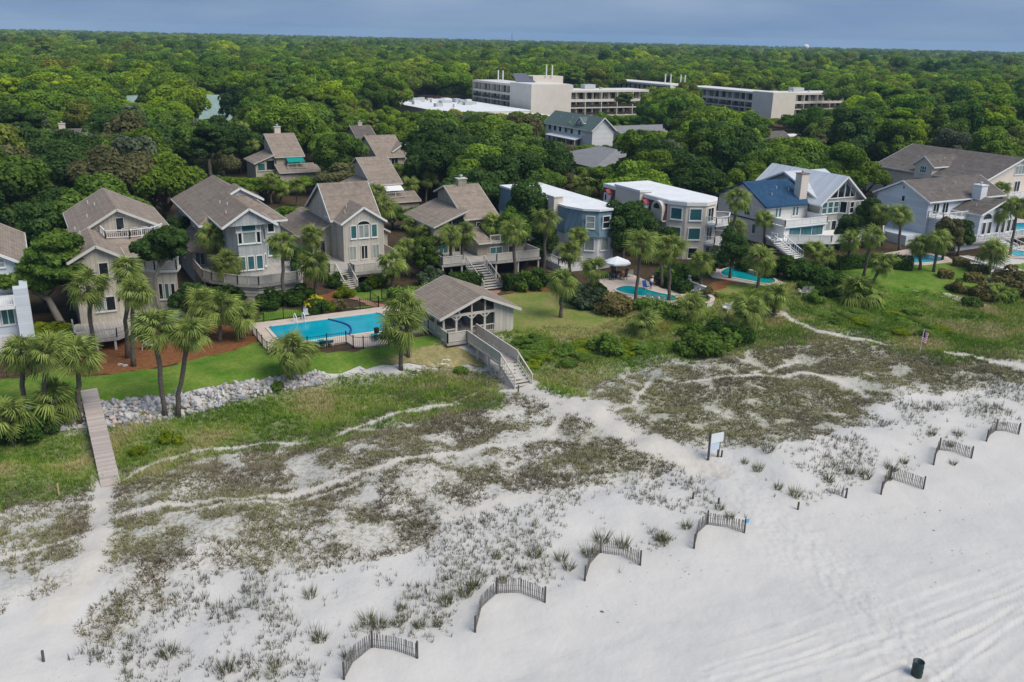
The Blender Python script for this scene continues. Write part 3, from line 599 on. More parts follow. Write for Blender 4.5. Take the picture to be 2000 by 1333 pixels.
# --- house 4: weathered, steep shed roof
t=thing('beach_house',(52,107,3),'weathered olive grey house with steep single roof slope and wide beach stair','house')
b=MB(); pr=[(104.9,3),(114,3),(114,11.8),(111.2,12.45),(105.2,9.4)]
b.v+=[(50.9,y,z) for y,z in pr]+[(55.3,y,z) for y,z in pr]; b.f+=[[0,1,2,3,4],[9,8,7,6,5]]+[[i,(i+1)%5,5+(i+1)%5,5+i] for i in range(5)]; b.build('wall',olive,t)
plane_roof(t,[(50.5,104.6,9.4),(55.7,104.6,9.4),(55.7,111.2,12.85),(50.5,111.2,12.85)],shin2); plane_roof(t,[(50.5,111.3,12.85),(55.7,111.3,12.85),(55.7,114.6,11.6),(50.5,114.6,11.6)],shin2)
chimney(t,53.1,111.2,11.6,13.6,1.25,.9,olive)
wbox(t,46.2,50.9,105,114,3,8.6,olive); plane_roof(t,[(46.,104.4,8.75),(50.9,104.4,10.6),(50.9,114.6,10.6),(46.,114.6,8.75)],shin2)
b=MB(); b.poly([(46.4,104.95,8.55),(50.85,104.95,8.55),(50.85,104.95,10.2)]); b.build('gable_wall',olive,t)
b=MB(); b.poly([(47.2,104.9,8.6),(48.7,104.9,8.6),(48.7,104.9,9.2),(47.2,104.9,8.7)]); b.poly([(48.9,104.9,8.6),(50.5,104.9,8.6),(50.5,104.9,9.85),(48.9,104.9,9.25)]); b.build('window',glass,t)
wbox(t,50.9,58.2,101.6,108,3,6.6,olive); deck(t,[(50.9,101.2),(58.4,101.2),(58.4,105.2),(50.9,105.2)],6.8,.2); railing(t,[(52.6,101.3,6.8),(58.3,101.3,6.8),(58.3,105,6.8)],.9,railw)
plane_roof(t,[(50.7,100.9,6.95),(52.6,100.9,6.95),(52.6,105.2,8.3),(50.7,105.2,8.3)],shin2)
win(t,53.6,101.6,5.3,1.9,1.6,0,2,1,gtrim); win(t,56.,101.6,5.3,1.2,1.6,0,1,1,gtrim); win(t,53.2,104.9,8.,1.8,1.7,0,2,1,gtrim,glass,'door')
win(t,47.6,105,5.6,1.4,1.9,0,2,1,gtrim,glas2,'door'); win(t,49.6,105,5.6,.9,1.5,0,1,1,gtrim)
b=MB().slab([(54.3,104.6,9.),(56.2,104.6,9.),(56.4,103,8.2),(54.3,103,8.2)],.06); o=b.build('awning',teal,t); 
deck(t,[(44.6,98.8),(49.4,98.8),(51.8,97.8),(58.2,97.8),(58.2,101.6),(50.9,105),(44.6,112)],5.1,.28)
railing(t,[(44.7,111.5,5.1),(44.7,98.9,5.1),(47.4,98.9,5.1)],1.,railw,True); railing(t,[(50.6,98.2,5.1),(51.8,97.9,5.1),(58.1,97.9,5.1),(58.1,101.5,5.1)],1.,railw,True)
stairs(t,47.5,50.,97.9,93.,5.05,3.1,10,railw,True); posts(t,[(44.8,99),(47.4,99),(51.8,98.1),(55,98.1),(58,98.1)],2.9,4.9)
wbox(t,45.4,58,100.6,101.4,2.9,4.82,mat('underfloor_shade',(.02,.02,.02)),'skirting_or_shade')  # under-deck darkness put in as a near-black box
# --- house 5: blue standing seam mansard, white flat roof
seam=mat('blue_standing_seam',(.135,.215,.27),(.17,.255,.31),.5,.5,0,None,.4,lines=('H',.5,.72)); 
t=thing('beach_house',(66.7,108,3),'flat white roofed house with blue metal mansard and rounded sea front','house')
base=[(63.3,119),(63.3,100.4),(64.3,97.7),(66.,96.35),(68.2,96.5),(69.9,98.3),(70.3,119)]; ctr=np.array([66.8,107.])
MB().prism(base,3,7.45).build('wall',mat('white_stucco',(.62,.62,.63),(.68,.68,.69),.8,.85,.004,9,.15),t)
def scaled(pl,d):
    out=[]
    for p in pl:
        v=np.array(p)-ctr; n=v/np.linalg.norm(v); out.append(tuple(np.array(p)+n*d))
    return out
fl,tp=scaled(base,.35),scaled(base,-.25); b=MB(); n=len(base)
for i in range(n):
    j=(i+1)%n; b.poly([(*fl[i],7.35),(*fl[j],7.35),(*tp[j],10.75),(*tp[i],10.75)],False)
b.poly([(*p,7.35) for p in fl]); b.poly([(*p,10.75) for p in tp]); b.build('mansard',seam,t)
MB().prism(scaled(base,.12),10.75,11.02).build('roof',memb,t); 
for x,y in ((64.5,113),(68.4,116.5)): MB().box(x,x+.9,y,y+.7,11.02,11.32).build('roof_hatch',gtrim,t)
ch_=MB().box(62.6,64.,102.2,103.8,3,11.9).build('chimney',cream,t); MB().box(62.45,64.15,102.05,103.95,11.9,12.05).build('chimney_cap',trim,ch_)
for (a,c) in ((2,3),(3,4),(4,5)):
    p=(np.array(base[a])+np.array(base[c]))/2; d=np.array(base[c])-np.array(base[a]); ang=-math.atan2(d[1],d[0]); L_=np.linalg.norm(d)
    nn=np.array([d[1],-d[0]])/L_; q=p+nn*.02
    win(t,q[0],q[1],6.35,L_*.62,1.75,ang,1,1,trim,glass)
    u=p+nn*.14; win(t,u[0],u[1],9.3,L_*.56,1.7,ang,1,2,trim,glass)
win(t,63.3,106,5.6,1.2,1.6,WEST); win(t,63.3,111,5.6,1.2,1.6,WEST)
railing(t,[(60.8,101.5,3.9),(60.8,97.5,3.9),(64,96.8,3.9)],.9,trim); deck(t,[(60.7,96.8),(64,96.6),(64,101.8),(60.7,101.8)],3.9,.9,mat('white_stucco',(.62,.62,.63)))
# --- house 6: cream stucco, white flat roof
mar=mat('maroon_shingles',(.105,.042,.05),(.15,.065,.072),2.2,.9,.01,7,.1)
t=thing('beach_house',(83,105,3),'cream stucco three storey house with white flat roof and maroon shingle panels','house')
base=[(79,114.4),(79,98.6),(80.4,96.3),(82.9,95.1),(85.4,96.),(87.2,98),(87.3,114.4)]; ctr=np.array([83.1,105.])
MB().prism(base,3,10.75).build('wall',cream,t); co=MB().prism(scaled(base,.18),10.55,11.05).build('cornice',trim,t); MB().prism(scaled(base,-.1),11.05,11.12).build('roof',memb,t)
MB().box(78.35,80.4,104.3,110.4,3,11.3).build('stair_tower',cream,t); MB().box(78.2,80.55,104.15,110.55,11.3,11.62).build('tower_roof',memb,t)
for y0,y1 in ((98.7,104.25),(110.45,114.35)):
    b=MB(); b.v+=[(78.45,y0,8.2),(78.45,y1,8.2),(78.97,y1,10.5),(78.97,y0,10.5),(79.02,y0,8.2),(79.02,y1,8.2)]; b.f+=[[0,1,2,3],[0,3,4],[1,5,2],[0,4,5,1]]; b.build('shingle_panel',mar,t)
    MB().box(78.35,79,y0,y1,8.02,8.18).build('ledge',trim,t)
for yy in (103.2,112.6):
    d=MB().box(78.2,79,yy-.6,yy+.6,8.3,10.).build('dormer',trim,t); MB().slab([(78.,yy-.75,10.),(78.,yy,10.5),(79,yy,10.5),(79,yy-.75,10.)],.08).slab([(78.,yy+.75,10.),(79,yy+.75,10.),(79,yy,10.5),(78.,yy,10.5)],.08).build('dormer_roof',mat('red_tin',(.32,.07,.06)),d); win(t,78.2,yy,9.3,.6,1.1,WEST)
b=MB(); pr=[(100.1+1.25*math.cos(math.pi*i/10),9.7+1.1*math.sin(math.pi*i/10)) for i in range(11)]+[(98.85,8.2),(101.35,8.2)]
n=len(pr); b.v+=[(78.25,y,z) for y,z in pr]+[(79.02,y,z) for y,z in pr]; b.f+=[list(range(n)),list(range(2*n-1,n-1,-1))]+[[i,(i+1)%n,n+(i+1)%n,n+i] for i in range(n)]; ad=b.build('arched_dormer',cream,t)
b=MB(); b.poly([(78.2,100.1+.7*math.cos(math.pi*i/10),9.75+.75*math.sin(math.pi*i/10)) for i in range(11)]); b.build('pane',glass,ad)
for (a,c,k) in ((1,2,0),(2,3,1),(3,4,2),(4,5,3)):
    p=(np.array(base[a])+np.array(base[c]))/2; d=np.array(base[c])-np.array(base[a]); L_=np.linalg.norm(d); ang=-math.atan2(d[1],d[0]); q=p+np.array([d[1],-d[0]])/L_*.02
    for zz in (9.35,6.65):
        if k<2: win(t,q[0],q[1],zz,L_*.66,1.75,ang,1,1,trim,glas2,fr=.13)
        else: win(t,q[0],q[1],zz-.15,L_*.6,2.,ang,2,1,trim,glass,'door')
    win(t,q[0],q[1],3.9,L_*.5,1.6,ang,1,1,trim,glass)
for zz in (8.05,5.3):
    pl=[(83.2,95.2),(83.9,93.9),(86.4,94.2),(88.6,96.4),(87.3,98.)]; MB().prism(pl,zz-.3,zz).build('balcony_floor',trim,t); railing(t,[(x,y,zz) for x,y in pl],1.,trim,step=.16)
for x,y in ((86.2,94.5),): MB().box(x-.1,x+.1,y-.1,y+.1,3,7.8).build('column',trim,t)
# --- house 7: navy roof + pale metal roof, two joined wings
t=thing('beach_house',(105,102,3),'white house with navy shingle roof joined to a tall gabled wing with glazed front','house')
gable(t,98.5,107.2,99.5,110.2,3,8.75,11.5,'x',mat('off_white_siding',(.58,.57,.55),(.64,.63,.61),.6,.8,.004,5,.15,lines=('Z',.22,.88)),navy,.5,rc=104.6,tm=navy)
MB().box(98.44,98.5,99.6,110.1,6.15,6.35).build('band',mat('navy_trim',(.02,.06,.12)),t)
win(t,98.5,106.9,7.55,.9,1.,WEST,1,1,mat('navy_trim',(.02,.06,.12))); win(t,98.5,103.4,7.6,1.,1.3,WEST,1,1,mat('navy_trim',(.02,.06,.12)),glas2); win(t,98.5,101.6,4.9,.9,1.6,WEST)
wbox(t,98.7,107.,95.6,99.5,3,6.2,trim); deck(t,[(98.4,95.2),(107.2,95.2),(107.2,99.5),(98.4,99.5)],6.4,.25,trim,'balcony_floor'); railing(t,[(98.5,99.3,6.4),(98.5,95.3,6.4),(107.1,95.3,6.4),(107.1,99.3,6.4)],.95,trim,True)
for xx in (101.,104.6): win(t,xx-.35,99.5,7.6,.6,1.5,0,1,1,trim,glas2); win(t,xx+.35,99.5,7.6,.6,1.5,0,1,1,trim,glas2)
wv=mat('teal_trim',(.02,.13,.2))
for i in range(3): win(t,100.9+i*2.35,95.6,5.,2.1,1.8,0,2,1,wv,glas2)
MB().box(99.,106.8,95.3,95.58,5.95,6.14).build('awning_box',wv,t)
wt=mat('pale_metal_roof',(.50,.53,.58),(.56,.59,.63),.4,.55,0,None,.3,lines=('Y',.5,.9)); gsh=mat('grey_cedar',(.33,.32,.30),(.40,.39,.37),1.5,.85,.01,7,.1)
gable(t,107.6,116.4,97.4,112,3,9.2,12.7,'y',gsh,wt,.8,rc=112.,tm=trim)
gable(t,108.2,116.2,98.6,113.,8.6,9.4,12.45,'x',gsh,wt,.5,tm=trim,rc=105.8)
chimney(t,106.4,100.6,9,13.1,1.5,1.3,cream,mat('chimney_brick',(.22,.14,.1),(.3,.2,.15),3))
MB().prism([(111.6,97.5),(112.5,96.2),(116.6,96.6),(117.,98.5),(116.4,99)],3,9.).build('bay',gsh,t)
for zz,hh in ((8.15,1.85),(5.,2.2)):
    for i in range(3): win(t,108.5+i*1.25,97.4,zz,1.12,hh,0,1,2 if zz>6 else 1,trim,glas2 if zz>6 else glass)
    for i in range(3): win(t,113.2+i*1.25,96.27+i*.11,zz,1.05,hh,R(-5.5),1,2 if zz>6 else 1,trim,glass)
    win(t,112.05,96.85,zz,1.1,hh,R(55),1,1,trim,glass)
b=MB(); 
for p in ([(109.5,9.6),(110.9,9.6),(110.9,10.7)],[(111.1,9.6),(112.3,9.6),(112.3,11.7),(111.1,10.85)],[(112.6,9.6),(113.6,9.6),(113.6,10.9),(112.6,11.7)],[(113.8,9.6),(114.8,9.6),(113.8,10.6)]): b.poly([(x,97.36,z) for x,z in p])
gw=b.build('gable_glazing',glass,t); b=MB()
for x in (109.4,111.,112.45,113.7,114.9): b.bar((x,97.33,9.55),(x,97.33,9.55+min((x-107.9)*.75,(116.4-x)*.72)),.12)
b.bar((109.2,97.33,9.55),(115,97.33,9.55),.14); b.build('frame',trim,gw)
win(t,107.6,100.8,7.6,.9,1.4,WEST)
deck(t,[(96.2,95.4),(97.2,93.6),(103.4,90.6),(112,90.2),(117.6,93),(117.6,97),(107,97.4),(98.4,99.6)],4.6,.3,trim); railing(t,[(96.3,95.6,4.6),(96.6,94.8,4.6)],1.,trim,True); railing(t,[(97.5,93.5,4.6),(103.4,90.7,4.6),(112,90.3,4.6),(117.5,93.1,4.6),(117.5,97,4.6)],1.,trim,True)
stairs(t,95.2,97.,93.9,89.8,4.6,3.05,9,trim,True); posts(t,[(98,93.4),(103.4,91),(107.6,90.8),(112,90.6),(117.2,93.3)],2.9,4.3,.22,trim); MB().box(98.6,112,93.2,95.2,2.9,4.3).build('skirting_or_shade',wv,t)
# --- house 8: pale blue cottage with grey roof
t=thing('beach_house',(132,95,3),'pale blue cottage with grey roof, white chimney and long sea deck','house')
gable(t,122.3,140,89.6,99.2,3,9.6,11.9,'x',palebl,shing3,.55,rc=94.4)
gable(t,128.6,138,84.9,92,3,7.9,9.6,'y',palebl,shing3,.5,ends=(True,False)); plane_roof(t,[(136.5,86.4,7.8),(141.5,86.4,7.8),(141.5,90,9.2),(136.5,90,9.2)],shing3); wbox(t,138,141,87,92,3,7.8,palebl)
chimney(t,132.8,88.6,8,11.6,1.5,1.5,white,white)
win(t,122.3,94.2,9.3,.7,1.,WEST); win(t,122.3,94.4,11.,.5,.6,WEST)
for xx in (124.2,126.4): win(t,xx,89.6,8.3,1.5,1.7,0,2,1,trim)
deck(t,[(122.6,86.9),(128.6,86.9),(128.6,89.6),(122.6,89.6)],7.2,.25,trim,'balcony_floor'); railing(t,[(122.7,89.5,7.2),(122.7,87,7.2),(128.4,87,7.2)],.9,trim); wbox(t,122.9,128.6,88.4,89.6,3,6.95,palebl)
b=MB(); b.poly([(129.6+1.*math.cos(math.pi*i/10)+.8,84.86,7.1+.8*math.sin(math.pi*i/10)) for i in range(11)]); b.build('fanlight',glass,t)
for xx in (129.8,131.2,133.2,134.6,136,137.2): win(t,xx,84.9,5.6,.95,2.1,0,1,1,trim,glass,'door')
deck(t,[(122.2,83.3),(131.4,83.1),(141,83.1),(141,88),(122.4,89)],4.1,.2,mat('grey_decking',(.4,.37,.34))); railing(t,[(122.3,83.5,4.1),(131.2,83.3,4.1)],1.1,trim,step=3); railing(t,[(133,83.3,4.1),(140.8,83.3,4.1)],1.1,trim,step=.9)
wbox(t,122.3,131.6,83.7,83.95,2.4,3.9,mat('white_stucco',(.62,.62,.63)),'garden_wall'); wbox(t,118.4,122.3,89.6,96.8,3,4.5,palebl,'side_wall')
stairs(t,130.9,132.6,83.4,79.6,4.1,3.1,6,trim,True)
# --- house 9: large cream house behind
t=thing('beach_house',(158,112,3),'large cream house with dark grey ridge roof and arched dormer behind the cottage','house')
gable(t,149.8,170,99.8,122.5,3,9.6,13.2,'y',cream,shing3,.6,rc=160)
MB().box(149.,152.6,109.6,113.4,8.6,11.).build('dormer_wall',cream,t); gable(t,149.,157,109.4,113.6,11,11.,12.6,'x',cream,shing3,.3,ends=(True,False)); win(t,149.,111.5,10.3,1.4,1.3,WEST,3,2,trim,glas2)
for xx in (152.,155.2,160,164): 
    for zz in (8.2,5.): win(t,xx,99.8,zz,1.7,2.1,0,2,1,trim,glass)
win(t,160,99.8,11.2,3.,1.6,0,3,1,trim,glass)
for yy in (103,107,116,120): win(t,149.8,yy,6.,1.1,1.5,WEST)
deck(t,[(150,96.6),(168,96.6),(168,99.8),(150,99.8)],7.,.3,trim,'balcony_floor'); railing(t,[(150.1,99.6,7.),(150.1,96.7,7.),(168,96.7,7.)],1.,trim); posts(t,[(150.3,96.9),(155.8,96.9),(161.6,96.9),(167.7,96.9)],3,6.7,.3,trim,'column')
wbox(t,138.6,152.5,82.5,96.6,2.9,3.9,cream,'terrace')
wbox(t,158.4,168,126,134,3,6.4,cream); gable(t,157,168,126,136,3,6.5,8.6,'x',cream,shing3,.5)
# --- wooded back row
def shed_house(x,y,wd,label,rm,wm,zr=12.6,shedside=True,aw=None,z0=3.5):
    t=thing('wooded_house',(x,y,z0),label,'house')
    b=MB(); pr=[(y-3,z0),(y+6,z0),(y+6,zr-1.4),(y+4,zr-.4),(y-3,zr-3.6)]
    b.v+=[(x,a,c) for a,c in pr]+[(x+wd,a,c) for a,c in pr]; b.f+=[[0,1,2,3,4],[9,8,7,6,5]]+[[i,(i+1)%5,5+(i+1)%5,5+i] for i in range(5)]; b.build('wall',wm,t)
    plane_roof(t,[(x-.4,y-3.5,zr-3.75),(x+wd+.4,y-3.5,zr-3.75),(x+wd+.4,y+4,zr),(x-.4,y+4,zr)],rm); plane_roof(t,[(x-.4,y+4.1,zr),(x+wd+.4,y+4.1,zr),(x+wd+.4,y+6.5,zr-1.2),(x-.4,y+6.5,zr-1.2)],rm)
    if shedside:
        wbox(t,x-4,x,y-2.6,y+5,z0,zr-5,wm); plane_roof(t,[(x-4.4,y-3.1,zr-4.9),(x,y-3.1,zr-3.2),(x,y+5.4,zr-3.2),(x-4.4,y+5.4,zr-4.9)],rm)
        MB().poly([(x-4,y-2.62,zr-5),(x-.02,y-2.62,zr-5),(x-.02,y-2.62,zr-3.4)]).build('gable_wall',wm,t)
        win(t,x-1.1,y-2.6,zr-5.4,1.7,2.,0,1,1,gtrim); win(t,x-2.9,y-2.6,zr-5.7,1.5,1.5,0,1,1,gtrim)
    wbox(t,x-.2,x+wd+2.4,y-6,y-3,z0,zr-6.3,wm); plane_roof(t,[(x-.4,y-6.4,zr-6.4),(x+wd+2.6,y-6.4,zr-6.4),(x+wd+2.6,y-3,zr-5.2),(x-.4,y-3,zr-5.2)],rm)
    railing(t,[(x+1.6,y-5.3,zr-5.9),(x+wd,y-5.3,zr-5.9)],.9,railw); win(t,x+wd*.6,y-3,zr-4.8,1.6,1.6,0,2,1,gtrim)
    if aw: MB().slab([(x+wd*.35,y-3.05,zr-3.9),(x+wd,y-3.05,zr-3.9),(x+wd,y-5.,zr-4.7),(x+wd*.35,y-5.,zr-4.7)],.06).build('awning',aw,t)
    return t
t=shed_house(44.9,181,5.2,'taupe house in the trees with a green awning and brick chimney',shin2,taupe,12.7,True,teal); chimney(t,47.3,185.3,12.2,13.9,1.2,.8,cream)
t=shed_house(53.2,149.6,5.,'taupe house with a white awning behind the warm grey house',shin2,taupe,11.4,True,trim)
t=shed_house(66.4,182.,6.,'pale taupe house with a side gable deep in the trees',shin2,warm,11.6,False); gable(t,70.2,74.6,180,190,3.5,8.8,10.2,'y',warm,shin2,.4)
t=shed_house(74.6,216,4.6,'small grey house with chimney half hidden by trees',shing3,greyb,10.4,False); chimney(t,77,220.2,9.6,11,1.,.7,cream)
t=thing('wooded_house',(11,238,3),'grey roof with a square chimney showing above treetops','house'); gable(t,5.5,15.,234,243,3,7.4,9.3,'x',greyb,shing3,.5); chimney(t,10.6,238.4,8.8,10.7,1.4,1.,cream)
t=thing('white_house',(145,222,3),'white two storey house with a green roof and dormer beside a palm','house')
grn=mat('green_roof',(.085,.125,.115),(.115,.16,.15),1.,.8); gable(t,139.5,146.5,209,234,3,8.6,11.6,'y',white,grn,.6)
for yy in (231.5,228.6,225.7,222.6,219.5,215.5): win(t,139.5,yy,7.4,1.5,1.7,WEST,1,1,trim); win(t,139.5,yy,4.4,1.5,1.7,WEST,1,1,trim)
MB().slab([(137.,214,5.5),(139.5,214,6.1),(139.5,230,6.1),(137.,230,5.5)],.2).build('porch_roof',trim,t); posts(t,[(137.3,214.4),(137.3,219),(137.3,224.4),(137.3,229.6)],3,5.3,.25,trim,'column')
gable(t,140.2,145,214.5,218,9,9.9,11.2,'x',white,grn,.3,ends=(True,False)); win(t,140.2,216.2,9.6,.9,1.1,WEST)
t=thing('hip_roof_house',(115,166,3),'house with wide grey hip roof between live oaks','house')
wbox(t,105.6,123,156.4,175,3,7.,greyb); ro=MB()
for q in ([(104.8,155.6,6.9),(123.8,155.6,6.9),(114.6,162,9.6)],[(104.8,155.6,6.9),(114.6,162,9.6),(114.6,168.5,9.6),(104.8,175.8,6.9)],[(123.8,155.6,6.9),(123.8,175.8,6.9),(114.6,168.5,9.6),(114.6,162,9.6)],[(104.8,175.8,6.9),(114.6,168.5,9.6),(123.8,175.8,6.9)]): ro.slab(q,.2)
ro.build('roof',mat('pale_grey_roof',(.19,.19,.20),(.24,.24,.25),1,.9),t); win(t,105.6,160,5.4,1.2,1.6,WEST); win(t,105.6,166,5.4,1.2,1.6,WEST)
t=thing('low_house',(160,212,3),'low house with plain pale grey roof beyond the oaks','house'); gable(t,149,170,208,219,3,7.2,8.8,'x',greyb,mat('pale_grey_roof',(.19,.19,.20)),.5)
t=thing('green_roof_lodge',(60,330,3),'long lodge with pale green metal roof partly hidden by trees','lodge')
pgr=mat('pale_green_metal',(.21,.30,.275),(.25,.345,.315),.5,.6,lines=('X',1.2,.88))
gable(t,33,68.5,295.5,323,3,5.6,12.2,'x',olive,pgr,.7)
for i in range(11): win(t,35.5+i*3.,295.5,4.4,2.,1.7,0,1,1,gtrim)
# ------------------------------------------------------------------ the hotel and its low annexe
hc=mat('hotel_concrete',(.66,.61,.54),(.73,.68,.61),.4,.9,.006,3,.1); hroof=mat('hotel_roof',(.60,.59,.58),(.68,.67,.65),.3,.9)
hgl=mat('hotel_glass',(.02,.022,.025),rough=.2,spec=.4); hcu=mat('hotel_curtain',(.16,.15,.135),(.24,.225,.2),.6,.9); hrl=mat('bronze_rail',(.05,.045,.04),rough=.5)
def wing(t,ax,c0,c1,front,depth,zt,nb,rows,top2=True):
    """wing with open balconies: ax 'x' runs along x facing -y, 'y' runs along y facing -x"""
    f=(lambda u,v:(u,v)) if ax=='x' else (lambda u,v:(v,u))
    def bx(u0,u1,v0,v1,z0,z1,m,n):
        a=f(u0,v0); b=f(u1,v1); return MB().box(min(a[0],b[0]),max(a[0],b[0]),min(a[1],b[1]),max(a[1],b[1]),z0,z1).build(n,m,t)
    bx(c0,c1,front+1.7,front+depth,3,zt-.5,hc,'wall'); bx(c0,c1,front-.1,front+depth,zt-.75,zt,hc,'parapet'); bx(c0+.3,c1-.3,front+.2,front+depth-.3,zt,zt+.06,hroof,'roof')
    w_=(c1-c0)/nb
    for r in range(rows+1):
        z=zt-.75-r*2.95
        if r==rows and z-2.9<3.2: z1=max(z-.3,3.05)
        bx(c0,c1,front-.05,front+1.7,z-2.6-.35-(.55 if r==0 else 0),z-2.6,hc,'floor_slab')
    for i in range(nb+1): bx(c0+i*w_-.14,c0+i*w_+.14,front-.02,front+1.7,3,zt-.75,hc,'pier')
    for r in range(rows):
        z0=zt-.75-r*2.95-2.6
        for i in range(nb):
            for k in range(2):
                u0=c0+i*w_+.14+k*(w_-.28)/2; u1=u0+(w_-.28)/2
                if k: bx(u0-.07,u0+.07,front+.4,front+1.69,z0,z0+2.6,hc,'divider')
                g=bx(u0+.08,u1-.08,front+1.62,front+1.69,z0+.02,z0+2.45,hgl,'window'); m_=(u0+u1)/2
                a,b=(u0+.1,m_) if (i+k+r)%2 else (m_,u1-.1); q=bx(a,b,front+1.58,front+1.615,z0+.05,z0+2.4,hcu,'curtain'); q.parent=g
                if r: bx(u0,u1,front+.02,front+.07,z0+.35,z0+1.05,hrl,'balcony_rail')
t=thing('hotel',(190,300,3),'long cream concrete hotel with balconies and white roof above the treetops','hotel')
wing(t,'y',297.5,346,170.5,13,15.2,6,3); wing(t,'x',187,224,297,13,13.6,5,3)
MB().box(169.6,187,295.6,312,3,15.9).build('stair_tower',hc,t); MB().box(170.2,186.4,296.2,311.4,15.9,15.98).build('roof',hroof,t)
MB().box(178.5,192,310,318,13,18.2).build('penthouse',cream,t); MB().slab([(172,312,16.2),(178.4,308,16.2),(178.4,316,19),(174,318,19)],.2).build('penthouse_roof',mat('slate_blue',(.12,.13,.17)),t)
wing(t,'y',333,392,263,13,13.4,8,2); wing(t,'y',281.5,330,268,13,13.2,6,3); MB().box(266.6,279,272.4,284,3,13.6).build('stair_tower',hc,t); MB().box(267.2,278.4,273,283.4,13.6,13.68).build('roof',hroof,t); wing(t,'x',279,309,275,13,13.2,4,3)
for x,y,z in ((176,334,15.3),(176,330,15.3),(184,309.5,18.2),(186.6,309.5,18.2),(270,346,13.5),(270,342,13.5),(271,336,13.5),(271,333,13.5)):
    MB().tube([(x,y,z),(x,y,z+4.2)],.28,8).build('vent_stack',trim,t)
ac=mat('galvanised_plant',(.42,.45,.46),(.5,.52,.53),1.,.6)
for x,y,z,a,b,c in ((177,315,15.2,3,3,3),(179,320,15.2,4,2,2.2),(199,305,13.7,5,3,1.6),(288,283,13.3,6,3,1.5),(205,303,13.7,1,1,.6),(283,280,13.3,.8,.8,.7),(295,281,13.3,.9,.9,.6),(188.5,300,13.7,2,3,1.8)): MB().box(x,x+a,y,y+b,z,z+c).build('roof_plant',ac,t)
t=thing('hotel_annexe',(145,320,3),'low white roofed hotel annexe crowded with rooftop vents','annexe')
MB().box(131,166,290,350,3,7).build('wall',hc,t); MB().box(130.8,166.2,289.8,350.2,7,7.3).build('roof',memb,t); MB().box(150,168.8,272,290,3,6).build('wall',hc,t); MB().box(149.8,168.9,271.8,289.8,6,6.25).build('roof',memb,t)
for i in range(16):
    x=133+rng.random()*26; y=306+rng.random()*40; a=2+rng.random()*3.; MB().box(x,x+a,y,y+1.5+rng.random()*2,7.3,8.+rng.random()*.9).build('roof_vent',ac if i%3 else memb,t)
t=thing('gatehouse',(205,207,3),'small grey roofed hotel gatehouse with white posts','gatehouse')
gable(t,197,207,203.5,209,3,5.2,6.6,'x',trim,shing3,.6,walls=False); posts(t,[(197.4,203.9),(200.6,203.9),(203.8,203.9),(206.6,203.9),(197.4,208.6),(206.6,208.6)],3,5.3,.35,trim); MB().box(208.5,217,205.6,211,4.9,5.2).build('flat_canopy',memb,t); posts(t,[(209,206),(216.5,206),(209,210.6),(216.5,210.6)],3,4.9,.35,trim)
# far landmarks
d=ray(1574,92); p=CAM+d*(1500/(d@FW)); t=thing('water_tower',(p[0],p[1],0),'white bulb shaped water tower standing above the far treetops','water tower')
wtw=mat('tower_white',(.74,.74,.75)); MB().lathe([(.9,0),(.8,p[2]-7)],12,(p[0],p[1],0)).build('stem',wtw,t); MB().lathe([(.8,-7.5),(1.6,-5.4),(4.,-3.4),(5.,-1),(5.1,.5),(4.6,2.2),(3.,3.5),(.2,4)],16,(p[0],p[1],p[2])).build('tank',wtw,t,True)
d=ray(1000,68); p=CAM+d*(2300/(d@FW)); t=thing('radio_mast',(p[0],p[1],0),'thin grey radio mast on the horizon','mast')
mm_=mat('mast_steel',(.16,.18,.2)); b=MB(); hh=p[2]
for i,(a,c) in enumerate(((-1,-.6),(1,-.6),(0,1.1))): b.tube([(p[0]+a*1.3,p[1]+c*1.3,0),(p[0]+a*.6,p[1]+c*.6,hh)],.3,5)
b.build('legs',mm_,t); b=MB()
for i in range(18): z=hh*i/18; b.bar((p[0]-1.2,p[1]-.7,z),(p[0]+1.2,p[1]-.7,z+hh/18),.25); b.bar((p[0]+1.2,p[1]-.7,z),(p[0],p[1]+1.2,z+hh/18),.25)
b.build('lattice',mm_,t); MB().tube([(p[0],p[1],hh),(p[0],p[1],hh+5)],.2,5).build('antenna',mm_,t)
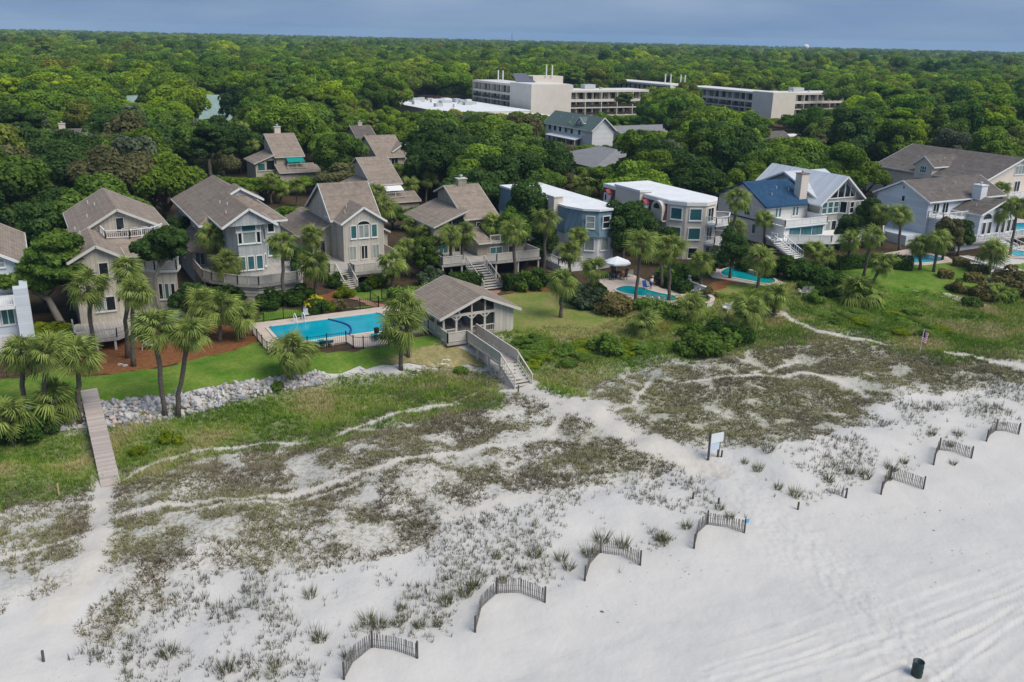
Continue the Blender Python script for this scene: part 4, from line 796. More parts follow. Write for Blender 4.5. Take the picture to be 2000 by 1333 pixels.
# ------------------------------------------------------------------ vegetation
def foliage(name,dark,light,alt=None,trans=.36):
    """leaf colour: tone of each leaf (dark..light), nudged per plant"""
    m=bpy.data.materials.new(name); m.use_nodes=True; t=m.node_tree; t.nodes.clear(); k=t.links.new
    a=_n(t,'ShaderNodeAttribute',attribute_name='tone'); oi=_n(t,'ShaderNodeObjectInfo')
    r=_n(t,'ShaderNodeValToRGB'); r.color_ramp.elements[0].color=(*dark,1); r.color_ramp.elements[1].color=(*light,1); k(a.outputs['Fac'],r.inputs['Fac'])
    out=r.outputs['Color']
    if alt:
        r2=_n(t,'ShaderNodeValToRGB'); e=r2.color_ramp.elements; e[0].color=(*alt[0],1); e[1].color=(*alt[-1],1)
        for i,c in enumerate(alt[1:-1]): q=e.new((i+1)/(len(alt)-1)); q.color=(*c,1)
        k(oi.outputs['Random'],r2.inputs['Fac'])
        mx=_n(t,'ShaderNodeMix',data_type='RGBA',blend_type='MULTIPLY'); mx.inputs['Factor'].default_value=1; k(out,mx.inputs['A']); k(r2.outputs['Color'],mx.inputs['B']); out=mx.outputs['Result']
        pn=_n(t,'ShaderNodeTexNoise'); pn.inputs['Scale'].default_value=.016; pn.inputs['Detail'].default_value=3; k(oi.outputs['Location'],pn.inputs['Vector'])
        r3=_n(t,'ShaderNodeValToRGB'); e3=r3.color_ramp.elements; e3[0].position=.32; e3[0].color=(.62,.78,.85,1); e3[1].position=.7; e3[1].color=(1.55,1.35,1.0,1); k(pn.outputs['Fac'],r3.inputs['Fac'])
        mx2=_n(t,'ShaderNodeMix',data_type='RGBA',blend_type='MULTIPLY'); mx2.inputs['Factor'].default_value=1; k(out,mx2.inputs['A']); k(r3.outputs['Color'],mx2.inputs['B']); out=mx2.outputs['Result']
    else:
        hs=_n(t,'ShaderNodeHueSaturation'); mr=_n(t,'ShaderNodeMapRange'); mr.inputs['To Min'].default_value=.78; mr.inputs['To Max'].default_value=1.25; k(oi.outputs['Random'],mr.inputs['Value']); k(mr.outputs[0],hs.inputs['Value']); k(out,hs.inputs['Color']); out=hs.outputs['Color']
    d=_n(t,'ShaderNodeBsdfDiffuse'); tr=_n(t,'ShaderNodeBsdfTranslucent'); ms=_n(t,'ShaderNodeMixShader'); ms.inputs[0].default_value=trans; o=_n(t,'ShaderNodeOutputMaterial')
    k(out,d.inputs['Color']); k(out,tr.inputs['Color']); k(d.outputs[0],ms.inputs[1]); k(tr.outputs[0],ms.inputs[2]); k(ms.outputs[0],o.inputs['Surface']); return m
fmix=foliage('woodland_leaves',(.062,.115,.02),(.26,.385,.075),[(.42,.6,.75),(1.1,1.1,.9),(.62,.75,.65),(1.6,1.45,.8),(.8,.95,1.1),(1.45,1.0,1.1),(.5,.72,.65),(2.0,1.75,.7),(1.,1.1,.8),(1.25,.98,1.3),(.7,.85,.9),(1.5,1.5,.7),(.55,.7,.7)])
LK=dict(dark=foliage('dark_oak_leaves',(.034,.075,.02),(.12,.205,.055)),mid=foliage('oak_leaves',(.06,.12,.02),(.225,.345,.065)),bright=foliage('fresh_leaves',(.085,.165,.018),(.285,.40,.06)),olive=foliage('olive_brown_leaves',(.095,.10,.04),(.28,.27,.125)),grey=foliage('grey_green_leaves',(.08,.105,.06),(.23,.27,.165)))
fhedge=foliage('hedge_leaves',(.022,.055,.012),(.10,.185,.035)); fbright=foliage('lime_shrub_leaves',(.09,.15,.008),(.30,.36,.03)); fbrown=foliage('russet_shrub_leaves',(.085,.082,.028),(.29,.25,.10)); fyel=foliage('yellow_blossom',(.35,.30,.01),(.75,.62,.03)); fmag=foliage('magnolia_leaves',(.02,.045,.018),(.15,.2,.11))
bark=mat('bark',(.085,.068,.052),(.15,.125,.1),3,.95,.02,8,.05); gbark=mat('grey_bark',(.19,.17,.145),(.27,.245,.215),3,.95,.02,8,.05); pbark=mat('palm_bark',(.085,.072,.06),(.17,.148,.122),4,.95,.03,9,.05,stretch=(1,1,3))
def leaves(pts,nrm,size,tone,rs,asp=1.5):
    """a small bent leaf spray at each point"""
    n=len(pts); nrm=nrm/(np.linalg.norm(nrm,axis=1,keepdims=True)+1e-9)
    a=rs.normal(size=(n,3)); u=np.cross(nrm,a); u/=np.linalg.norm(u,axis=1,keepdims=True)+1e-9; v=np.cross(nrm,u)
    su=(size*asp*.5)[:,None]; svv=(size*.5)[:,None]
    V=np.stack([pts-u*su,pts-v*svv+nrm*svv*.25,pts+u*su,pts+v*svv+nrm*svv*.25],1).reshape(-1,3)
    return V,np.arange(4*n).reshape(n,4),np.repeat(tone,4)
def crown(name,seed,Rr,Hc,nl,nleaf,leaf,m,flat=.8,zb=0.,lobe=(.26,.42),dome=True,spread=.85):
    rs=np.random.default_rng(seed); th=rs.random(nl)*2*np.pi; r=Rr*spread*np.sqrt(rs.random(nl))
    if dome: zc=zb+Hc*(.22+.62*(1-(r/Rr)**2))*(.72+.4*rs.random(nl))
    else: zc=zb+Hc*(.12+.8*rs.random(nl)); r=r*(1.05-.55*np.clip((zc-zb)/Hc,0,1))
    C=np.column_stack([r*np.cos(th),r*np.sin(th),zc]); rl=Rr*(lobe[0]+(lobe[1]-lobe[0])*rs.random(nl)); lt=rs.random(nl)
    k=rs.choice(nl,nleaf,p=rl**2/np.sum(rl**2)); d=rs.normal(size=(nleaf,3)); d[:,2]+=.45; d/=np.linalg.norm(d,axis=1,keepdims=True)
    q=.80+.28*rs.random(nleaf); p=C[k]+d*(rl[k]*q)[:,None]*np.array([1,1,flat])
    # drop leaves buried inside other lobes
    dist=np.linalg.norm((p[:,None,:]-C[None])/np.array([1,1,flat]),axis=2)/rl[None]; keep=(dist<.72).sum(1)==0
    p,d,k=p[keep],d[keep],k[keep]; n=len(p)
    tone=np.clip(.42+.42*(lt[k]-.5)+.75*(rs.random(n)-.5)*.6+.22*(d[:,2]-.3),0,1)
    V,Fc,tn=leaves(p,d+rs.normal(size=(n,3))*.55+np.array([0,0,.25]),leaf*(.6+.8*rs.random(n)),tone,rs)
    return npmesh(name,V,Fc,m,dict(tone=tn))
def limbs(name,seed,Hh,Rr,r0,m,nb=6,fork=.35,lean=0.):
    rs=random.Random(seed); b=MB(); top=Hh
    pts=[(0,0,-.4),(lean*.15+.1*rs.uniform(-1,1),0,top*fork*.5),(lean*.4,.1*rs.uniform(-1,1),top*fork)]; b.tube(pts,[r0*1.25,r0,r0*.85],8)
    for i in range(nb):
        a=2*math.pi*(i+rs.random()*.6)/nb; rr=Rr*rs.uniform(.45,.8); z1=top*rs.uniform(.6,.9)
        p0=pts[2]; p2=(p0[0]+rr*math.cos(a),p0[1]+rr*math.sin(a),z1); pm=((p0[0]*.55+p2[0]*.45)+rs.uniform(-.3,.3),(p0[1]*.55+p2[1]*.45),p0[2]*.45+z1*.55)
        b.tube([p0,pm,p2],[r0*.5,r0*.33,r0*.1],6)
    return b.mesh(name,m,smooth=True)
TREES={}
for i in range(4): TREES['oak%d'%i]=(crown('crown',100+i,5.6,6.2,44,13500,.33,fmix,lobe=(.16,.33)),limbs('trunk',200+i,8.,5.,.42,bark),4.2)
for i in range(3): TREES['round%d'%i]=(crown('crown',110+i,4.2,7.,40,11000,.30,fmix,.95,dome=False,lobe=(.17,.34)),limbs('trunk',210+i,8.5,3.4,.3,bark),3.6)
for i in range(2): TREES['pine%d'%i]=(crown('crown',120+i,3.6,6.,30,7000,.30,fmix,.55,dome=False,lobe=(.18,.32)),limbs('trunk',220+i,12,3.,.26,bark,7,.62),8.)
def tree(kind,x,y,s,rot,look,label,group,name='tree',z=None,sz=None,cat='tree'):
    cm,tm,zc=TREES[kind]; z=gz(x,y) if z is None else z
    o=bpy.data.objects.new(name,None); col.objects.link(o); o.location=(x,y,z-.1); o.rotation_euler=(0,0,rot); o.scale=(s,s,sz or s); tag(o,label,cat,group)
    a=link('trunk',tm,o); c=link('crown',cm,o,(0,0,zc))
    if look: c.material_slots[0].link='OBJECT'; c.material_slots[0].material=LK[look]
    return o
# shrubs: low crowns on short stems
SHR={}
for nm,fm in (('hedge',fhedge),('lime',fbright),('brown',fbrown),('magnolia',fmag),('wax',LK['mid'])): SHR[nm]=[crown('foliage',300+i,1.25,1.7,16,2700,.17,fm,.85,-.25,(.34,.5)) for i in range(2)]
stemm=MB().tube([(0,0,-.2),(.02,0,.9)],[.06,.03],6).mesh('stem',bark)
def shrub(kind,x,y,s,label,group=None,sz=None,name='shrub',cat='shrub',z=None,blossom=None):
    o=bpy.data.objects.new(name,None); col.objects.link(o); o.location=(x,y,gz(x,y) if z is None else z); o.rotation_euler=(0,0,random.uniform(0,6.28)); o.scale=(s,s,sz or s); tag(o,label,cat,group)
    link('foliage',random.choice(SHR[kind]),o); link('stem',stemm,o)
    if blossom: link('blossom',blossom,o)
    return o
blos=crown('blossom',330,1.2,1.6,12,420,.2,fyel,.8,.1,(.34,.5))
# hedges: clipped or rounded masses built to their own outline
def hedge(pts,w,h,label,m=None,density=55,rough=.12,name='hedge',cat='hedge',leaf=.2):
    rs=np.random.default_rng(int(abs(pts[0][0]*7+pts[0][1]*13))); P_=[];N=[]
    for (x0,y0),(x1,y1) in zip(pts[:-1],pts[1:]):
        L_=math.hypot(x1-x0,y1-y0); n=int(L_*(w+2*h)*density); tx,ty=(x1-x0)/L_,(y1-y0)/L_; nx,ny=-ty,tx
        u=rs.random(n)*L_; s=(rs.random(n)-.5)*(w+2*h)
        top=np.abs(s)<w/2; off=np.where(top,s,np.sign(s)*w/2); zz=np.where(top,h,h-(np.abs(s)-w/2)); rr=rs.normal(size=n)*rough
        x=x0+tx*u+nx*off; y=y0+ty*u+ny*off
        z=hgt(x,y,False)+np.maximum(zz,0)*(1+.10*(fbm(x,y,1.3,2)-.5)*4)+np.where(top,rr,0)
        P_.append(np.column_stack([x+np.where(top,0,nx*rr),y+np.where(top,0,ny*rr),z])); N.append(np.column_stack([np.where(top,0,nx*np.sign(s)),np.where(top,0,ny*np.sign(s)),np.where(top,1.,.25)]))
    for (x0,y0),sg in ((pts[0],-1),(pts[-1],1)):
        a,b=(pts[0],pts[1]) if sg<0 else (pts[-2],pts[-1]); L_=math.hypot(b[0]-a[0],b[1]-a[1]); tx,ty=(b[0]-a[0])/L_*sg,(b[1]-a[1])/L_*sg; n=int(w*h*density)
        s=(rs.random(n)-.5)*w; x=x0-ty*s+tx*rs.normal(size=n)*rough; y=y0+tx*s+ty*rs.normal(size=n)*rough; P_.append(np.column_stack([x,y,hgt(x,y,False)+rs.random(n)*h])); N.append(np.tile([tx,ty,.2],(n,1)))
    p=np.vstack(P_); nn=np.vstack(N); n=len(p); c=(p[:,0].mean(),p[:,1].mean()); org=(c[0],c[1],gz(*c))
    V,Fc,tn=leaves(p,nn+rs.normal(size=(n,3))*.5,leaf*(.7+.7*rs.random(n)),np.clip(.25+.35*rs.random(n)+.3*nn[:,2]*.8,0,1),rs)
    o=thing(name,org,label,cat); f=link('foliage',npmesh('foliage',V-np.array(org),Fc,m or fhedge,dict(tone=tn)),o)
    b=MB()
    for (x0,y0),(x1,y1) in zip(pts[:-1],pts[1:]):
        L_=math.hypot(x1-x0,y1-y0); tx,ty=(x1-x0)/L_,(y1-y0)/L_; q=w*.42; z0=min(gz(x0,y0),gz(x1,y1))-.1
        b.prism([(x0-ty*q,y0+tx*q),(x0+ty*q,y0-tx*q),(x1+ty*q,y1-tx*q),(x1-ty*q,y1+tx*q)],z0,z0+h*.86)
    b.build('shade_core',mat('hedge_shade',(.014,.022,.008)),o); return o  # solid core coloured near-black in place of shade among the leaves
# ------------------------------------------------------------------ sabal palms
fp=foliage('palm_fronds',(.045,.082,.016),(.30,.37,.095),trans=.2); fpd=foliage('dry_fronds',(.13,.09,.04),(.30,.23,.12),trans=.1)
def frond(seed,dry=False):
    rs=np.random.default_rng(seed); V=[];Fc=[];T=[]
    def quad(a,b,c,d,t): n=len(V); V.extend([a,b,c,d]); Fc.append([n,n+1,n+2,n+3]); T.extend([t]*4)
    pl=.95; z=lambda x:.12*x-.26*x*x
    for i in range(3):
        x0,x1=pl*i/3,pl*(i+1)/3; quad((x0,-.022,z(x0)),(x1,-.018,z(x1)),(x1,.018,z(x1)),(x0,.022,z(x0)),.55)
    n=21; c=np.array([pl,0,z(pl)])
    for i in range(n):
        a=R(-128+256*i/(n-1)); L_=(1.0-.3*abs(a)/2.2)*(.78+.4*rs.random()); w_=.045; t0=.35+.5*rs.random()
        dx,dy=math.cos(a),math.sin(a); nx,ny=-dy,dx; fold=.05*(1 if i%2 else -1)
        p0=c; droop=.42+.4*rs.random()
        p1=c+np.array([dx*L_*.52,dy*L_*.52,-.09*L_+fold]); p2=c+np.array([dx*L_*.86,dy*L_*.86,-droop*L_]); 
        quad(p0+[0,0,0],p0+[nx*.02,ny*.02,0],p1+[nx*w_,ny*w_,0],p1-[nx*w_,ny*w_,.02],t0); quad(p1-[nx*w_,ny*w_,.02],p1+[nx*w_,ny*w_,0],p2+[nx*.012,ny*.012,0],p2-[nx*.012,ny*.012,0],t0+.12)
    return np.array(V),np.array(Fc),np.clip(T,0,1)
FR=[frond(i) for i in range(4)]; FRM=[npmesh('frond',v,f,fp,dict(tone=t)) for v,f,t in FR]; FRD=npmesh('dry_frond',*FR[0][:2],fpd,dict(tone=FR[0][2]))
def frondset(seed,n=44):
    rs=np.random.default_rng(seed); out=[]
    for i in range(n):
        u=(i+.5)/n; el=R(84-132*u**1.08+rs.normal()*11); az=i*2.39996+rs.normal()*.25; sc_=(.74+.42*rs.random())*(.8 if el>R(60) else 1.)
        out.append((az,el,rs.normal()*.5,sc_,i%4,u))
    return out
def fmat(az,el,roll,s,tip=0): return Matrix.Rotation(az,4,'Z')@Matrix.Rotation(-el,4,'Y')@Matrix.Rotation(roll,4,'X')@Matrix.Scale(s,4)
def crownpalm(seed,n=44):
    V=[];Fc=[];T=[];k=0
    for az,el,roll,s,j,u in frondset(seed,n):
        M=np.array(fmat(az,el,roll,s)); v,f,t=FR[j]; V.append(v@M[:3,:3].T); Fc.append(f+k); T.append(np.clip(t*(.72+.5*(1-u)),0,1)); k+=len(v)
    return npmesh('crown',np.vstack(V),np.vstack(Fc),fp,dict(tone=np.concatenate(T)))
PC=[crownpalm(400+i,46) for i in range(4)]
_skirt=[]
for i in range(2):
    V=[];Fc=[];k=0;T=[]
    rs=np.random.default_rng(440+i)
    for j in range(9):
        M=np.array(fmat(rs.random()*6.28,R(-58-22*rs.random()),rs.normal()*.4,.75)); v,f,t=FR[j%4]; V.append(v@M[:3,:3].T); Fc.append(f+k); T.append(t); k+=len(v)
    _skirt.append(npmesh('dry_skirt',np.vstack(V),np.vstack(Fc),fpd,dict(tone=np.concatenate(T))))
def palm(base,top,label,group,s=1.,big=False,skirt=True,fat=.19,fronds=None,pos=None):
    """base and crown centre are picture points; the crown stands at the base's distance"""
    if pos is None:
        b=G(*base); d=ray(*top); hd=np.array([FW[0],FW[1],0]); hd/=np.linalg.norm(hd); t_=CAM+d*(((b-CAM)@hd)/(d@hd))
    else: b,t_=np.array(pos[0],float),np.array(pos[1],float)
    o=bpy.data.objects.new('sabal_palm',None); col.objects.link(o); o.location=b; ORG[o.name]=Vector(b); tag(o,label,'palm tree',group)
    top_=Vector(t_)-Vector(b); top_.z=max(top_.z,.7); rs=random.Random(int(base[0]*31+base[1]))
    m=MB(); n=7; pts=[]; rad=[]
    for i in range(n+1):
        u=i/n; c=top_*u; c.x*=u**.3 if u else 0; c.y*=u**.3 if u else 0; bow=math.sin(u*math.pi)*.12*rs.uniform(-1,1)
        pts.append((c.x+bow,c.y,c.z-.25 if i==0 else c.z)); rad.append(fat*(1.35 if i==0 else 1.1 if i==1 else 1.)*rs.uniform(.94,1.06)*(1.25 if u>.86 else 1))
    m.tube(pts,rad,9); tr=link('trunk',m.mesh('trunk',pbark,smooth=True),o)
    rz=rs.uniform(0,6.28)
    if big:
        M0=Matrix.Translation(top_)@Matrix.Rotation(rz,4,'Z')@Matrix.Scale(s,4)
        for az,el,roll,sf,j,u in frondset(rs.randint(0,999),fronds or 40):
            f=link('frond',FRM[j],o); f.matrix_local=M0@fmat(az,el,roll,sf)
    else:
        c=link('crown',PC[rs.randint(0,3)],o,top_,(rs.uniform(-.12,.12),rs.uniform(-.12,.12),rz)); c.scale=(s,s,s*rs.uniform(.9,1.05))
    if skirt: k=link('dry_skirt',_skirt[rs.randint(0,1)],o,top_,(0,0,rz)); k.scale=(s*.8,)*3
    return o
# ------------------------------------------------------------------ dune plants: uncounted growth
def tufts(name,n,area,zone,hrange,blades,width,spread,ramp,label,droop=.35,clump=None,thr=.45):
    rs=np.random.default_rng(abs(hash(name))%9973 if False else len(name)*77); x=area[0]+rs.random(n)*(area[1]-area[0]); y=area[2]+rs.random(n)*(area[3]-area[2])
    z=hgt(x,y,True); px,py,dd=projv(np.column_stack([x,y,z])); k=(px>-60)&(px<2060)&(py<1400)&(dd>5); x,y,z=x[k],y[k],z[k]
    zz=zones(x,y)[zone]; pr=zz.copy()
    if clump: pr=pr*np.clip((fbm(x+11,y+5,clump,3)-thr+(.05*np.clip((x-33)/8,0,1) if zone==0 else 0))*5,0.02,1)
    if zone==2:
        for f in FEN: pr=pr*(segdist(x,y,f)>1.3)
    k=rs.random(len(x))<pr; x,y,z=x[k],y[k],z[k]; n=len(x)
    h=hrange[0]+(hrange[1]-hrange[0])*rs.random(n)**1.4*(.6+.8*fbm(x,y,3,2)); tn=np.clip(fbm(x+70,y,4.5,3)*(2.3 if zone==1 else 1.3)-(.68 if zone==1 else .18)+(rs.random(n)-.5)*(.45 if zone==1 else .75)+(.14*np.clip((x-33)/8,0,1) if zone==0 else 0),0,1)
    B=blades; xb=np.repeat(x,B); yb=np.repeat(y,B); zb=np.repeat(z,B); hb=np.repeat(h,B)*(.55+.6*rs.random(n*B)); th=rs.random(n*B)*2*np.pi; ph=rs.random(n*B)*2*np.pi
    sp=spread*rs.random(n*B)*np.repeat(.6+.8*rs.random(n),B); x0=xb+np.cos(th)*sp*.5; y0=yb+np.sin(th)*sp*.5; ln=hb*droop*(.4+rs.random(n*B))
    x1=x0+np.cos(th)*ln+np.cos(ph)*.05; y1=y0+np.sin(th)*ln; w_=width*(.6+.8*rs.random(n*B)); cx,cy_=np.cos(ph)*w_,np.sin(ph)*w_
    V=np.stack([np.column_stack([x0-cx,y0-cy_,zb-.03]),np.column_stack([x0+cx,y0+cy_,zb-.03]),np.column_stack([x1,y1,zb+hb])],1).reshape(-1,3)
    t_=np.clip(np.repeat(tn,B)+(rs.random(n*B)-.5)*.35,0,1); T=np.stack([t_*.8,t_*.8,t_],1).ravel()
    m=bpy.data.materials.new(name); m.use_nodes=True; nt_=m.node_tree; b=nt_.nodes['Principled BSDF']; b.inputs['Roughness'].default_value=.9; b.inputs['Specular IOR Level'].default_value=.1
    a=_n(nt_,'ShaderNodeAttribute',attribute_name='tone'); r=_n(nt_,'ShaderNodeValToRGB'); e=r.color_ramp.elements; e[0].color=(*ramp[0],1); e[1].color=(*ramp[-1],1)
    for i,c in enumerate(ramp[1:-1]): q=e.new((i+1)/(len(ramp)-1)); q.color=(*c,1)
    nt_.links.new(a.outputs['Fac'],r.inputs['Fac']); nt_.links.new(r.outputs['Color'],b.inputs['Base Color'])
    o=link(name,npmesh(name,V,np.arange(3*n*B).reshape(-1,3),m,dict(tone=T))); tag(o,label,'grass',kind='stuff'); return n
AR=(-12,125,34,84)
tufts('dune_scrub',260000,AR,0,(.10,.32),9,.032,.36,[(.16,.135,.10),(.25,.215,.155),(.235,.215,.115),(.26,.265,.12),(.40,.355,.215)],'low grey brown scrub matting the dune ridge',.9,2.2,.36)
tufts('lush_grass',210000,AR,1,(.16,.5),7,.026,.26,[(.095,.185,.02),(.165,.275,.032),(.25,.335,.06),(.36,.335,.125),(.54,.45,.235)],'long green and straw coloured grass filling the dune hollows',.6)
tufts('sea_oats',110000,AR,2,(.2,.62),6,.015,.24,[(.085,.085,.072),(.125,.125,.09),(.17,.17,.10),(.24,.22,.14)],'thin dark sea oats scattered over the white foredune sand',.35,2.6,.43)
# ------------------------------------------------------------------ palms (base and crown as seen; where they stand)
PALMS=[ # base, crown centre, size, separate fronds, label
((185,690),(172,560),1.15,1,'sabal palm rising through the corner of the taupe house deck'),
((249,700),(248,528),1.,1,'slender sabal palm in pine straw, taller of a close pair'),
((261,716),(262,572),1.05,1,'slender sabal palm in pine straw, shorter of a close pair'),
((323,816),(300,640),1.1,1,'tall sabal palm on the rocks leaning toward the boardwalk'),
((347,816),(372,652),1.1,1,'tall sabal palm on the rocks leaning away from the boardwalk'),
((157,828),(150,695),1.1,1,'thick trunked sabal palm beside the boardwalk head'),
((50,800),(42,690),1.15,1,'bushy palm overhanging the white house terrace'),
((85,835),(95,690),1.2,1,'dense palm in the thicket by the rocks'),
((110,830),(105,780),1.1,1,'low palmetto under the thicket of palms'),
((25,870),(15,815),1.1,1,'low palmetto among shrubs at the dune edge'),
((570,748),(573,690),1.25,1,'squat bushy palm growing on the rock bank'),
((783,722),(782,640),1.2,1,'stout palm with boot studded trunk in front of the pool, seaward of twins'),
((797,698),(790,605),1.15,1,'stout palm in front of the pool, landward of twins'),
((415,562),(413,460),1.05,0,'sabal palm before the blue grey house porch'),
((440,582),(440,515),1.1,0,'short sabal palm before the blue grey house deck'),
((483,556),(485,503),1.,0,'sabal palm growing through the blue grey house deck'),
((556,598),(549,475),1.05,1,'tall single sabal palm at the end of the blue grey house'),
((617,592),(613,515),1.1,0,'sabal palm beside the stair of the warm grey house'),
((608,530),(608,460),.9,0,'sabal palm against the side roof of the warm grey house'),
((748,500),(748,405),1.05,1,'tall sabal palm at the front of the warm grey house'),
((738,470),(735,375),.9,0,'sabal palm behind the warm grey house corner'),
((768,565),(765,515),1.2,1,'thick short sabal palm beside the arched deck'),
((795,540),(792,485),1.,0,'sabal palm between the warm and olive grey houses'),
((430,668),(432,600),1.25,1,'bushy palmetto by the corner of the pool fence, nearer the hammock'),
((472,662),(470,615),1.2,1,'bushy palmetto by the corner of the pool fence, touching it'),
((395,655),(398,590),1.1,0,'palmetto clump below the blue grey house'),
((880,545),(880,460),.95,0,'sabal palm by the olive grey house deck, one of a pair'),
((902,538),(905,455),.95,0,'sabal palm by the olive grey house deck, one of a pair'),
((830,520),(832,455),.95,0,'sabal palm at the side of the olive grey house'),
((800,505),(805,440),.95,0,'sabal palm in the gap beside the olive grey house'),
((962,520),(962,437),1.,0,'sabal palm at the balcony of the olive grey house'),
((1006,566),(1003,452),1.05,1,'tall sabal palm near the foot of the wide stair'),
((1062,542),(1066,430),1.05,1,'tall sabal palm between olive grey and blue metal houses'),
((1130,525),(1130,458),.95,0,'sabal palm against the blue metal house front'),
((1112,545),(1112,492),1.05,0,'sabal palm below the blue metal house terrace'),
((1095,621),(1095,550),1.1,1,'small lone palm standing on the dry lawn'),
((1150,592),(1160,525),1.05,1,'sabal palm at the landward end of the shrub row'),
((1240,603),(1252,475),1.15,1,'tall sabal palm crossing the curved pool, seaward trunk'),
((1306,590),(1308,482),1.15,1,'tall sabal palm at the far end of the curved pool'),
((1293,562),(1285,480),1.,0,'sabal palm in the paving of the curved pool'),
((1369,572),(1370,512),1.05,1,'sabal palm by the low white wall'),
((1228,470),(1222,395),1.,0,'sabal palm between the two flat roofed houses'),
((1350,628),(1350,600),1.1,1,'bushy palm at the end of the pool hedge'),
((1258,655),(1257,632),1.05,1,'low palmetto on the edge of the dry lawn'),
((1455,645),(1460,607),1.15,1,'bushy palm beside the white garden chair'),
((1510,618),(1515,578),1.1,1,'palm over the stepped dune path'),
((1420,520),(1441,390),1.05,1,'very tall leaning palm before the navy roofed house'),
((1493,480),(1493,428),1.,0,'sabal palm at the corner of the navy roofed house'),
((1480,563),(1485,508),1.15,1,'sabal palm on the coping of the dark turquoise pool'),
((1440,485),(1437,445),1.,0,'sabal palm in the planting beside the navy roofed house'),
((1595,535),(1588,490),1.,1,'palm in front of the sea deck, nearer the stair'),
((1615,535),(1612,497),.9,0,'palm in front of the sea deck, one of a clump'),
((1655,527),(1660,470),1.,1,'palm on the lawn beside the dark hedge'),
((1686,542),(1705,462),1.05,1,'tall curving palm on the bright lawn'),
((1703,556),(1726,515),1.1,1,'strongly leaning palm on the bright lawn'),
((1672,590),(1672,572),1.7,1,'broad rounded palmetto at the edge of the bright lawn'),
((1756,490),(1757,420),1.1,1,'sabal palm against the pale blue cottage side wall'),
((1722,480),(1722,415),1.,0,'sabal palm in the gap beside the pale blue cottage'),
((1700,470),(1698,420),1.,0,'sabal palm in the gap behind the glazed wing'),
((1797,528),(1796,478),1.,0,'sabal palm at the small blue pool, thinner'),
((1823,532),(1834,468),1.15,1,'sabal palm at the small blue pool, fuller'),
((1931,537),(1936,492),1.25,1,'squat palm on the stony bank by the sea wall'),
((1941,445),(1955,370),1.05,0,'tall palm beside the large cream house balcony'),
((1940,475),(1952,412),1.1,0,'palm before the cottage deck'),
((1972,500),(1988,403),1.15,0,'tall palm beside the plunge pool'),
((1945,592),(1950,575),1.1,1,'low palmetto beside the shell walk'),
((490,345),(490,282),1.,0,'palm beside the green awning house, fuller'),((470,340),(471,252),.95,0,'palm beside the green awning house, taller'),
((530,400),(530,352),1.,0,'palm behind the blue grey house, first of a row'),((580,405),(580,362),1.,0,'palm behind the blue grey house, second of a row'),((548,398),(550,372),.8,0,'palm behind the blue grey house, shortest of a row'),
((775,385),(775,335),.95,0,'palm behind the warm grey house, near the awning'),((832,400),(836,350),1.05,0,'palm behind the olive grey house, larger'),((803,405),(800,360),.9,0,'palm behind the olive grey house, smaller'),
((630,360),(628,335),.8,0,'palm at the white awning house'),((710,290),(709,262),.85,0,'palm before the pale taupe house'),((1120,285),(1120,247),1.05,0,'palm in front of the white green roofed house'),
((1140,390),(1140,358),1.7,0,'large golden date palm behind the flat white roof'),((1250,350),(1247,312),.9,0,'palm among oaks by the grey hip roof'),((1765,262),(1768,232),.9,0,'palm in the woods behind the large cream house, taller'),((1815,275),(1815,250),.9,0,'palm in the woods behind the large cream house, shorter'),
((1660,330),(1660,302),.9,0,'palm beyond the pale metal roof'),((1555,270),(1553,245),1.,0,'palm by the hotel gatehouse'),((1500,285),(1498,258),.9,0,'palm before the hotel stair tower'),
]
for b_,t_,s_,big,lab in PALMS: palm(b_,t_,lab,'sabal palms among the houses',s_*random.uniform(.94,1.1),bool(big),skirt=random.random()<.8)
# ------------------------------------------------------------------ trees placed one by one near the houses
def at(px,py): p=G(px,py); return p[0],p[1]
def leafy(seed,Rr,Hc,nl,nleaf,leaf,m,**k): return crown('crown',seed,Rr,Hc,nl,nleaf,leaf,m,**k)
def bent_oak(base,pts,rad,label,crowns,look,rz=.4):
    b=G(*base); o=thing('live_oak',b,label,'tree'); m=MB(); hd=np.array([FW[0],FW[1],0]); hd/=np.linalg.norm(hd)
    wp=[]
    for q in [base]+pts:
        d=ray(*q); p=CAM+d*(((b-CAM)@hd)/(d@hd)); wp.append(tuple(p-b))
    wp[0]=(0,0,-.3); m.tube(wp,rad,9)
    for (px,py,Rr,Hc,seed) in crowns:
        d=ray(px,py); p=CAM+d*(((b-CAM)@hd)/(d@hd))-b; m.tube([wp[-1],((wp[-1][0]+p[0])/2,(wp[-1][1]+p[1])/2+.3,(wp[-1][2]+p[2])/2),tuple(p)],[rad[-1],rad[-1]*.6,.05],6)
    m_=link('trunk',m.mesh('trunk',gbark,smooth=True),o)
    for (px,py,Rr,Hc,seed) in crowns:
        d=ray(px,py); p=CAM+d*(((b-CAM)@hd)/(d@hd))-b; link('crown',crown('crown',seed,Rr,Hc,18,2600,.34,LK[look],.7,-Hc*.45),o,tuple(p))
    return o
bent_oak((135,655),[(112,618),(95,585),(70,572),(60,560)],[.42,.36,.3,.24,.2],'wind bent live oak with grey trunk leaning over the white house',[(55,552,2.2,1.7,501),(85,522,2.3,2.,502),(125,505,1.9,1.8,503),(112,472,1.9,1.9,504),(22,545,1.9,1.5,505),(150,530,1.5,1.2,506),(90,490,1.7,1.6,507)],'mid')
bent_oak((322,640),[(308,590),(302,545),(312,520)],[.26,.22,.18,.15],'slender oak with forked grey trunk before the taupe house balcony',[(300,480,1.9,1.8,511),(330,465,1.8,1.8,512),(310,500,1.6,1.4,513),(345,490,1.2,1.2,514)],'dark')
def put(kind,px,py,s,look,label,sz=None,rot=None): x,y=at(px,py); return tree(kind,x,y,s,random.uniform(0,6) if rot is None else rot,look,label,'trees standing between the houses',sz=sz)
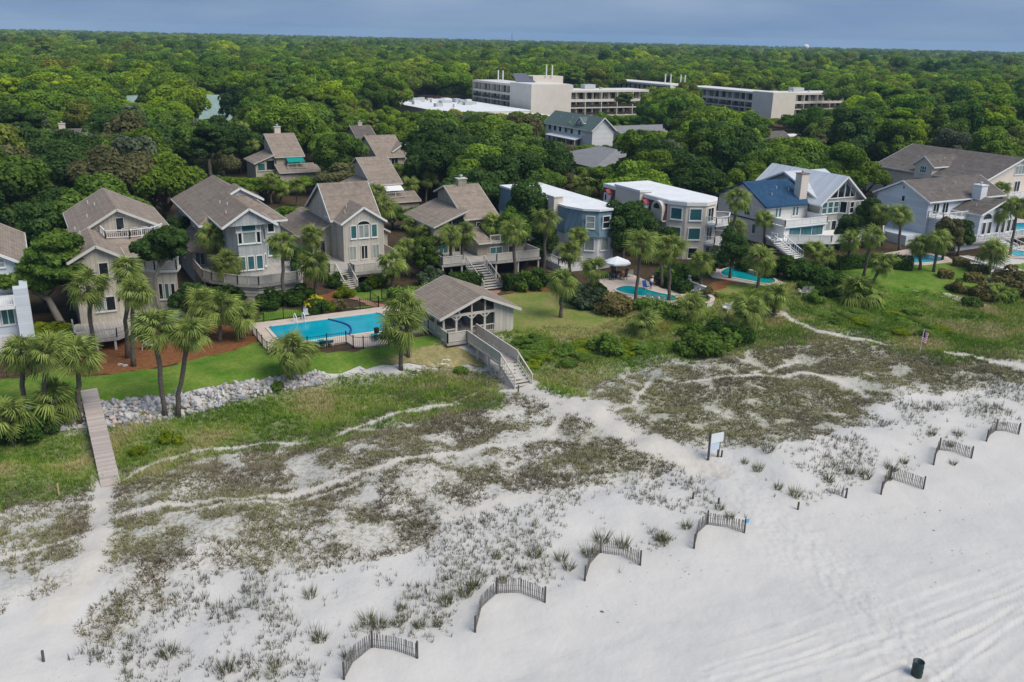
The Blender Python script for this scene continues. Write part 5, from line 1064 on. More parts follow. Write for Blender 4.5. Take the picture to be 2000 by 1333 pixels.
put('round0',1030,500,.95,'dark','dark leafy tree against the blue metal mansard')
put('round1',1000,520,.72,'mid','tree squeezed between olive grey and blue metal houses')
put('oak1',1232,500,.58,'dark','dark rounded oak shading the cream house wall',.72)
put('round2',1300,520,.5,'dark','small dark tree at the foot of the cream house')
put('round1',1840,510,.6,'olive','dark bushy tree before the pale blue cottage')
put('round0',1870,500,.5,'dark','small tree beside the cottage deck')
put('round2',1800,560,.01,'dark','tiny sapling on the lawn edge') if False else None
put('oak2',385,640,.45,'dark','leafy tree at the end of the taupe house'); put('round1',350,520,.62,'dark','dark tree in the gap between taupe and blue grey houses')
put('round2',590,560,.45,'dark','dark tree in the gap before the warm grey house'); put('round0',835,545,.5,'mid','flowering tree under the olive grey deck')
put('round1',1425,545,.62,'dark','dark tree between cream house and navy roofed house'); put('round2',1215,520,.8,'dark','dark tree in the gap between the flat roofed houses')
put('oak0',90,610,.5,'dark','dark oak behind the white house terrace'); put('round0',1690,470,.62,'dark','dark tree beside the glazed wing'); put('round2',1650,490,.5,'dark','dark tree below the glazed wing deck'); put('round1',1060,520,.55,'dark','dark tree below the blue metal house')
for px,py,s,l in ((300,262,1.3,'mid'),(318,258,1.2,'dark'),(340,262,1.45,'bright'),(365,260,1.35,'mid'),(232,250,1.2,'mid'),(462,262,1.3,'dark'),(480,258,1.25,'bright'),(350,275,1.,'olive')): x,y=P(px,py,3)[:2]; tree(random.choice(['round0','round1','round2']),x,y,s,random.uniform(0,6),l,'%s tall rounded tree screening the pale green roofed lodge'%dict(mid='mid green',dark='dark green',bright='fresh green',olive='olive brown')[l],'trees before the lodge',z=3.)
# ------------------------------------------------------------------ shrubs and hedges
def sh_(kind,px,py,s,label,sz=None,**k): x,y=at(px,py); return shrub(kind,x,y,s,label,'garden shrubs',sz,**k)
sh_('lime',95,668,1.8,'lime green shrub mound beside the white house',1.2)
sh_('lime',120,672,1.3,'smaller lime green shrub beside the white house',.9)
for px,py,k,s,l in ((675,580,'lime',.9,'yellow green sago plant at the stair foot'),(735,560,'lime',1.,'yellow green bush under the deck arch'),(710,570,'hedge',.7,'dark clipped bush under the stair deck'),(620,608,'hedge',1.,'dark shrub with yellow blossom beside the pool fence'),(640,606,'lime',.7,'yellow leaved shrub in the pool border'),(665,604,'brown',.7,'tan ornamental grass clump in the pool border'),
 (840,555,'magnolia',1.4,'white flowering bush under the olive grey deck'),(1130,598,'magnolia',1.6,'dark glossy shrub at the end of the dry lawn'),(1165,600,'magnolia',1.4,'dark glossy shrub in the row by the curved pool'),(1200,612,'brown',1.55,'broad rounded shrub flecked with russet by the curved pool'),
 (1570,545,'hedge',1.7,'dark rounded bush under the sea deck'),(1530,545,'hedge',1.9,'large dark bush beside the turquoise pool'),(1615,560,'hedge',1.5,'rounded bush at the corner of the bright lawn'),(1590,590,'wax',.9,'small bright bush by the grey garden chairs'),(1340,690,'wax',1.3,'green wax myrtle mound at the dune edge, largest'),
 (1375,690,'wax',1.4,'green wax myrtle mound at the dune edge, second'),(1415,680,'wax',1.3,'green wax myrtle mound at the dune edge, third'),(1350,665,'wax',1.2,'green wax myrtle mound behind the others'),(1400,658,'hedge',1.2,'dark bush under the white garden chair'),(1440,668,'hedge',1.3,'dark bush below the bushy palm'),(1690,590,'hedge',1.3,'dark bush merging with the broad palmetto'),
 (1870,570,'brown',1.,'round russet bush on the lawn by the shell walk'),(1917,585,'brown',1.4,'russet bush above the shell walk'),(1898,600,'wax',.9,'bright green bush at the lawn edge'),(1970,560,'brown',1.8,'tall russet scrub below the sea wall'),(1990,575,'brown',1.7,'tall russet scrub at the dune edge'),(1960,590,'wax',1.2,'green scrub beside the low palmetto'),
 (60,850,'hedge',1.4,'dark shrub beneath the palm thicket'),(20,850,'hedge',1.3,'dark shrub at the edge of the rocks'),(480,575,'hedge',1.5,'dark shrub under the blue grey house deck'),(530,600,'hedge',1.4,'dark shrub beside the slatted deck'),(450,590,'hedge',1.4,'dark shrub by the deck corner'),(590,592,'hedge',1.4,'dark shrub in the border, by the tall palm'),(660,560,'hedge',1.1,'dark shrub by the beach stair'),(925,545,'hedge',1.1,'dark shrub below the wide stair'),(1375,530,'hedge',1.5,'dark shrub behind the low white wall'),(1400,520,'magnolia',1.7,'dark shrub before the cream house'),(1350,545,'hedge',1.3,'dark shrub at the cream house corner'),(1385,580,'brown',.8,'spiky agave like bush beside the low wall'),(1300,545,'wax',1.1,'green bush behind the pool paving'),(1325,540,'hedge',1.2,'dark bush behind the pool paving'),
 (1460,530,'hedge',1.2,'dark bush by the spa wall'),(1160,580,'hedge',1.2,'dark bush by the blue metal house'),(540,760,'wax',.5,'low green weed below the rocks'),(900,730,'wax',.5,'low green weed on the sand scarp'),(1100,560,'hedge',1.3,'dark bush below the terrace'),(1050,562,'hedge',1.5,'dark green bush beside the wide stair'),(1025,565,'wax',1.4,'bright bush against the wide stair')): sh_(k,px,py,s,l,blossom=blos if 'blossom' in l else None)
def hp(*pp): return [at(a,b) for a,b in pp]
hedge(hp((1245,606),(1285,617),(1335,628)),1.8,1.3,'clipped green hedge along the curved pool',LK['mid'])
hedge(hp((765,592),(815,584),(868,576)),2.2,1.2,'broad clipped hedge behind the pavilion',LK['mid'])
hedge(hp((880,562),(938,560)),2.6,1.6,'rounded clipped hedge beside the wide stair')
hedge(hp((985,566),(1030,562)),2.,1.7,'tall dark hedge past the wide stair')
hedge(hp((1620,528),(1700,520),(1780,528)),1.8,1.6,'dark hedge between lawn and cottage terrace')
hedge(hp((1640,575),(1610,580),(1560,565)),1.4,.8,'low hedge behind the grey garden chairs')
hedge(hp((1340,575),(1290,552)),1.5,1.4,'hedge behind the pool paving')
for a,b,l in (((1862,519),(1890,522),'box clipped tan hedge block under the sea wall, first'),((1893,531),(1928,534),'box clipped tan hedge block under the sea wall, second'),((1834,542),(1858,544),'box clipped tan hedge block on the lawn edge'),((1884,549),(1918,553),'box clipped tan hedge block near the stony bank')): hedge(hp(a,b),1.5,.95,l,fbrown,70,.05)
sh_('wax',1180,690,1.3,'green sea grape mound at the end of the dune green'); 
for i in range(70):   # low bright runner plants in the green hollow: countable mounds
    px,py=random.choice([(random.uniform(985,1270),random.uniform(672,738)),(random.uniform(1000,1240),random.uniform(665,700)),(random.uniform(1600,1860),random.uniform(612,660))]); 
    if inpoly(np.array([px]),np.array([py]),LUSH[2])[0] or inpoly(np.array([px]),np.array([py]),LUSH[3])[0]: x,y=at(px,py); shrub('wax' if i%3 else 'lime',x,y,random.uniform(.6,1.1),'low %s mound in the dune hollow below the %s lawn'%('leafy green' if i%3 else 'lime green','dry' if px<1400 else 'bright'),'leafy mounds in the dune hollows',random.uniform(.28,.42),name='dune_bush',cat='bush')
# distinct grass clumps on the open sand
def clump(seed):
    rs=np.random.default_rng(seed); n=70; th=rs.random(n)*6.283; r=.28*np.sqrt(rs.random(n)); h=.35+.45*rs.random(n); ln=.15+.35*rs.random(n); ph=rs.random(n)*6.283
    x0,y0=np.cos(th)*r,np.sin(th)*r; w_=.018
    V=np.stack([np.column_stack([x0-np.cos(ph)*w_,y0-np.sin(ph)*w_,0*h-.05]),np.column_stack([x0+np.cos(ph)*w_,y0+np.sin(ph)*w_,0*h-.05]),np.column_stack([x0+np.cos(th)*ln,y0+np.sin(th)*ln,h])],1).reshape(-1,3)
    return npmesh('grass_clump',V,np.arange(3*n).reshape(-1,3),fclump,dict(tone=np.repeat(rs.random(n),3)))
GL=[(n,*np.mean(f,0)) for n,f in zip(('tallest sand fence bay','long curved sand fence bay','third sand fence bay','sand fence with blue sign','upright fence past the stub','half buried sand fence','fallen last fence'),FEN)]+[('beach sign',44.5,48),('lone post',-2,45.6),('stub of buried fence',47,39.5)]
fclump=foliage('grass_clump_leaves',(.06,.065,.022),(.17,.17,.065),trans=.15); CL=[clump(i) for i in range(4)]
for px,py in ((1735,942),(0,0),(1520,955),(1553,968),(1618,940),(1660,925),(1690,935),(1765,905),(1855,875),(1870,850),(1340,1035),(1405,995),(1425,1015),(1215,1070),(1295,1060),(1290,1055),(1020,1115),(980,1140),(970,1090),(1095,1095),(1150,1090),(1045,1085),(1110,1115),(1175,1060),(740,1225),(778,1222),(820,1225),(855,1222),(718,1215),(785,1190),(870,1180),(910,1165),(925,1150),(625,1250),(540,1300),(605,1165),(1455,905),(1480,918),(1500,880),(1820,850),(1740,920),(1860,910),(530,1320),(680,1290),(330,1280),(440,1310),(250,1290)):
    if px: p=G(px,py); o=link('grass_clump',random.choice(CL),None,(p[0],p[1],float(hgt(p[0],p[1]))),(0,0,random.uniform(0,6))); s=random.uniform(.75,1.35); o.scale=(s,s,s); tag(o,'tufted grass clump on white sand by the '+min(GL,key=lambda q:(q[1]-p[0])**2+(q[2]-p[1])**2)[0],'grass clump','grass clumps on the open sand')
for px,py in ((1225,870),(335,868),(325,925),(1240,970)): pass
for px,py,s in ((322,862,.55),(270,888,.45),(350,865,.4)): x,y=at(px,py); shrub('lime',x,y,s,'yellow green yucca like plant in the straw grass','yellow plants in the swale',name='yucca',cat='plant')
# ------------------------------------------------------------------ boardwalk: every plank a part
plk=[mat('plank_%d'%i,c,tuple(q*1.18 for q in c),5,.9,.004,20,.1,stretch=(.4,6,1)) for i,c in enumerate(((.40,.345,.315),(.45,.39,.36),(.36,.31,.285),(.43,.36,.32)))]
bx0,bx1,by0,by1=2.15,3.45,62.6,78.6
t=thing('boardwalk',((bx0+bx1)/2,70,gz(2.8,70)),'straight weathered plank boardwalk crossing the rocks down to the sand','boardwalk')
def bz(y): return float(np.interp(y,[62.6,66,71,76.5,78.6],[gz(2.8,62.6)+.06,2.1,2.55,3.1,3.12]))
n=88; stp=(by1-by0)/n; pm_=[MB().box(-(bx1-bx0)/2,(bx1-bx0)/2,-stp*.455,stp*.455,-.045,0).mesh('plank',m) for m in plk]
for i in range(n):
    y=by0+(i+.5)*stp; z=bz(y); sl=math.atan2(bz(y+.1)-bz(y-.1),.2); p=link('plank',random.choice(pm_),t,(random.uniform(-.012,.012),y-70,z-ORG[t.name].z+random.uniform(-.004,.004)),(sl,0,random.uniform(-.006,.006)))
for x in (bx0+.12,bx1-.12):
    b=MB(); ys=np.linspace(by0,by1,14)
    for a,c in zip(ys[:-1],ys[1:]): b.bar((x,a,bz(a)-.16),(x,c,bz(c)-.16),.07,.22)
    b.build('beam',railw,t)
for y in (64,67,70,73,76):
    for x in (bx0+.12,bx1-.12): MB().bar((x,y,gz(x,y)-.4),(x,y,bz(y)-.05),.14).build('pile',railw,t)
# ------------------------------------------------------------------ rock revetment: the larger stones one by one
rkm=[mat('granite_%d'%i,c,tuple(min(1,q*1.35) for q in c),2.5,.85,.02,6,.2) for i,c in enumerate(((.30,.30,.315),(.40,.385,.37),(.235,.235,.255),(.44,.37,.32),(.46,.455,.45)))]
def rockmesh(seed,m):
    rs=random.Random(seed); bm=bmesh.new(); bmesh.ops.create_icosphere(bm,subdivisions=1,radius=1)
    cuts=[Vector((rs.gauss(0,1),rs.gauss(0,1),rs.gauss(0,1))).normalized() for _ in range(7)]
    for v in bm.verts:
        for c in cuts:
            d=v.co.dot(c)
            if d>.62: v.co-=c*(d-.62)
        v.co*=rs.uniform(.9,1.1)
    bmesh.ops.recalc_face_normals(bm,faces=bm.faces); me=bpy.data.meshes.new('rock'); bm.to_mesh(me); bm.free(); me.materials.append(m); return me
RK=[rockmesh(i,rkm[i%5]) for i in range(15)]
t=thing('rock_revetment',(10,75,2),'bank of loose grey and pinkish granite boulders along the lawn edge','rocks')
top=[tuple(G(a,b)[:2]) for a,b in ((-20,805),(60,800),(120,795),(165,789),(210,788),(300,778),(420,758),(540,740),(600,735),(632,732))]; bot=[tuple(G(a,b)[:2]) for a,b in ((-20,835),(60,838),(120,842),(165,836),(210,834),(300,825),(420,798),(540,766),(600,756),(632,750))]
cand=[]; rs=random.Random(5)
for i in range(2100):
    u=rs.random()*(len(top)-1); k=int(u); f=u-k; a=Vector(top[k]).lerp(Vector(top[k+1]),f); b=Vector(bot[k]).lerp(Vector(bot[k+1]),f); v=rs.random()*1.08-.04; p=a.lerp(b,v)
    if bx0-.1<p.x<bx1+.1 and rs.random()<.6: continue
    cand.append((p.x,p.y,rs.uniform(.14,.30)*(1.25 if rs.random()<.2 else 1)))
cand.sort(key=lambda q:-q[2]*(1.0 if q[0]>3 else .8))
big,small=cand[:300],cand[300:]
for x,y,s in big:
    o=link('rock',rs.choice(RK),t,(x-10,y-75,gz(x,y)-2+s*.35+rs.uniform(0,.12)),(rs.uniform(0,6),rs.uniform(0,6),rs.uniform(0,6))); o.scale=(s*rs.uniform(.9,1.5),s*rs.uniform(.8,1.1),s*rs.uniform(.7,1))
V=[];Fc=[];k=0; mids=[]
for x,y,s in small:
    me=RK[rs.randint(0,14)]; M=Matrix.Translation((x-10,y-75,gz(x,y)-2+s*.25))@Matrix.Rotation(rs.uniform(0,6),4,(rs.random(),rs.random(),1))@Matrix.Diagonal((s*.9,s*.8,s*.7,1))
    n0=len(me.vertices); vv=np.empty(n0*3); me.vertices.foreach_get('co',vv); V.append(vv.reshape(-1,3)@np.array(M)[:3,:3].T+np.array(M)[:3,3]); ff=np.array([list(p.vertices) for p in me.polygons]); Fc.append(ff+k); mids+= [rs.randint(0,4)]*len(ff); k+=n0
me=npmesh('rubble',np.vstack(V),np.vstack(Fc),rkm); me.polygons.foreach_set('material_index',np.array(mids,np.int32)); tag(link('rubble',me,t),kind='stuff')
# sandy scarp between the rocks and the pavilion: broken pale crust
SB=[rockmesh(80+j,mat('sand_crust',(.52,.50,.47),(.6,.58,.55),3,.95,.02,9,.05)) for j in range(4)]
t=thing('sand_scarp',(30,76,2),'crumbling white sandy scarp at the lawn edge below the twin palms','bank')
for i in range(64):
    px=rs.uniform(636,890); py=np.interp(px,[636,700,760,830,890],[740,728,722,722,700])+rs.uniform(-9,12); p=G(px,py); o=link('sand_block',SB[rs.randint(0,3)],t,(p[0]-30,p[1]-76,gz(p[0],p[1])-2+.02),(0,0,rs.uniform(0,6))); s=rs.uniform(.08,.24); o.scale=(s*1.6,s,s*.5)
# ------------------------------------------------------------------ pavilion with screened room and beach walkway
scr=mat('insect_screen',(.025,.027,.028),(.04,.042,.042),3,.6)
t=thing('pavilion',(39,83,3),'grey screened pavilion with low gable roof and timber posts beside the pool','pavilion')
X0,X1,Y0,Y1,FZ=35.2,43.2,77.8,85.6,3.35
MB().box(X0,X1,Y0,Y1,2.6,FZ).build('floor',deckw,t)
gable(t,X0,X1,Y0,Y1,FZ,5.55,7.2,'y',taupe,shin2,.6,walls=False,tm=gtrim,rc=39.2)
MB().box(41.,X1,Y0-.05,Y1,FZ-.3,5.6).build('store_room',warm,t); MB().poly([(41.,Y0-.04,5.6),(X1,Y0-.04,5.6),(41.,Y0-.04,6.45)]).build('gable_wall',warm,t)
MB().box(X0,X1,Y1-.15,Y1,FZ,5.6).build('back_wall',olive,t)
for x in (X0+.1,36.7,38.4,39.9): MB().box(x-.1,x+.1,Y0-.02,Y0+.18,FZ,5.5).build('post',railw,t)
for y in (79.8,81.8,83.8): MB().box(X0,X0+.2,y-.1,y+.1,FZ,5.5).build('post',railw,t)
b=MB(); b.bar((X0-.1,Y0+.05,5.5),(41.,Y0+.05,5.5),.16,.26); b.bar((X0+.1,Y0,5.5),(X0+.1,Y1,5.5),.16,.24); b.build('beam',railw,t)
for x,h in ((37,6.2),(38.4,6.85),(39.9,6.8),(41,6.4)): MB().bar((x,Y0+.02,5.6),(x,Y0+.02,h),.14).build('king_post',railw,t)
for x in (36.7,38.4,39.9):
    for s in (-1,1): MB().bar((x,Y0,4.95),(x+s*.55,Y0,5.4),.1).build('brace',railw,t)
for x0,x1 in ((X0+.2,36.6),(38.5,39.8),(40.,41.)): railing(t,[(x0,Y0+.05,FZ),(x1,Y0+.05,FZ)],.75,railw)
railing(t,[(X0+.1,Y0+.2,FZ),(X0+.1,Y1-.2,FZ)],.85,railw,True)
MB().box(40.02,40.98,Y0+.25,Y0+.28,FZ+.05,5.4).build('screen',scr,t)
for x,y in ((38.,80.4),(39.4,80.6),(37.,82.5)):
    c=thing('rocking_chair',(x,y,FZ),'grey rocking chair inside the screened pavilion','chair','chairs in the pavilion'); gm=mat('grey_chair',(.30,.31,.34))
    MB().box(x-.3,x+.3,y-.3,y+.3,FZ+.42,FZ+.48).build('seat',gm,c); MB().slab([(x-.3,y+.28,FZ+.48),(x+.3,y+.28,FZ+.48),(x+.3,y+.5,FZ+1.25),(x-.3,y+.5,FZ+1.25)],.05).build('backrest',gm,c)
    for s in (-1,1): MB().tube([(x+s*.3,y-.5,FZ+.1),(x+s*.3,y,FZ+.03),(x+s*.3,y+.5,FZ+.1)],.03,6).build('rocker',gm,c); MB().box(x+s*.32-.03,x+s*.32+.03,y-.3,y+.35,FZ+.68,FZ+.72).build('armrest',gm,c); MB().bar((x+s*.3,y-.28,FZ+.04),(x+s*.3,y-.28,FZ+.7),.05).build('leg',gm,c); MB().bar((x+s*.3,y+.28,FZ+.04),(x+s*.3,y+.28,FZ+.7),.05).build('leg',gm,c)
# walkway
t=thing('beach_walkway',(38,72,2),'raised grey timber walkway with solid rails and stair from the pavilion to the sand','walkway')
wx0,wx1=37.1,38.9; zc=3.3
n=46; ys=np.linspace(69.1,77.75,n+1); wp=[MB().box(-(wx1-wx0)/2,(wx1-wx0)/2,-.09,.09,-.045,0).mesh('plank',m) for m in plk]
for i in range(n): link('plank',rs.choice(wp),t,((wx0+wx1)/2-38,(ys[i]+ys[i+1])/2-72,zc-2-.012*(n-i)*.2))
MB().prism([(34.9,76.1),(37.05,76.1),(37.05,77.75),(34.9,77.75)],3.05,3.3).build('landing',deckw,t)
railing(t,[(35.,77.7,3.3),(35.,76.2,3.3),(wx0,76.2,3.3),(wx0,69.1,3.18)],1.05,railw,True); railing(t,[(wx1,77.7,3.3),(wx1,69.1,3.18)],1.05,railw,True)
for x in (wx0+.1,wx1-.1):
    MB().bar((x,69.1,3.08),(x,77.7,3.2),.08,.26).build('beam',railw,t)
    for y in (69.3,71.6,74,76): MB().bar((x,y,gz(x,y)-.4),(x,y,3.1),.16).build('pile',railw,t)
zb_=gz(38,66.2); stairs(t,wx0,wx1,69.,66.2,3.15,zb_+.05,7,railw,True)
# ------------------------------------------------------------------ pool fence, pool furniture
blk=mat('black_iron',(.015,.015,.015),rough=.5)
def ironfence(pts,label):
    c=np.mean(pts,0); t=thing('pool_fence',(c[0],c[1],3),label,'fence'); b=MB()
    for (x0,y0),(x1,y1) in zip(pts[:-1],pts[1:]):
        L_=math.hypot(x1-x0,y1-y0); n=max(1,round(L_/2.2))
        for i in range(n+1): x,y=x0+(x1-x0)*i/n,y0+(y1-y0)*i/n; MB().bar((x,y,2.9),(x,y,4.4),.085).build('post',blk,t)
        for z in (3.2,4.2): b.bar((x0,y0,z),(x1,y1,z),.035)
        k=round(L_/.22)
        for i in range(1,k): x,y=x0+(x1-x0)*i/k,y0+(y1-y0)*i/k; b.bar((x,y,3.15),(x,y,4.3),.016)
    b.build('pickets',blk,t)
ironfence([(35.,81.),(30.9,80.95),(30.8,79.6),(29.8,78.7),(27.2,78.8),(26.4,79.4),(26.2,81.),(18.5,81.1),(18.6,91.4),(27,91.5),(33.5,91.4)],'black iron picket fence round the rectangular pool')
ironfence([(33.5,91.4),(33.6,94.4)],'short black fence at the pool gate'); ironfence([(34.9,91.4),(35.,94.4)],'black fence panel beside the brick path')
def lounger(x,y,z,a,label,m,grp):
    t=thing('sun_lounger',(x,y,z),label,'lounger',grp); c,s=math.cos(a),math.sin(a); f=lambda u,v,w:(x+c*u-s*v,y+s*u+c*v,z+w)
    MB().slab([f(-.32,-.9,.36),f(.32,-.9,.36),f(.32,.35,.36),f(-.32,.35,.36)],.07).build('seat',m,t); MB().slab([f(-.32,.35,.36),f(.32,.35,.36),f(.32,.95,.85),f(-.32,.95,.85)],.07).build('backrest',m,t)
    for u,v in ((-.28,-.8),(.28,-.8),(-.28,.4),(.28,.4)): MB().bar(f(u,v,0),f(u,v,.32),.05).build('leg',mat('white_metal',(.75,.76,.77),rough=.35),t)
tw=mat('teal_sling',(.02,.17,.19),(.04,.24,.26),3); wsl=mat('white_sling',(.68,.68,.69)); lbl=mat('pale_aqua_sling',(.35,.55,.58))
for i,(px,py,m) in enumerate(((616,678,lbl),(630,677,tw),(645,675,lbl),(735,665,tw),(745,662,lbl),(754,661,tw),(763,659,lbl))): p=P(px,py,3.12); lounger(p[0],p[1]+.2,3.12,R(170),('teal' if m is tw else 'pale aqua')+' sling lounger by the fence of the rectangular pool',m,'loungers by the rectangular pool')
for i in range(4): lounger(9.15+i*.95,101.6,11.4,R(178),'white lounger on the roof deck of the taupe house',wsl,'white loungers on the roof deck')
p=P(733,655,3.12); t=thing('waste_bin',(p[0],p[1]-.4,3.12),'dark bin at the fence corner of the rectangular pool','bin'); MB().lathe([(.24,0),(.28,.75),(.3,.78),(.3,.86),(.1,.95)],10,(p[0],p[1]-.4,3.12)).build('body',blk,t)
t=thing('pool_lift',(24.9,90.9,3.12),'grey metal pool lift chair at the pool edge','pool lift'); gmm=mat('galvanised_plant',(.42,.45,.46)); MB().tube([(24.9,90.9,3.1),(24.9,90.9,4.3),(24.9,90.2,4.5)],.07,8).build('arm',gmm,t); MB().box(24.65,25.15,89.9,90.3,3.7,3.78).build('seat',gmm,t); MB().box(24.65,25.15,90.28,90.34,3.78,4.3).build('backrest',gmm,t)
# umbrella, table, chairs, people at the curved pool
ux,uy=65.6,91.2; t=thing('patio_umbrella',(ux,uy,3.12),'large white octagonal patio umbrella over a garden table','umbrella')
MB().tube([(ux,uy,3.1),(ux,uy,5.9)],.04,8).build('pole',trim,t); b=MB()
for i in range(8):
    a0,a1=2*math.pi*i/8,2*math.pi*(i+1)/8; r=1.75; b.slab([(ux,uy,5.95),(ux+r*math.cos(a0),uy+r*math.sin(a0),5.25),(ux+r*math.cos(a1),uy+r*math.sin(a1),5.25)],.03); b.poly([(ux+r*math.cos(a0),uy+r*math.sin(a0),5.24),(ux+r*math.cos(a1),uy+r*math.sin(a1),5.24),(ux+r*math.cos(a1),uy+r*math.sin(a1),5.06),(ux+r*math.cos(a0),uy+r*math.sin(a0),5.06)])
b.build('canopy',mat('white_canvas',(.78,.79,.82)),t)
for i in range(8): a0=2*math.pi*i/8; MB().bar((ux,uy,5.9),(ux+1.72*math.cos(a0),uy+1.72*math.sin(a0),5.2),.025).build('rib',trim,t)
t=thing('garden_table',(ux,uy,3.12),'round dark garden table under the white umbrella','table'); dk=mat('dark_wicker',(.03,.04,.045),(.05,.06,.065),6); MB().lathe([(.03,.70),(.75,.70),(.75,.75),(.03,.75)],16,(ux,uy,3.12)).build('tabletop',dk,t); MB().lathe([(.35,0),(.12,.08),(.08,.7)],10,(ux,uy,3.12)).build('pedestal',dk,t)
def gchair(x,y,z,a,label,m,grp,cat='chair',s=1.):
    t=thing('garden_chair',(x,y,z),label,cat,grp); c,sn=math.cos(a)*s,math.sin(a)*s; f=lambda u,v,w:(x+c*u-sn*v,y+sn*u+c*v,z+w*s)
    MB().slab([f(-.28,-.3,.44),f(.28,-.3,.44),f(.28,.26,.38),f(-.28,.26,.38)],.05).build('seat',m,t)
    for k in range(5): u=-.24+k*.12; MB().slab([f(u-.05,.24,.4),f(u+.05,.24,.4),f(u+.05,.5,1.05),f(u-.05,.5,1.05)],.03).build('back_slat',m,t)
    for u in (-.31,.31): MB().slab([f(u-.05,-.34,.66),f(u+.05,-.34,.66),f(u+.05,.36,.66),f(u-.05,.36,.66)],.04).build('armrest',m,t)
    for u,v in ((-.28,-.28),(.28,-.28),(-.28,.3),(.28,.3)): MB().bar(f(u,v,0),f(u,v,.62),.05).build('leg',m,t)
for i,a in enumerate((0,1.2,2.5,3.7,5.)): gchair(ux+1.2*math.cos(a),uy+1.2*math.sin(a),3.12,a-math.pi/2,'dark wicker armchair drawn up to the umbrella table',dk,'chairs round the umbrella table')
gchair(67.6,91.,3.12,R(160),'pale metal armchair away from the umbrella table',mat('pale_metal',(.45,.5,.48)),None)
for i,(px,py) in enumerate(((1264,589),(1279,591),(1292,592))): q=P(px,py,3.15); gchair(q[0],q[1],3.14,R(150),'white slatted chair at the hedge side of the curved pool',mat('white_sling',(.68,.68,.69)),'white chairs by the curved pool')
q=P(1345,573,3); lounger(q[0],q[1],3.05,R(60),'white lounger at the far end of the curved pool',wsl,None); q=P(1362,575,3); gchair(q[0],q[1],3.05,R(120),'white reclining chair beside the low curved wall',wsl,None)
q=G(1418,610); gchair(q[0],q[1],q[2]+.05,R(200),'white adirondack chair above the dark bushes',mat('white_trim',(.72,.72,.71)),None,s=1.25)
for i,px in enumerate((1566,1578)): q=G(px,578); gchair(q[0],q[1],q[2]+.05,R(165),'weathered grey adirondack chair on the lawn, %s of a pair'%('boardwalk side' if False else ('nearer the bushes','nearer the palmetto')[i]),mat('weathered_rail',(.44,.42,.39)),'grey chairs on the lawn',s=1.2)
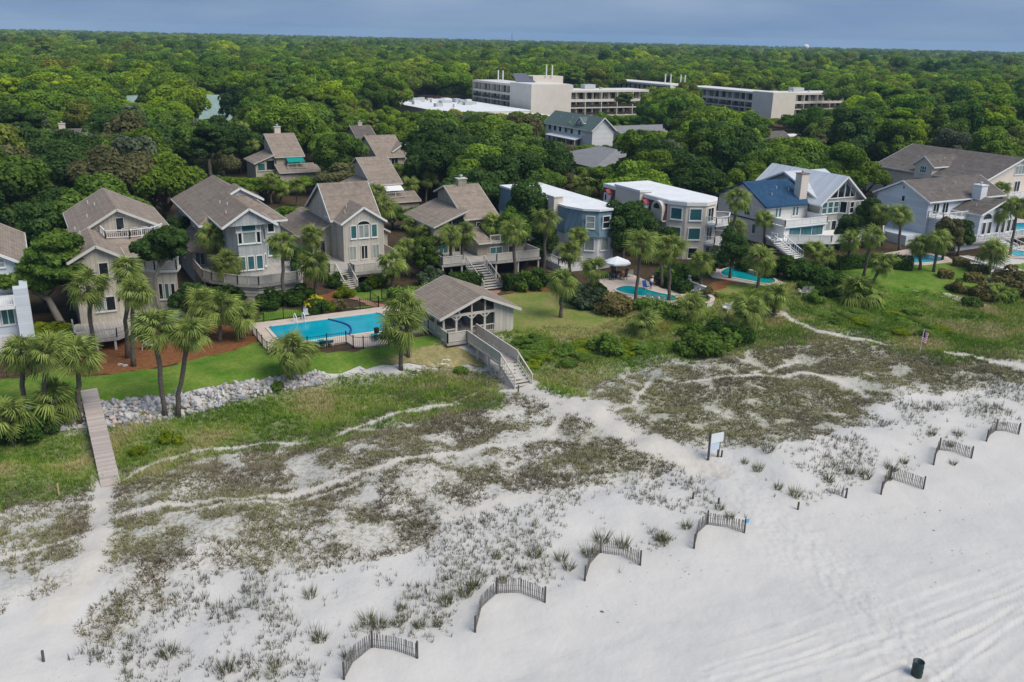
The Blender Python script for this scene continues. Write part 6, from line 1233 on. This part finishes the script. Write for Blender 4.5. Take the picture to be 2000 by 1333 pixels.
# people
skin=mat('skin',(.45,.27,.19)); hairm=mat('grey_hair',(.16,.13,.11))
def person(x,y,z,a,label,seated,shirt,short,hat=None,k=1.):
    """one continuous body grown over a posed skeleton; clothing and hair are children"""
    t=thing('person',(x,y,z),label,'person')
    if seated: J=dict(pel=(0,0,.5),che=(0,.06,.95),nec=(0,.05,1.08),hea=(0,.02,1.22),sl=(-.19,.05,1.0),el=(-.25,-.1,.78),hl=(-.18,-.34,.76),sr=(.19,.05,1.),er=(.25,-.1,.78),hr=(.18,-.34,.76),kl=(-.12,-.42,.52),al=(-.12,-.44,.1),fl=(-.12,-.6,.05),kr=(.12,-.42,.52),ar=(.12,-.44,.1),fr=(.12,-.6,.05),hpl=(-.1,0,.5),hpr=(.1,0,.5))
    else: J=dict(pel=(0,0,.92),che=(0,-.04,1.3),nec=(0,-.06,1.46),hea=(0,-.12,1.6),sl=(-.2,-.04,1.38),el=(-.27,-.08,1.1),hl=(-.22,-.3,.98),sr=(.2,-.04,1.38),er=(.27,-.06,1.1),hr=(.2,-.28,.95),kl=(-.11,-.04,.5),al=(-.12,.03,.09),fl=(-.13,-.14,.04),kr=(.11,-.02,.5),ar=(.12,.06,.09),fr=(.13,-.11,.04),hpl=(-.1,0,.88),hpr=(.1,0,.88))
    E_=[('pel','che'),('che','nec'),('nec','hea'),('che','sl'),('sl','el'),('el','hl'),('che','sr'),('sr','er'),('er','hr'),('pel','hpl'),('hpl','kl'),('kl','al'),('al','fl'),('pel','hpr'),('hpr','kr'),('kr','ar'),('ar','fr')]
    rad=dict(pel=.15,che=.15,nec=.06,hea=.095,sl=.075,el=.05,hl=.03,sr=.075,er=.05,hr=.03,kl=.065,al=.042,fl=.038,kr=.065,ar=.042,fr=.038,hpl=.1,hpr=.1)
    def skinobj(name,keys,edges,radf,m):
        ks=list(keys); me=bpy.data.meshes.new(name); me.from_pydata([J[q] for q in ks],[(ks.index(p),ks.index(q)) for p,q in edges],[]); o=link(name,me,t,None,(0,0,a)); me.materials.append(m)
        md=o.modifiers.new('s','SKIN'); lay=me.skin_vertices[0] if me.skin_vertices else None
        if lay is None:
            bm=bmesh.new(); bm.from_mesh(me); bm.verts.layers.skin.verify(); bm.to_mesh(me); bm.free(); lay=me.skin_vertices[0]
        for i,q in enumerate(ks): lay.data[i].radius=(radf(q),radf(q))
        lay.data[0].use_root=True; sb=o.modifiers.new('u','SUBSURF'); sb.levels=2; sb.render_levels=2; return o
    skinobj('body',J,E_,lambda q:rad[q],skin)
    top_=[e for e in E_ if e in (('pel','che'),('che','sl'),('che','sr'),('sl','el'),('sr','er'))]; ks=['pel','che','sl','sr','el','er']; skinobj('shirt',ks,top_,lambda q:rad[q]+(.03 if q in('pel','che') else .02),shirt)
    lo=[('pel','hpl'),('pel','hpr'),('hpl','kl'),('hpr','kr')]; skinobj('shorts',['pel','hpl','hpr','kl','kr'],lo,lambda q:rad[q]+.035 if q!='pel' else .17,short)
    h=J['hea']; b=MB()
    if hat: b.lathe([(.22,0),(.22,.02),(.12,.03),(.11,.12),(.02,.14)],12,(0,0,0))
    else: b.lathe([(.105,-.02),(.112,.05),(.08,.1),(.01,.125)],10,(0,0,0))
    o=link('hat' if hat else 'hair',b.mesh('hat' if hat else 'hair',hat or hairm,smooth=True),t); hv=Matrix.Rotation(a,3,'Z')@Vector(h); o.location=(hv.x,hv.y,hv.z+.05)
    for s,hk in ((-1,'hl'),(1,'hr')):
        hv=Matrix.Rotation(a,3,'Z')@Vector(J[hk]); b=MB(); b.tube([(0,0,0),(0,-.09,-.02)],[.03,.036],6)
        for i in range(4): b.tube([(-.03+.02*i,-.08,-.02),(-.033+.022*i,-.13-.01*(i in(1,2)),-.035),(-.033+.022*i,-.155,-.06)],[.011,.01,.008],5)
        b.tube([(-s*.03,-.03,-.01),(-s*.06,-.07,-.02),(-s*.055,-.1,-.03)],[.012,.011,.008],5); o=link('hand',b.mesh('hand',skin,smooth=True),t,hv,(0,0,a))
    hv=Matrix.Rotation(a,3,'Z')@Vector(h); b=MB(); b.tube([(0,-.09,-.01),(0,-.125,-.03)],[.012,.016],5)
    for s in (-1,1): b.tube([(s*.09,0,-.02),(s*.105,.01,.02)],.018,5)
    b.build  # nose and ears
    link('face',b.mesh('face',skin,smooth=True),t,hv,(0,0,a)); return t
q=P(1271,566,3.12); person(q[0],q[1],3.12,R(20),'person in white shirt and blue shorts wearing a tan hat beside the pool',False,mat('white_shirt',(.68,.67,.7)),mat('blue_shorts',(.02,.07,.26)),mat('tan_hat',(.38,.27,.18)))
person(ux+.25,uy-1.05,3.12,R(180),'person in an orange shirt sitting at the umbrella table',True,mat('orange_shirt',(.42,.12,.05)),mat('grey_shorts',(.35,.37,.4)))
q=P(1262,565,3.12); o=thing('pool_chair',(q[0],q[1],3.12),'blue sling chair beside the standing person','chair'); bl=mat('blue_sling',(.02,.09,.35)); MB().slab([(q[0]-.3,q[1]-.3,3.5),(q[0]+.3,q[1]-.3,3.5),(q[0]+.3,q[1]+.3,3.45),(q[0]-.3,q[1]+.3,3.45)],.05).build('seat',bl,o); MB().slab([(q[0]-.3,q[1]+.3,3.45),(q[0]+.3,q[1]+.3,3.45),(q[0]+.3,q[1]+.55,4.1),(q[0]-.3,q[1]+.55,4.1)],.05).build('backrest',bl,o)
for u,v in ((-.26,-.26),(.26,-.26),(-.26,.26),(.26,.26)): MB().bar((q[0]+u,q[1]+v,3.1),(q[0]+u,q[1]+v,3.46),.04).build('leg',trim,o)
q=P(1284,558,3.12); o=thing('kettle_grill',(q[0],q[1],3.12),'black kettle grill with a white side shelf near the pool','grill'); MB().lathe([(.04,.5),(.25,.6),(.3,.78),(.28,.92),(.12,1.05),(.02,1.07)],14,(q[0],q[1],3.12)).build('kettle',blk,o); MB().box(q[0]+.3,q[0]+.75,q[1]-.2,q[1]+.2,3.86,3.9).build('shelf',trim,o)
for a in (0,2.1,4.2): MB().bar((q[0]+.1*math.cos(a),q[1]+.1*math.sin(a),3.7),(q[0]+.35*math.cos(a),q[1]+.35*math.sin(a),3.12),.03).build('leg',blk,o)
# low walls
whs=mat('white_stucco',(.62,.62,.63))
a,b=P(1345,565,3),P(1385,580,3); t=thing('garden_wall',tuple((a+b)/2),'low pale stucco wall with an urn beside the curved pool','wall'); MB().bar((a[0],a[1],3.45),(b[0],b[1],3.45),.25,1.1).build('wall',whs,t); MB().bar((a[0],a[1],4.03),(b[0],b[1],4.03),.34,.08).build('capping',trim,t); MB().box(a[0]-.2,a[0]+.2,a[1]-.2,a[1]+.2,2.9,4.3).build('pier',whs,t); MB().lathe([(.08,0),(.1,.1),(.2,.35),(.16,.45)],10,(a[0],a[1],4.3)).build('urn',whs,t)
q=[P(x,y,3) for x,y in ((1370,578),(1385,584),(1392,590),(1388,597),(1378,600))]; t=thing('seat_wall',tuple(q[2]),'curved pink capped stone seat wall in the mulch','wall'); b=MB(); c=MB()
for p0,p1 in zip(q[:-1],q[1:]): b.bar((p0[0],p0[1],3.2),(p1[0],p1[1],3.2),.4,.5); c.bar((p0[0],p0[1],3.48),(p1[0],p1[1],3.48),.5,.09)
b.build('wall',whs,t); c.build('capping',mat('pink_stone',(.55,.43,.37),(.62,.5,.44),3),t)
q=[P(x,y,3.1) for x,y in ((1450,528),(1458,531),(1468,536),(1480,540))]; t=thing('spa_wall',tuple(q[1]),'curved pink stone spa wall in the dark turquoise pool','wall'); b=MB()
for p0,p1 in zip(q[:-1],q[1:]): b.bar((p0[0],p0[1],3.35),(p1[0],p1[1],3.35),.5,.6)
b.build('wall',mat('pink_stone',(.55,.43,.37)),t)
a,b=P(1875,503,3),P(2030,548,3); t=thing('sea_wall',tuple((a+b)/2),'long low pale concrete sea wall below the cottage','wall'); MB().bar((a[0],a[1],2.9),(b[0],b[1],2.9),.5,.7).build('wall',whs,t)
for i in range(26): q=G(1920+rs.uniform(-8,40),545+rs.uniform(-6,10)); o=link('field_stone',RK[rs.randint(0,14)],None,(q[0],q[1],q[2]+.05),(0,0,rs.uniform(0,6))); s=rs.uniform(.12,.28); o.scale=(s*1.3,s,s*.7); tag(o,'pale loose stone on the bank round the squat palm','stone','loose stones by the squat palm')
q0,q1=G(1540,602),G(1522,618); t=thing('dune_steps',tuple(q0),'short flight of pale timber steps cut into the dune path','steps')
for i in range(5): f=i/4; p=q0*(1-f)+q1*f; z=gz(p[0],p[1])+.05; MB().box(p[0]-.8,p[0]+.8,p[1]-.16,p[1]+.16,z-.15,z+.03).build('step',plk[1],t)
q=G(1932,592); t=thing('step_rail',tuple(q),'short pale blue handrail beside the shell walk','handrail'); pb_=mat('pale_blue_paint',(.45,.58,.6)); q2=G(1912,582); MB().bar((q[0],q[1],q[2]+.8),(q2[0],q2[1],q2[2]+.8),.07).build('rail',pb_,t)
for f in (0,.33,.66,1): p=q*(1-f)+q2*f; MB().bar((p[0],p[1],p[2]-.1),(p[0],p[1],p[2]+.8),.05).build('post',pb_,t)
# hammock
p0,p1=G(280,685),G(322,672); hz_=3.95; t=thing('hammock',((p0[0]+p1[0])/2,(p0[1]+p1[1])/2,3.),'pale pink rope hammock slung between two stands on pine straw','hammock'); hm=mat('hammock_cloth',(.58,.50,.50),(.66,.58,.58),4); b=MB(); nx=10
for i in range(nx):
    f0,f1=i/nx,(i+1)/nx; a=p0*(1-f0)+p1*f0; c=p0*(1-f1)+p1*f1; dz=lambda f:-.55*math.sin(math.pi*f); w_=lambda f:.12+.5*math.sin(math.pi*f)**.5 if 0<f<1 else .06
    b.poly([(a[0]-w_(f0)*.3,a[1]-w_(f0),hz_+dz(f0)),(c[0]-w_(f1)*.3,c[1]-w_(f1),hz_+dz(f1)),(c[0]+w_(f1)*.3,c[1]+w_(f1),hz_+dz(f1)+.05),(a[0]+w_(f0)*.3,a[1]+w_(f0),hz_+dz(f0)+.05)])
b.build('cloth',hm,t)
for p,d_ in ((p0,-1),(p1,1)): MB().bar((p[0]+d_*.1,p[1],3.),(p[0],p[1],hz_+.1),.08).build('stand',railw,t)
for px,py in ((245,716),(235,714)): 
    q=G(px,py); o=link('garden_stone',RK[1],None,(q[0],q[1],q[2]+.08)); o.scale=(.3,.2,.2); tag(o,'pale stone lying on the pine straw','stone','stones on the pine straw')
# ------------------------------------------------------------------ sand fences: each picket a part
pk=mat('grey_lath',(.125,.115,.105),(.20,.185,.17),4,.95); pst=mat('dark_post',(.075,.068,.062),(.12,.11,.10),4,.95)
FL=['sand fence bay with two full panels nearest the grassy corner, tallest pickets','sand fence bay bent in a long curve, second along the beach','sand fence bay with one straight panel, third along the beach','sand fence bay with a small blue sign on its end post','sand fence bay past the stub fence, upright panel','sand fence bay before the last one, half buried','last sand fence bay with a fallen panel']
lath=MB().box(-.024,.024,-.008,.008,-.25,1.).mesh('picket',pk); postm=MB().tube([(0,0,-.4),(0,0,1.12)],[.065,.06],7).mesh('post',pst)
for f,lab in zip(FEN,FL):
    c=np.mean(f,0); t=thing('sand_fence',(c[0],c[1],gz(*c)),lab,'fence'); o0=ORG[t.name]
    pts=[Vector((*p,0)) for p in f]; seg=[(pts[i+1]-pts[i]).length for i in range(len(pts)-1)]; tot=sum(seg)
    def along(s):
        for i,L_ in enumerate(seg):
            if s<=L_ or i==len(seg)-1: return pts[i].lerp(pts[i+1],min(1,s/L_)),math.atan2(*(pts[i+1]-pts[i]).yx)
            s-=L_
    n=int(tot/.115); hs=[]
    for i in range(n+1):
        p,a=along(tot*i/n); z=float(hgt(p.x,p.y)); bury=-.35+.3*math.sin(i*.13+c[0]); q=link('picket',lath,t,(p.x-o0.x,p.y-o0.y,z-o0.z+bury*.22+.02),(rs.uniform(-.05,.05),rs.uniform(-.05,.05),a))
    w_=MB(); 
    for zz in (.25,.62):
        for i in range(n):
            p,_=along(tot*i/n); p2,_=along(tot*(i+1)/n); w_.bar((p.x,p.y,float(hgt(p.x,p.y))+zz-.1),(p2.x,p2.y,float(hgt(p2.x,p2.y))+zz-.1),.012)
    w_.build('wire',pst,t)
    for i in (0,len(pts)//2,len(pts)-1): p=pts[i]; link('post',postm,t,(p.x-o0.x,p.y-o0.y,float(hgt(p.x,p.y))-o0.z-.05))
    if 'blue sign' in lab: p=pts[-1]; z=float(hgt(p.x,p.y)); MB().box(p.x-.02,p.x+.24,p.y-.09,p.y-.07,z+.75,z+1.08).build('sign_plate',mat('sky_blue_sign',(.13,.38,.6)),t)
a,b=P(1612,962,.85),P(1652,974,.85); t=thing('sand_fence',tuple((a+b)/2),'stub of sand fence almost buried in the drift','fence'); o0=ORG[t.name]
for i in range(17): f=i/16; p=a*(1-f)+b*f; z=float(hgt(p[0],p[1])); link('picket',lath,t,(p[0]-o0.x,p[1]-o0.y,z-o0.z-.85+.5*f+rs.uniform(-.06,.06)),(rs.uniform(-.08,.08),0,.1))
link('post',postm,t,(b[0]-o0.x,b[1]-o0.y,gz(b[0],b[1])-o0.z-.3))
for px,py,h,lab in ((1558,996,.6,'short dark post leaning at the path mouth'),(1409,893,.55,'short dark stub post beside the beach sign'),(85,1292,.65,'lone short dark post on the bare sand'),(1012,768,.75,'short dark post in the sand below the walkway stair'),(1353,975,.5,'small dark stake in the grass by the path'),(1403,985,.45,'small dark stake among green tufts')):
    q=G(px,py); b=MB().tube([(0,0,-.3),(.02,0,h)],[.075,.07],7); o=link('marker_post',b.mesh('marker_post',pst),None,(q[0],q[1],float(hgt(q[0],q[1])))); tag(o,lab,'post')
q=G(116,970); o=link('survey_stake',MB().box(-.05,.05,-.02,.02,-.2,1.).mesh('survey_stake',mat('raw_pine',(.5,.38,.2))),None,tuple(q)); tag(o,'thin pale yellow wooden stake in the dune grass','stake')
# beach sign seen from behind: two blank backs on two posts
q0,q1=G(1383,899),G(1402,893); mid=(q0+q1)/2; t=thing('beach_sign',tuple(mid),'two pale blank sign panels on dark posts beside the sand path','sign')
d=(q1-q0)/np.linalg.norm(q1-q0); zt=float(mid[2])
for q in (q0,q1): MB().bar((q[0],q[1],q[2]-.3),(q[0],q[1],zt+2.25),.13).build('post',pst,t)
L_=np.linalg.norm(q1-q0); sw=mat('sign_white',(.66,.70,.71),(.72,.76,.77),4); sb=mat('sign_pale_blue',(.50,.58,.70),(.56,.64,.75),4)
e0=mid-d*(L_/2-.02); e1=mid+d*(L_/2+.28); nrm=np.array([d[1],-d[0],0]); 
MB().bar((e0[0]+nrm[0]*.09,e0[1]+nrm[1]*.09,zt+1.78),(e1[0]+nrm[0]*.09,e1[1]+nrm[1]*.09,zt+1.78),.03,.8).build('sign_panel',sw,t); e1=mid+d*(L_/2-.05); MB().bar((e0[0]+nrm[0]*.09,e0[1]+nrm[1]*.09,zt+1.05),(e1[0]+nrm[0]*.09,e1[1]+nrm[1]*.09,zt+1.05),.03,.6).build('sign_panel',sb,t)
# barrel
q=G(1790,1318); x,y=q[0],q[1]; z=float(hgt(x,y)); t=thing('litter_barrel',(x,y,z),'dark green open topped litter barrel on the beach','barrel'); bg_=mat('dark_green_paint',(.008,.028,.030),(.014,.04,.042),4,.5,0,None,.4)
MB().lathe([(.28,-.06),(.285,.0),(.29,.29),(.305,.31),(.29,.33),(.29,.59),(.305,.61),(.29,.63),(.29,.88),(.30,.90),(.27,.90),(.265,.3),(.02,.28)],24,(x,y,z)).build('drum',bg_,t,True); MB().lathe([(.255,.28),(.26,.55),(.02,.6)],16,(x,y,z)).build('bin_liner',mat('black_bag',(.02,.02,.022),rough=.35),t,True)
# flag of the United States on a short pole
q=G(1796,690); x,y=q[0],q[1]; z=q[2]; t=thing('flag_pole',(x,y,z-.1),'stars and stripes flag hanging from a short white pole in the dunes','flag'); tx,ty=math.cos(YAW),-math.sin(YAW)
MB().tube([(x,y,z-.3),(x+.08,y,z+2.6)],.03,8).build('pole',trim,t); fr_=mat('flag_red',(.42,.02,.03)); fwh=mat('flag_white',(.72,.7,.68)); fbl=mat('flag_blue',(.015,.025,.12))
fl=thing; H0=z+2.45
for i in range(13):   # hangs hoist-up: stripes run along the fly, here drooping
    z1=H0-i*.1; m=fr_ if i%2==0 else fwh; b=MB(); u0=.04 if i>6 else .28
    ns=5
    for k in range(ns):
        ua=u0+(.56-u0)*k/ns; ub=u0+(.56-u0)*(k+1)/ns; wv_=lambda u:.07*math.sin(u*9+i*.25)
        b.poly([(x+tx*ua,y+ty*ua+wv_(ua),z1-ua*.35),(x+tx*ub,y+ty*ub+wv_(ub),z1-ub*.35),(x+tx*ub,y+ty*ub+wv_(ub),z1-.1-ub*.35),(x+tx*ua,y+ty*ua+wv_(ua),z1-.1-ua*.35)])
    b.build('stripe',m,t)
b=MB(); 
for k in range(3):
    ua=.04+.24*k/3; ub=.04+.24*(k+1)/3; wv_=lambda u:.07*math.sin(u*9); b.poly([(x+tx*ua,y+ty*ua+wv_(ua),H0-ua*.35),(x+tx*ub,y+ty*ub+wv_(ub),H0-ub*.35),(x+tx*ub,y+ty*ub+wv_(ub),H0-.7-ub*.35),(x+tx*ua,y+ty*ua+wv_(ua),H0-.7-ua*.35)])
cn=b.build('canton',fbl,t); b=MB()
for r in range(9):
    for c in range(6 if r%2==0 else 5):
        u=.055+(c+(.5 if r%2 else 0))*.038; zz=H0-.05-r*.072-u*.35; yy=y+ty*u+.07*math.sin(u*9)-.004; b.poly([(x+tx*u+.010*math.cos(a),yy-.004,zz+.012*math.sin(a)) for a in [math.pi/2+2*math.pi*j/5*2 for j in range(5)]])
b.build('stars',fwh,cn)
# scraps of seaweed on the open sand: uncounted
V=[];Fc=[];k=0
for i in range(120):
    px,py=rs.choice([(rs.gauss(1690,40),rs.gauss(1005,8)),(rs.gauss(1830,60),rs.gauss(1010,15)),(rs.gauss(1860,40),rs.gauss(1085,12)),(rs.gauss(1310,60),rs.gauss(1120,20)),(rs.gauss(1180,50),rs.gauss(1190,20)),(rs.uniform(1500,1990),rs.uniform(960,1330))]); q=G(px,py); s=rs.uniform(.012,.045)*(2.5 if rs.random()<.08 else 1); a=rs.uniform(0,6); z=float(hgt(q[0],q[1]))+.012
    V+=[(q[0]+s*1.6*math.cos(a),q[1]+s*1.6*math.sin(a),z),(q[0]-s*.6*math.sin(a),q[1]+s*.6*math.cos(a),z+s*.6),(q[0]-s*1.6*math.cos(a),q[1]-s*1.6*math.sin(a),z),(q[0]+s*.6*math.sin(a),q[1]-s*.6*math.cos(a),z)]; Fc.append([k,k+1,k+2,k+3]); k+=4
tag(link('wrack_litter',npmesh('wrack_litter',V,Fc,mat('wrack',(.10,.085,.07),(.16,.14,.11),9))),'dark scraps of dried seaweed scattered on the beach','litter',kind='stuff')
# ------------------------------------------------------------------ woods
VIEWS=[((930,142,1102,226),345),((728,190,955,224),322),((1095,160,1248,226),352),((1115,148,1312,178),430),((1380,160,1650,218),392),((1482,210,1545,230),392),((252,186,280,204),290),((394,186,444,240),299),((1070,222,1180,284),258),((1200,240,1296,260),258),((1120,290,1205,326),188),((446,246,592,346),178),((640,296,745,362),152),((705,258,802,322),186),((668,236,716,264),222),((98,248,156,268),232),((1500,258,1560,276),290),
 ((150,383,370,650),93),((335,346,590,580),104),((545,355,770,560),108),((800,350,1040,560),112),((955,355,1205,540),117),((1175,350,1415,500),125),((1395,340,1690,500),137),((1700,280,2000,520),170),((0,415,70,660),95),((500,330,612,405),165),((740,318,870,405),150),((1105,335,1180,390),165)]
FOOT=[(-13,1,86,114),(1.5,15,86,119),(15,30,97,131),(29.5,44.5,99,126),(43,60,92,116),(60,72,92,121),(77,90,92,116),(94,119,88,114),(116,143,80,101),(147,172,94,138),(38,54,172,190),(47,62,141,157),(64,79,174,194),(72,82,208,225),(4,17,232,246),(135,154,205,237),(103,125,154,178),(147,172,206,221),(31,70,293,326),(128,190,268,352),(185,228,294,314),(260,280,330,394),(264,312,270,334),(194,220,201,213)]
OAKL={'dark':'dark green live oak crown in the woods behind the houses','mid':'mid green live oak crown in the woods behind the houses','bright':'fresh yellow green tree crown in the woods behind the houses','olive':'brownish olive tree crown in the woods behind the houses','grey':'grey green mossy tree crown in the woods behind the houses'}
LM=[('white balcony house',-5,104),('taupe roof deck house',8,105),('blue grey bay window house',23,115),('warm grey house',37,114),('olive grey house',51,108),('blue metal mansard house',67,108),('cream stucco house',83,105),('navy roofed house',105,103),('pale blue cottage',131,95),('large cream house',158,112),('green awning house',46,182),('white awning house',54,150),('pale taupe gabled house',70,183),('small grey chimney house',77,217),('pale green roofed lodge',50,308),('hotel balcony wings',225,300),('white hotel annexe',148,320),('white green roofed house',145,221),('grey hip roofed house',114,166),('low pale roofed house',160,213),('hotel gatehouse',205,207),('grey chimney roof among treetops',11,238)]
SHP={'dark':'dark green','mid':'mid green','bright':'fresh yellow green','olive':'brownish olive','grey':'grey green mossy'}
def wlabel(look,kd,x,y):
    n=min(LM,key=lambda q:(q[1]-x)**2+(q[2]-y)**2); d=math.hypot(n[1]-x,n[2]-y)
    return '%s %s %s the %s'%(SHP[look],'broad domed live oak' if kd<4 else 'rounded tree' if kd<7 else 'tall tiered pine','close to' if d<22 else 'in woods near',n[0])
def woods():
    rs=np.random.default_rng(77); X=[];Y=[];S=[]
    def band(d0,d1,area,smin,smax):
        n=int(R(71)/2*(d1*d1-d0*d0)/area); a=YAW+(rs.random(n)-.5)*R(71); d=np.sqrt(d0*d0+rs.random(n)*(d1*d1-d0*d0)); s=smin+(smax-smin)*rs.random(n); X.append(np.sin(a)*d); Y.append(np.cos(a)*d); S.append(s)
    band(100,340,27,.5,1.5); band(340,700,50,.7,1.8); band(700,1600,120,.9,2.2); band(1600,3600,300,1.2,2.8)
    x=np.concatenate(X); y=np.concatenate(Y); s=np.concatenate(S); d=np.hypot(x,y)
    k=(y>112+np.clip((x-60)*.05,0,6))|(d>340); k&=~((y<100)&(x<210)); 
    for x0,x1,y0,y1 in FOOT: m=2.4*np.minimum(s,1.2)+.8; k&=~((x>x0-m)&(x<x1+m)&(y>y0-m)&(y<y1+m))
    x,y,s,d=x[k],y[k],s[k],d[k]
    kind=np.where(rs.random(len(x))<.62,rs.integers(0,4,len(x)),np.where(rs.random(len(x))<.8,4+rs.integers(0,3,len(x)),7+rs.integers(0,2,len(x))))
    near=d<170; s=np.where(near,s*.86,s); kind=np.where(near&(kind>6),4,kind)
    ht=np.array([9.6]*4+[10.2]*3+[13.5]*2)[kind]*s; rad=np.array([5.6]*4+[4.2]*3+[3.6]*2)[kind]*s
    ht=np.where(ht>15.5,15.5,ht)*np.where((d>600)&(rs.random(len(x))<.07),1.3,1.); zs=ht/np.array([9.6]*4+[10.2]*3+[13.5]*2)[kind]
    base=3-d*d/(2*6.371e6)
    px,py,dd=projv(np.column_stack([x,y,base+ht])); _,pb,_=projv(np.column_stack([x,y,base+ht*.35])); rp_=F*rad/dd*.78
    k=np.ones(len(x),bool)
    for (x0,y0,x1,y1),db in VIEWS:
        dist=np.where(True,dd,0); bad=(px+rp_>x0)&(px-rp_<x1)&(py+2<y1)&(d<db)&(d>db*.45); nh=ht-(y1+3-py)*dd/F; short=bad&(nh>2.6); ratio=np.where(short,nh/ht,1.); zs=zs*ratio; s=s*np.maximum(ratio,.62)**.7; ht=ht*ratio; rp_=rp_*np.maximum(ratio,.62)**.7; k&=~(bad&~short); px,py,dd=projv(np.column_stack([x,y,base+ht]))
    k&=(px>-120)&(px<2120)
    x,y,s,d,kind,zs,px,py,rp_,base=[a[k] for a in (x,y,s,d,kind,zs,px,py,rp_,base)]
    # thin out crowding
    order=np.argsort(d); keep=np.ones(len(x),bool); cell={}
    for i in order:
        if d[i]>700: break
        r=2.6 if d[i]<340 else 4.2; c=(int(x[i]//r),int(y[i]//r))
        if any((c[0]+a,c[1]+b) in cell and math.hypot(x[i]-cell[(c[0]+a,c[1]+b)][0],y[i]-cell[(c[0]+a,c[1]+b)][1])<r*1.25 for a in (-1,0,1) for b in (-1,0,1)): keep[i]=False
        else: cell[c]=(x[i],y[i])
    x,y,s,d,kind,zs,px,py,rp_,base=[a[keep] for a in (x,y,s,d,kind,zs,px,py,rp_,base)]
    names=['oak0','oak1','oak2','oak3','round0','round1','round2','pine0','pine1']; rot=rs.random(len(x))*6.28
    # nearest ones are trees of their own
    vis=(px>-40)&(px<2040)&(d<330); idx=np.argsort(np.where(vis,d,1e9))[:290]; single=np.zeros(len(x),bool); single[idx]=True; single&=vis
    lk=['dark','mid','mid','bright','olive','grey','dark','dark','bright','mid']; patch=fbm(x+300,y,26,2)
    for i in np.where(single)[0]:
        j=int(rs.integers(0,10)); look=lk[j]
        if patch[i]>.62 and rs.random()<.5: look='bright'
        if patch[i]<.38 and rs.random()<.5: look='dark'
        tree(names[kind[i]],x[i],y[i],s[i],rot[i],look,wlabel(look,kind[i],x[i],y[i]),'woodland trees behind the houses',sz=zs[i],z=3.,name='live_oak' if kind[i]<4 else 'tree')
    r=~single; V=np.column_stack([x,y,base])[r]; hz=np.array([4.2]*4+[3.6]*3+[8.]*2)[kind][r]; V[:,2]+=hz*zs[r]
    me=bpy.data.meshes.new('distant_woods'); me.vertices.add(len(V)); me.vertices.foreach_set('co',V.astype(np.float32).ravel())
    for nm,ty,v in (('rz','FLOAT',rot[r]),('sx','FLOAT',s[r]),('szz','FLOAT',zs[r]),('kd','INT',kind[r])):
        a=me.attributes.new(nm,ty,'POINT'); a.data.foreach_set('value',v.astype(np.int32 if ty=='INT' else np.float32))
    o=link('distant_woods',me); tag(o,'unbroken green woodland canopy reaching to the horizon','woods',kind='stuff')
    g=bpy.data.node_groups.new('woods','GeometryNodeTree'); g.interface.new_socket('Geometry',in_out='INPUT',socket_type='NodeSocketGeometry'); g.interface.new_socket('Geometry',in_out='OUTPUT',socket_type='NodeSocketGeometry')
    k=g.links.new; gi=_n(g,'NodeGroupInput'); go=_n(g,'NodeGroupOutput'); jn=_n(g,'GeometryNodeJoinGeometry')
    def at_(n,dt):
        q=_n(g,'GeometryNodeInputNamedAttribute',data_type=dt); q.inputs['Name'].default_value=n
        return q.outputs['Attribute']
    rz,sx,sz_,kd=at_('rz','FLOAT'),at_('sx','FLOAT'),at_('szz','FLOAT'),at_('kd','INT')
    cr=_n(g,'ShaderNodeCombineXYZ'); k(rz,cr.inputs['Z']); cs=_n(g,'ShaderNodeCombineXYZ'); k(sx,cs.inputs['X']); k(sx,cs.inputs['Y']); k(sz_,cs.inputs['Z'])
    e2r=_n(g,'FunctionNodeEulerToRotation'); k(cr.outputs[0],e2r.inputs[0])
    bm_={}
    for ob in bpy.data.objects:
        if ob.name.startswith('crown') and ob.data and ob.parent and ob.data.name not in bm_: bm_[ob.data.name]=ob
    for i,nm in enumerate(names):
        ob=bm_.get(TREES[nm][0].name)
        if ob is None: ob=tree(nm,40+i*9,420,.9,0,None,OAKL['mid'],'woodland trees behind the houses',z=3).children[1]
        oi=_n(g,'GeometryNodeObjectInfo',transform_space='ORIGINAL'); oi.inputs['Object'].default_value=ob
        sm=_n(g,'GeometryNodeSetMaterial'); sm.inputs['Material'].default_value=fmix; k(oi.outputs['Geometry'],sm.inputs['Geometry'])
        cp=_n(g,'FunctionNodeCompare',data_type='INT',operation='EQUAL'); k(kd,cp.inputs[2]); cp.inputs[3].default_value=i
        ip=_n(g,'GeometryNodeInstanceOnPoints'); k(gi.outputs[0],ip.inputs['Points']); k(cp.outputs[0],ip.inputs['Selection']); k(sm.outputs[0],ip.inputs['Instance']); k(e2r.outputs[0],ip.inputs['Rotation']); k(cs.outputs[0],ip.inputs['Scale'])
        k(ip.outputs[0],jn.inputs[0])
    k(jn.outputs[0],go.inputs[0]); md=o.modifiers.new('woods','NODES'); md.node_group=g
    print('WOODS single',int(single.sum()),'massed',len(V))
woods()
# ------------------------------------------------------------------ the air
hm_=bpy.data.materials.new('air'); hm_.use_nodes=True; t_=hm_.node_tree; t_.nodes.clear(); pv=_n(t_,'ShaderNodeVolumePrincipled'); pv.inputs['Color'].default_value=(.52,.76,1,1); pv.inputs['Density'].default_value=1.2e-4; pv.inputs['Anisotropy'].default_value=0
oo=_n(t_,'ShaderNodeOutputMaterial'); t_.links.new(pv.outputs[0],oo.inputs['Volume'])
hz=MB().box(-5200,5600,-900,6200,-8,64).build('haze',hm_); tag(hz,'thin blue summer haze over the woods','haze',kind='stuff')
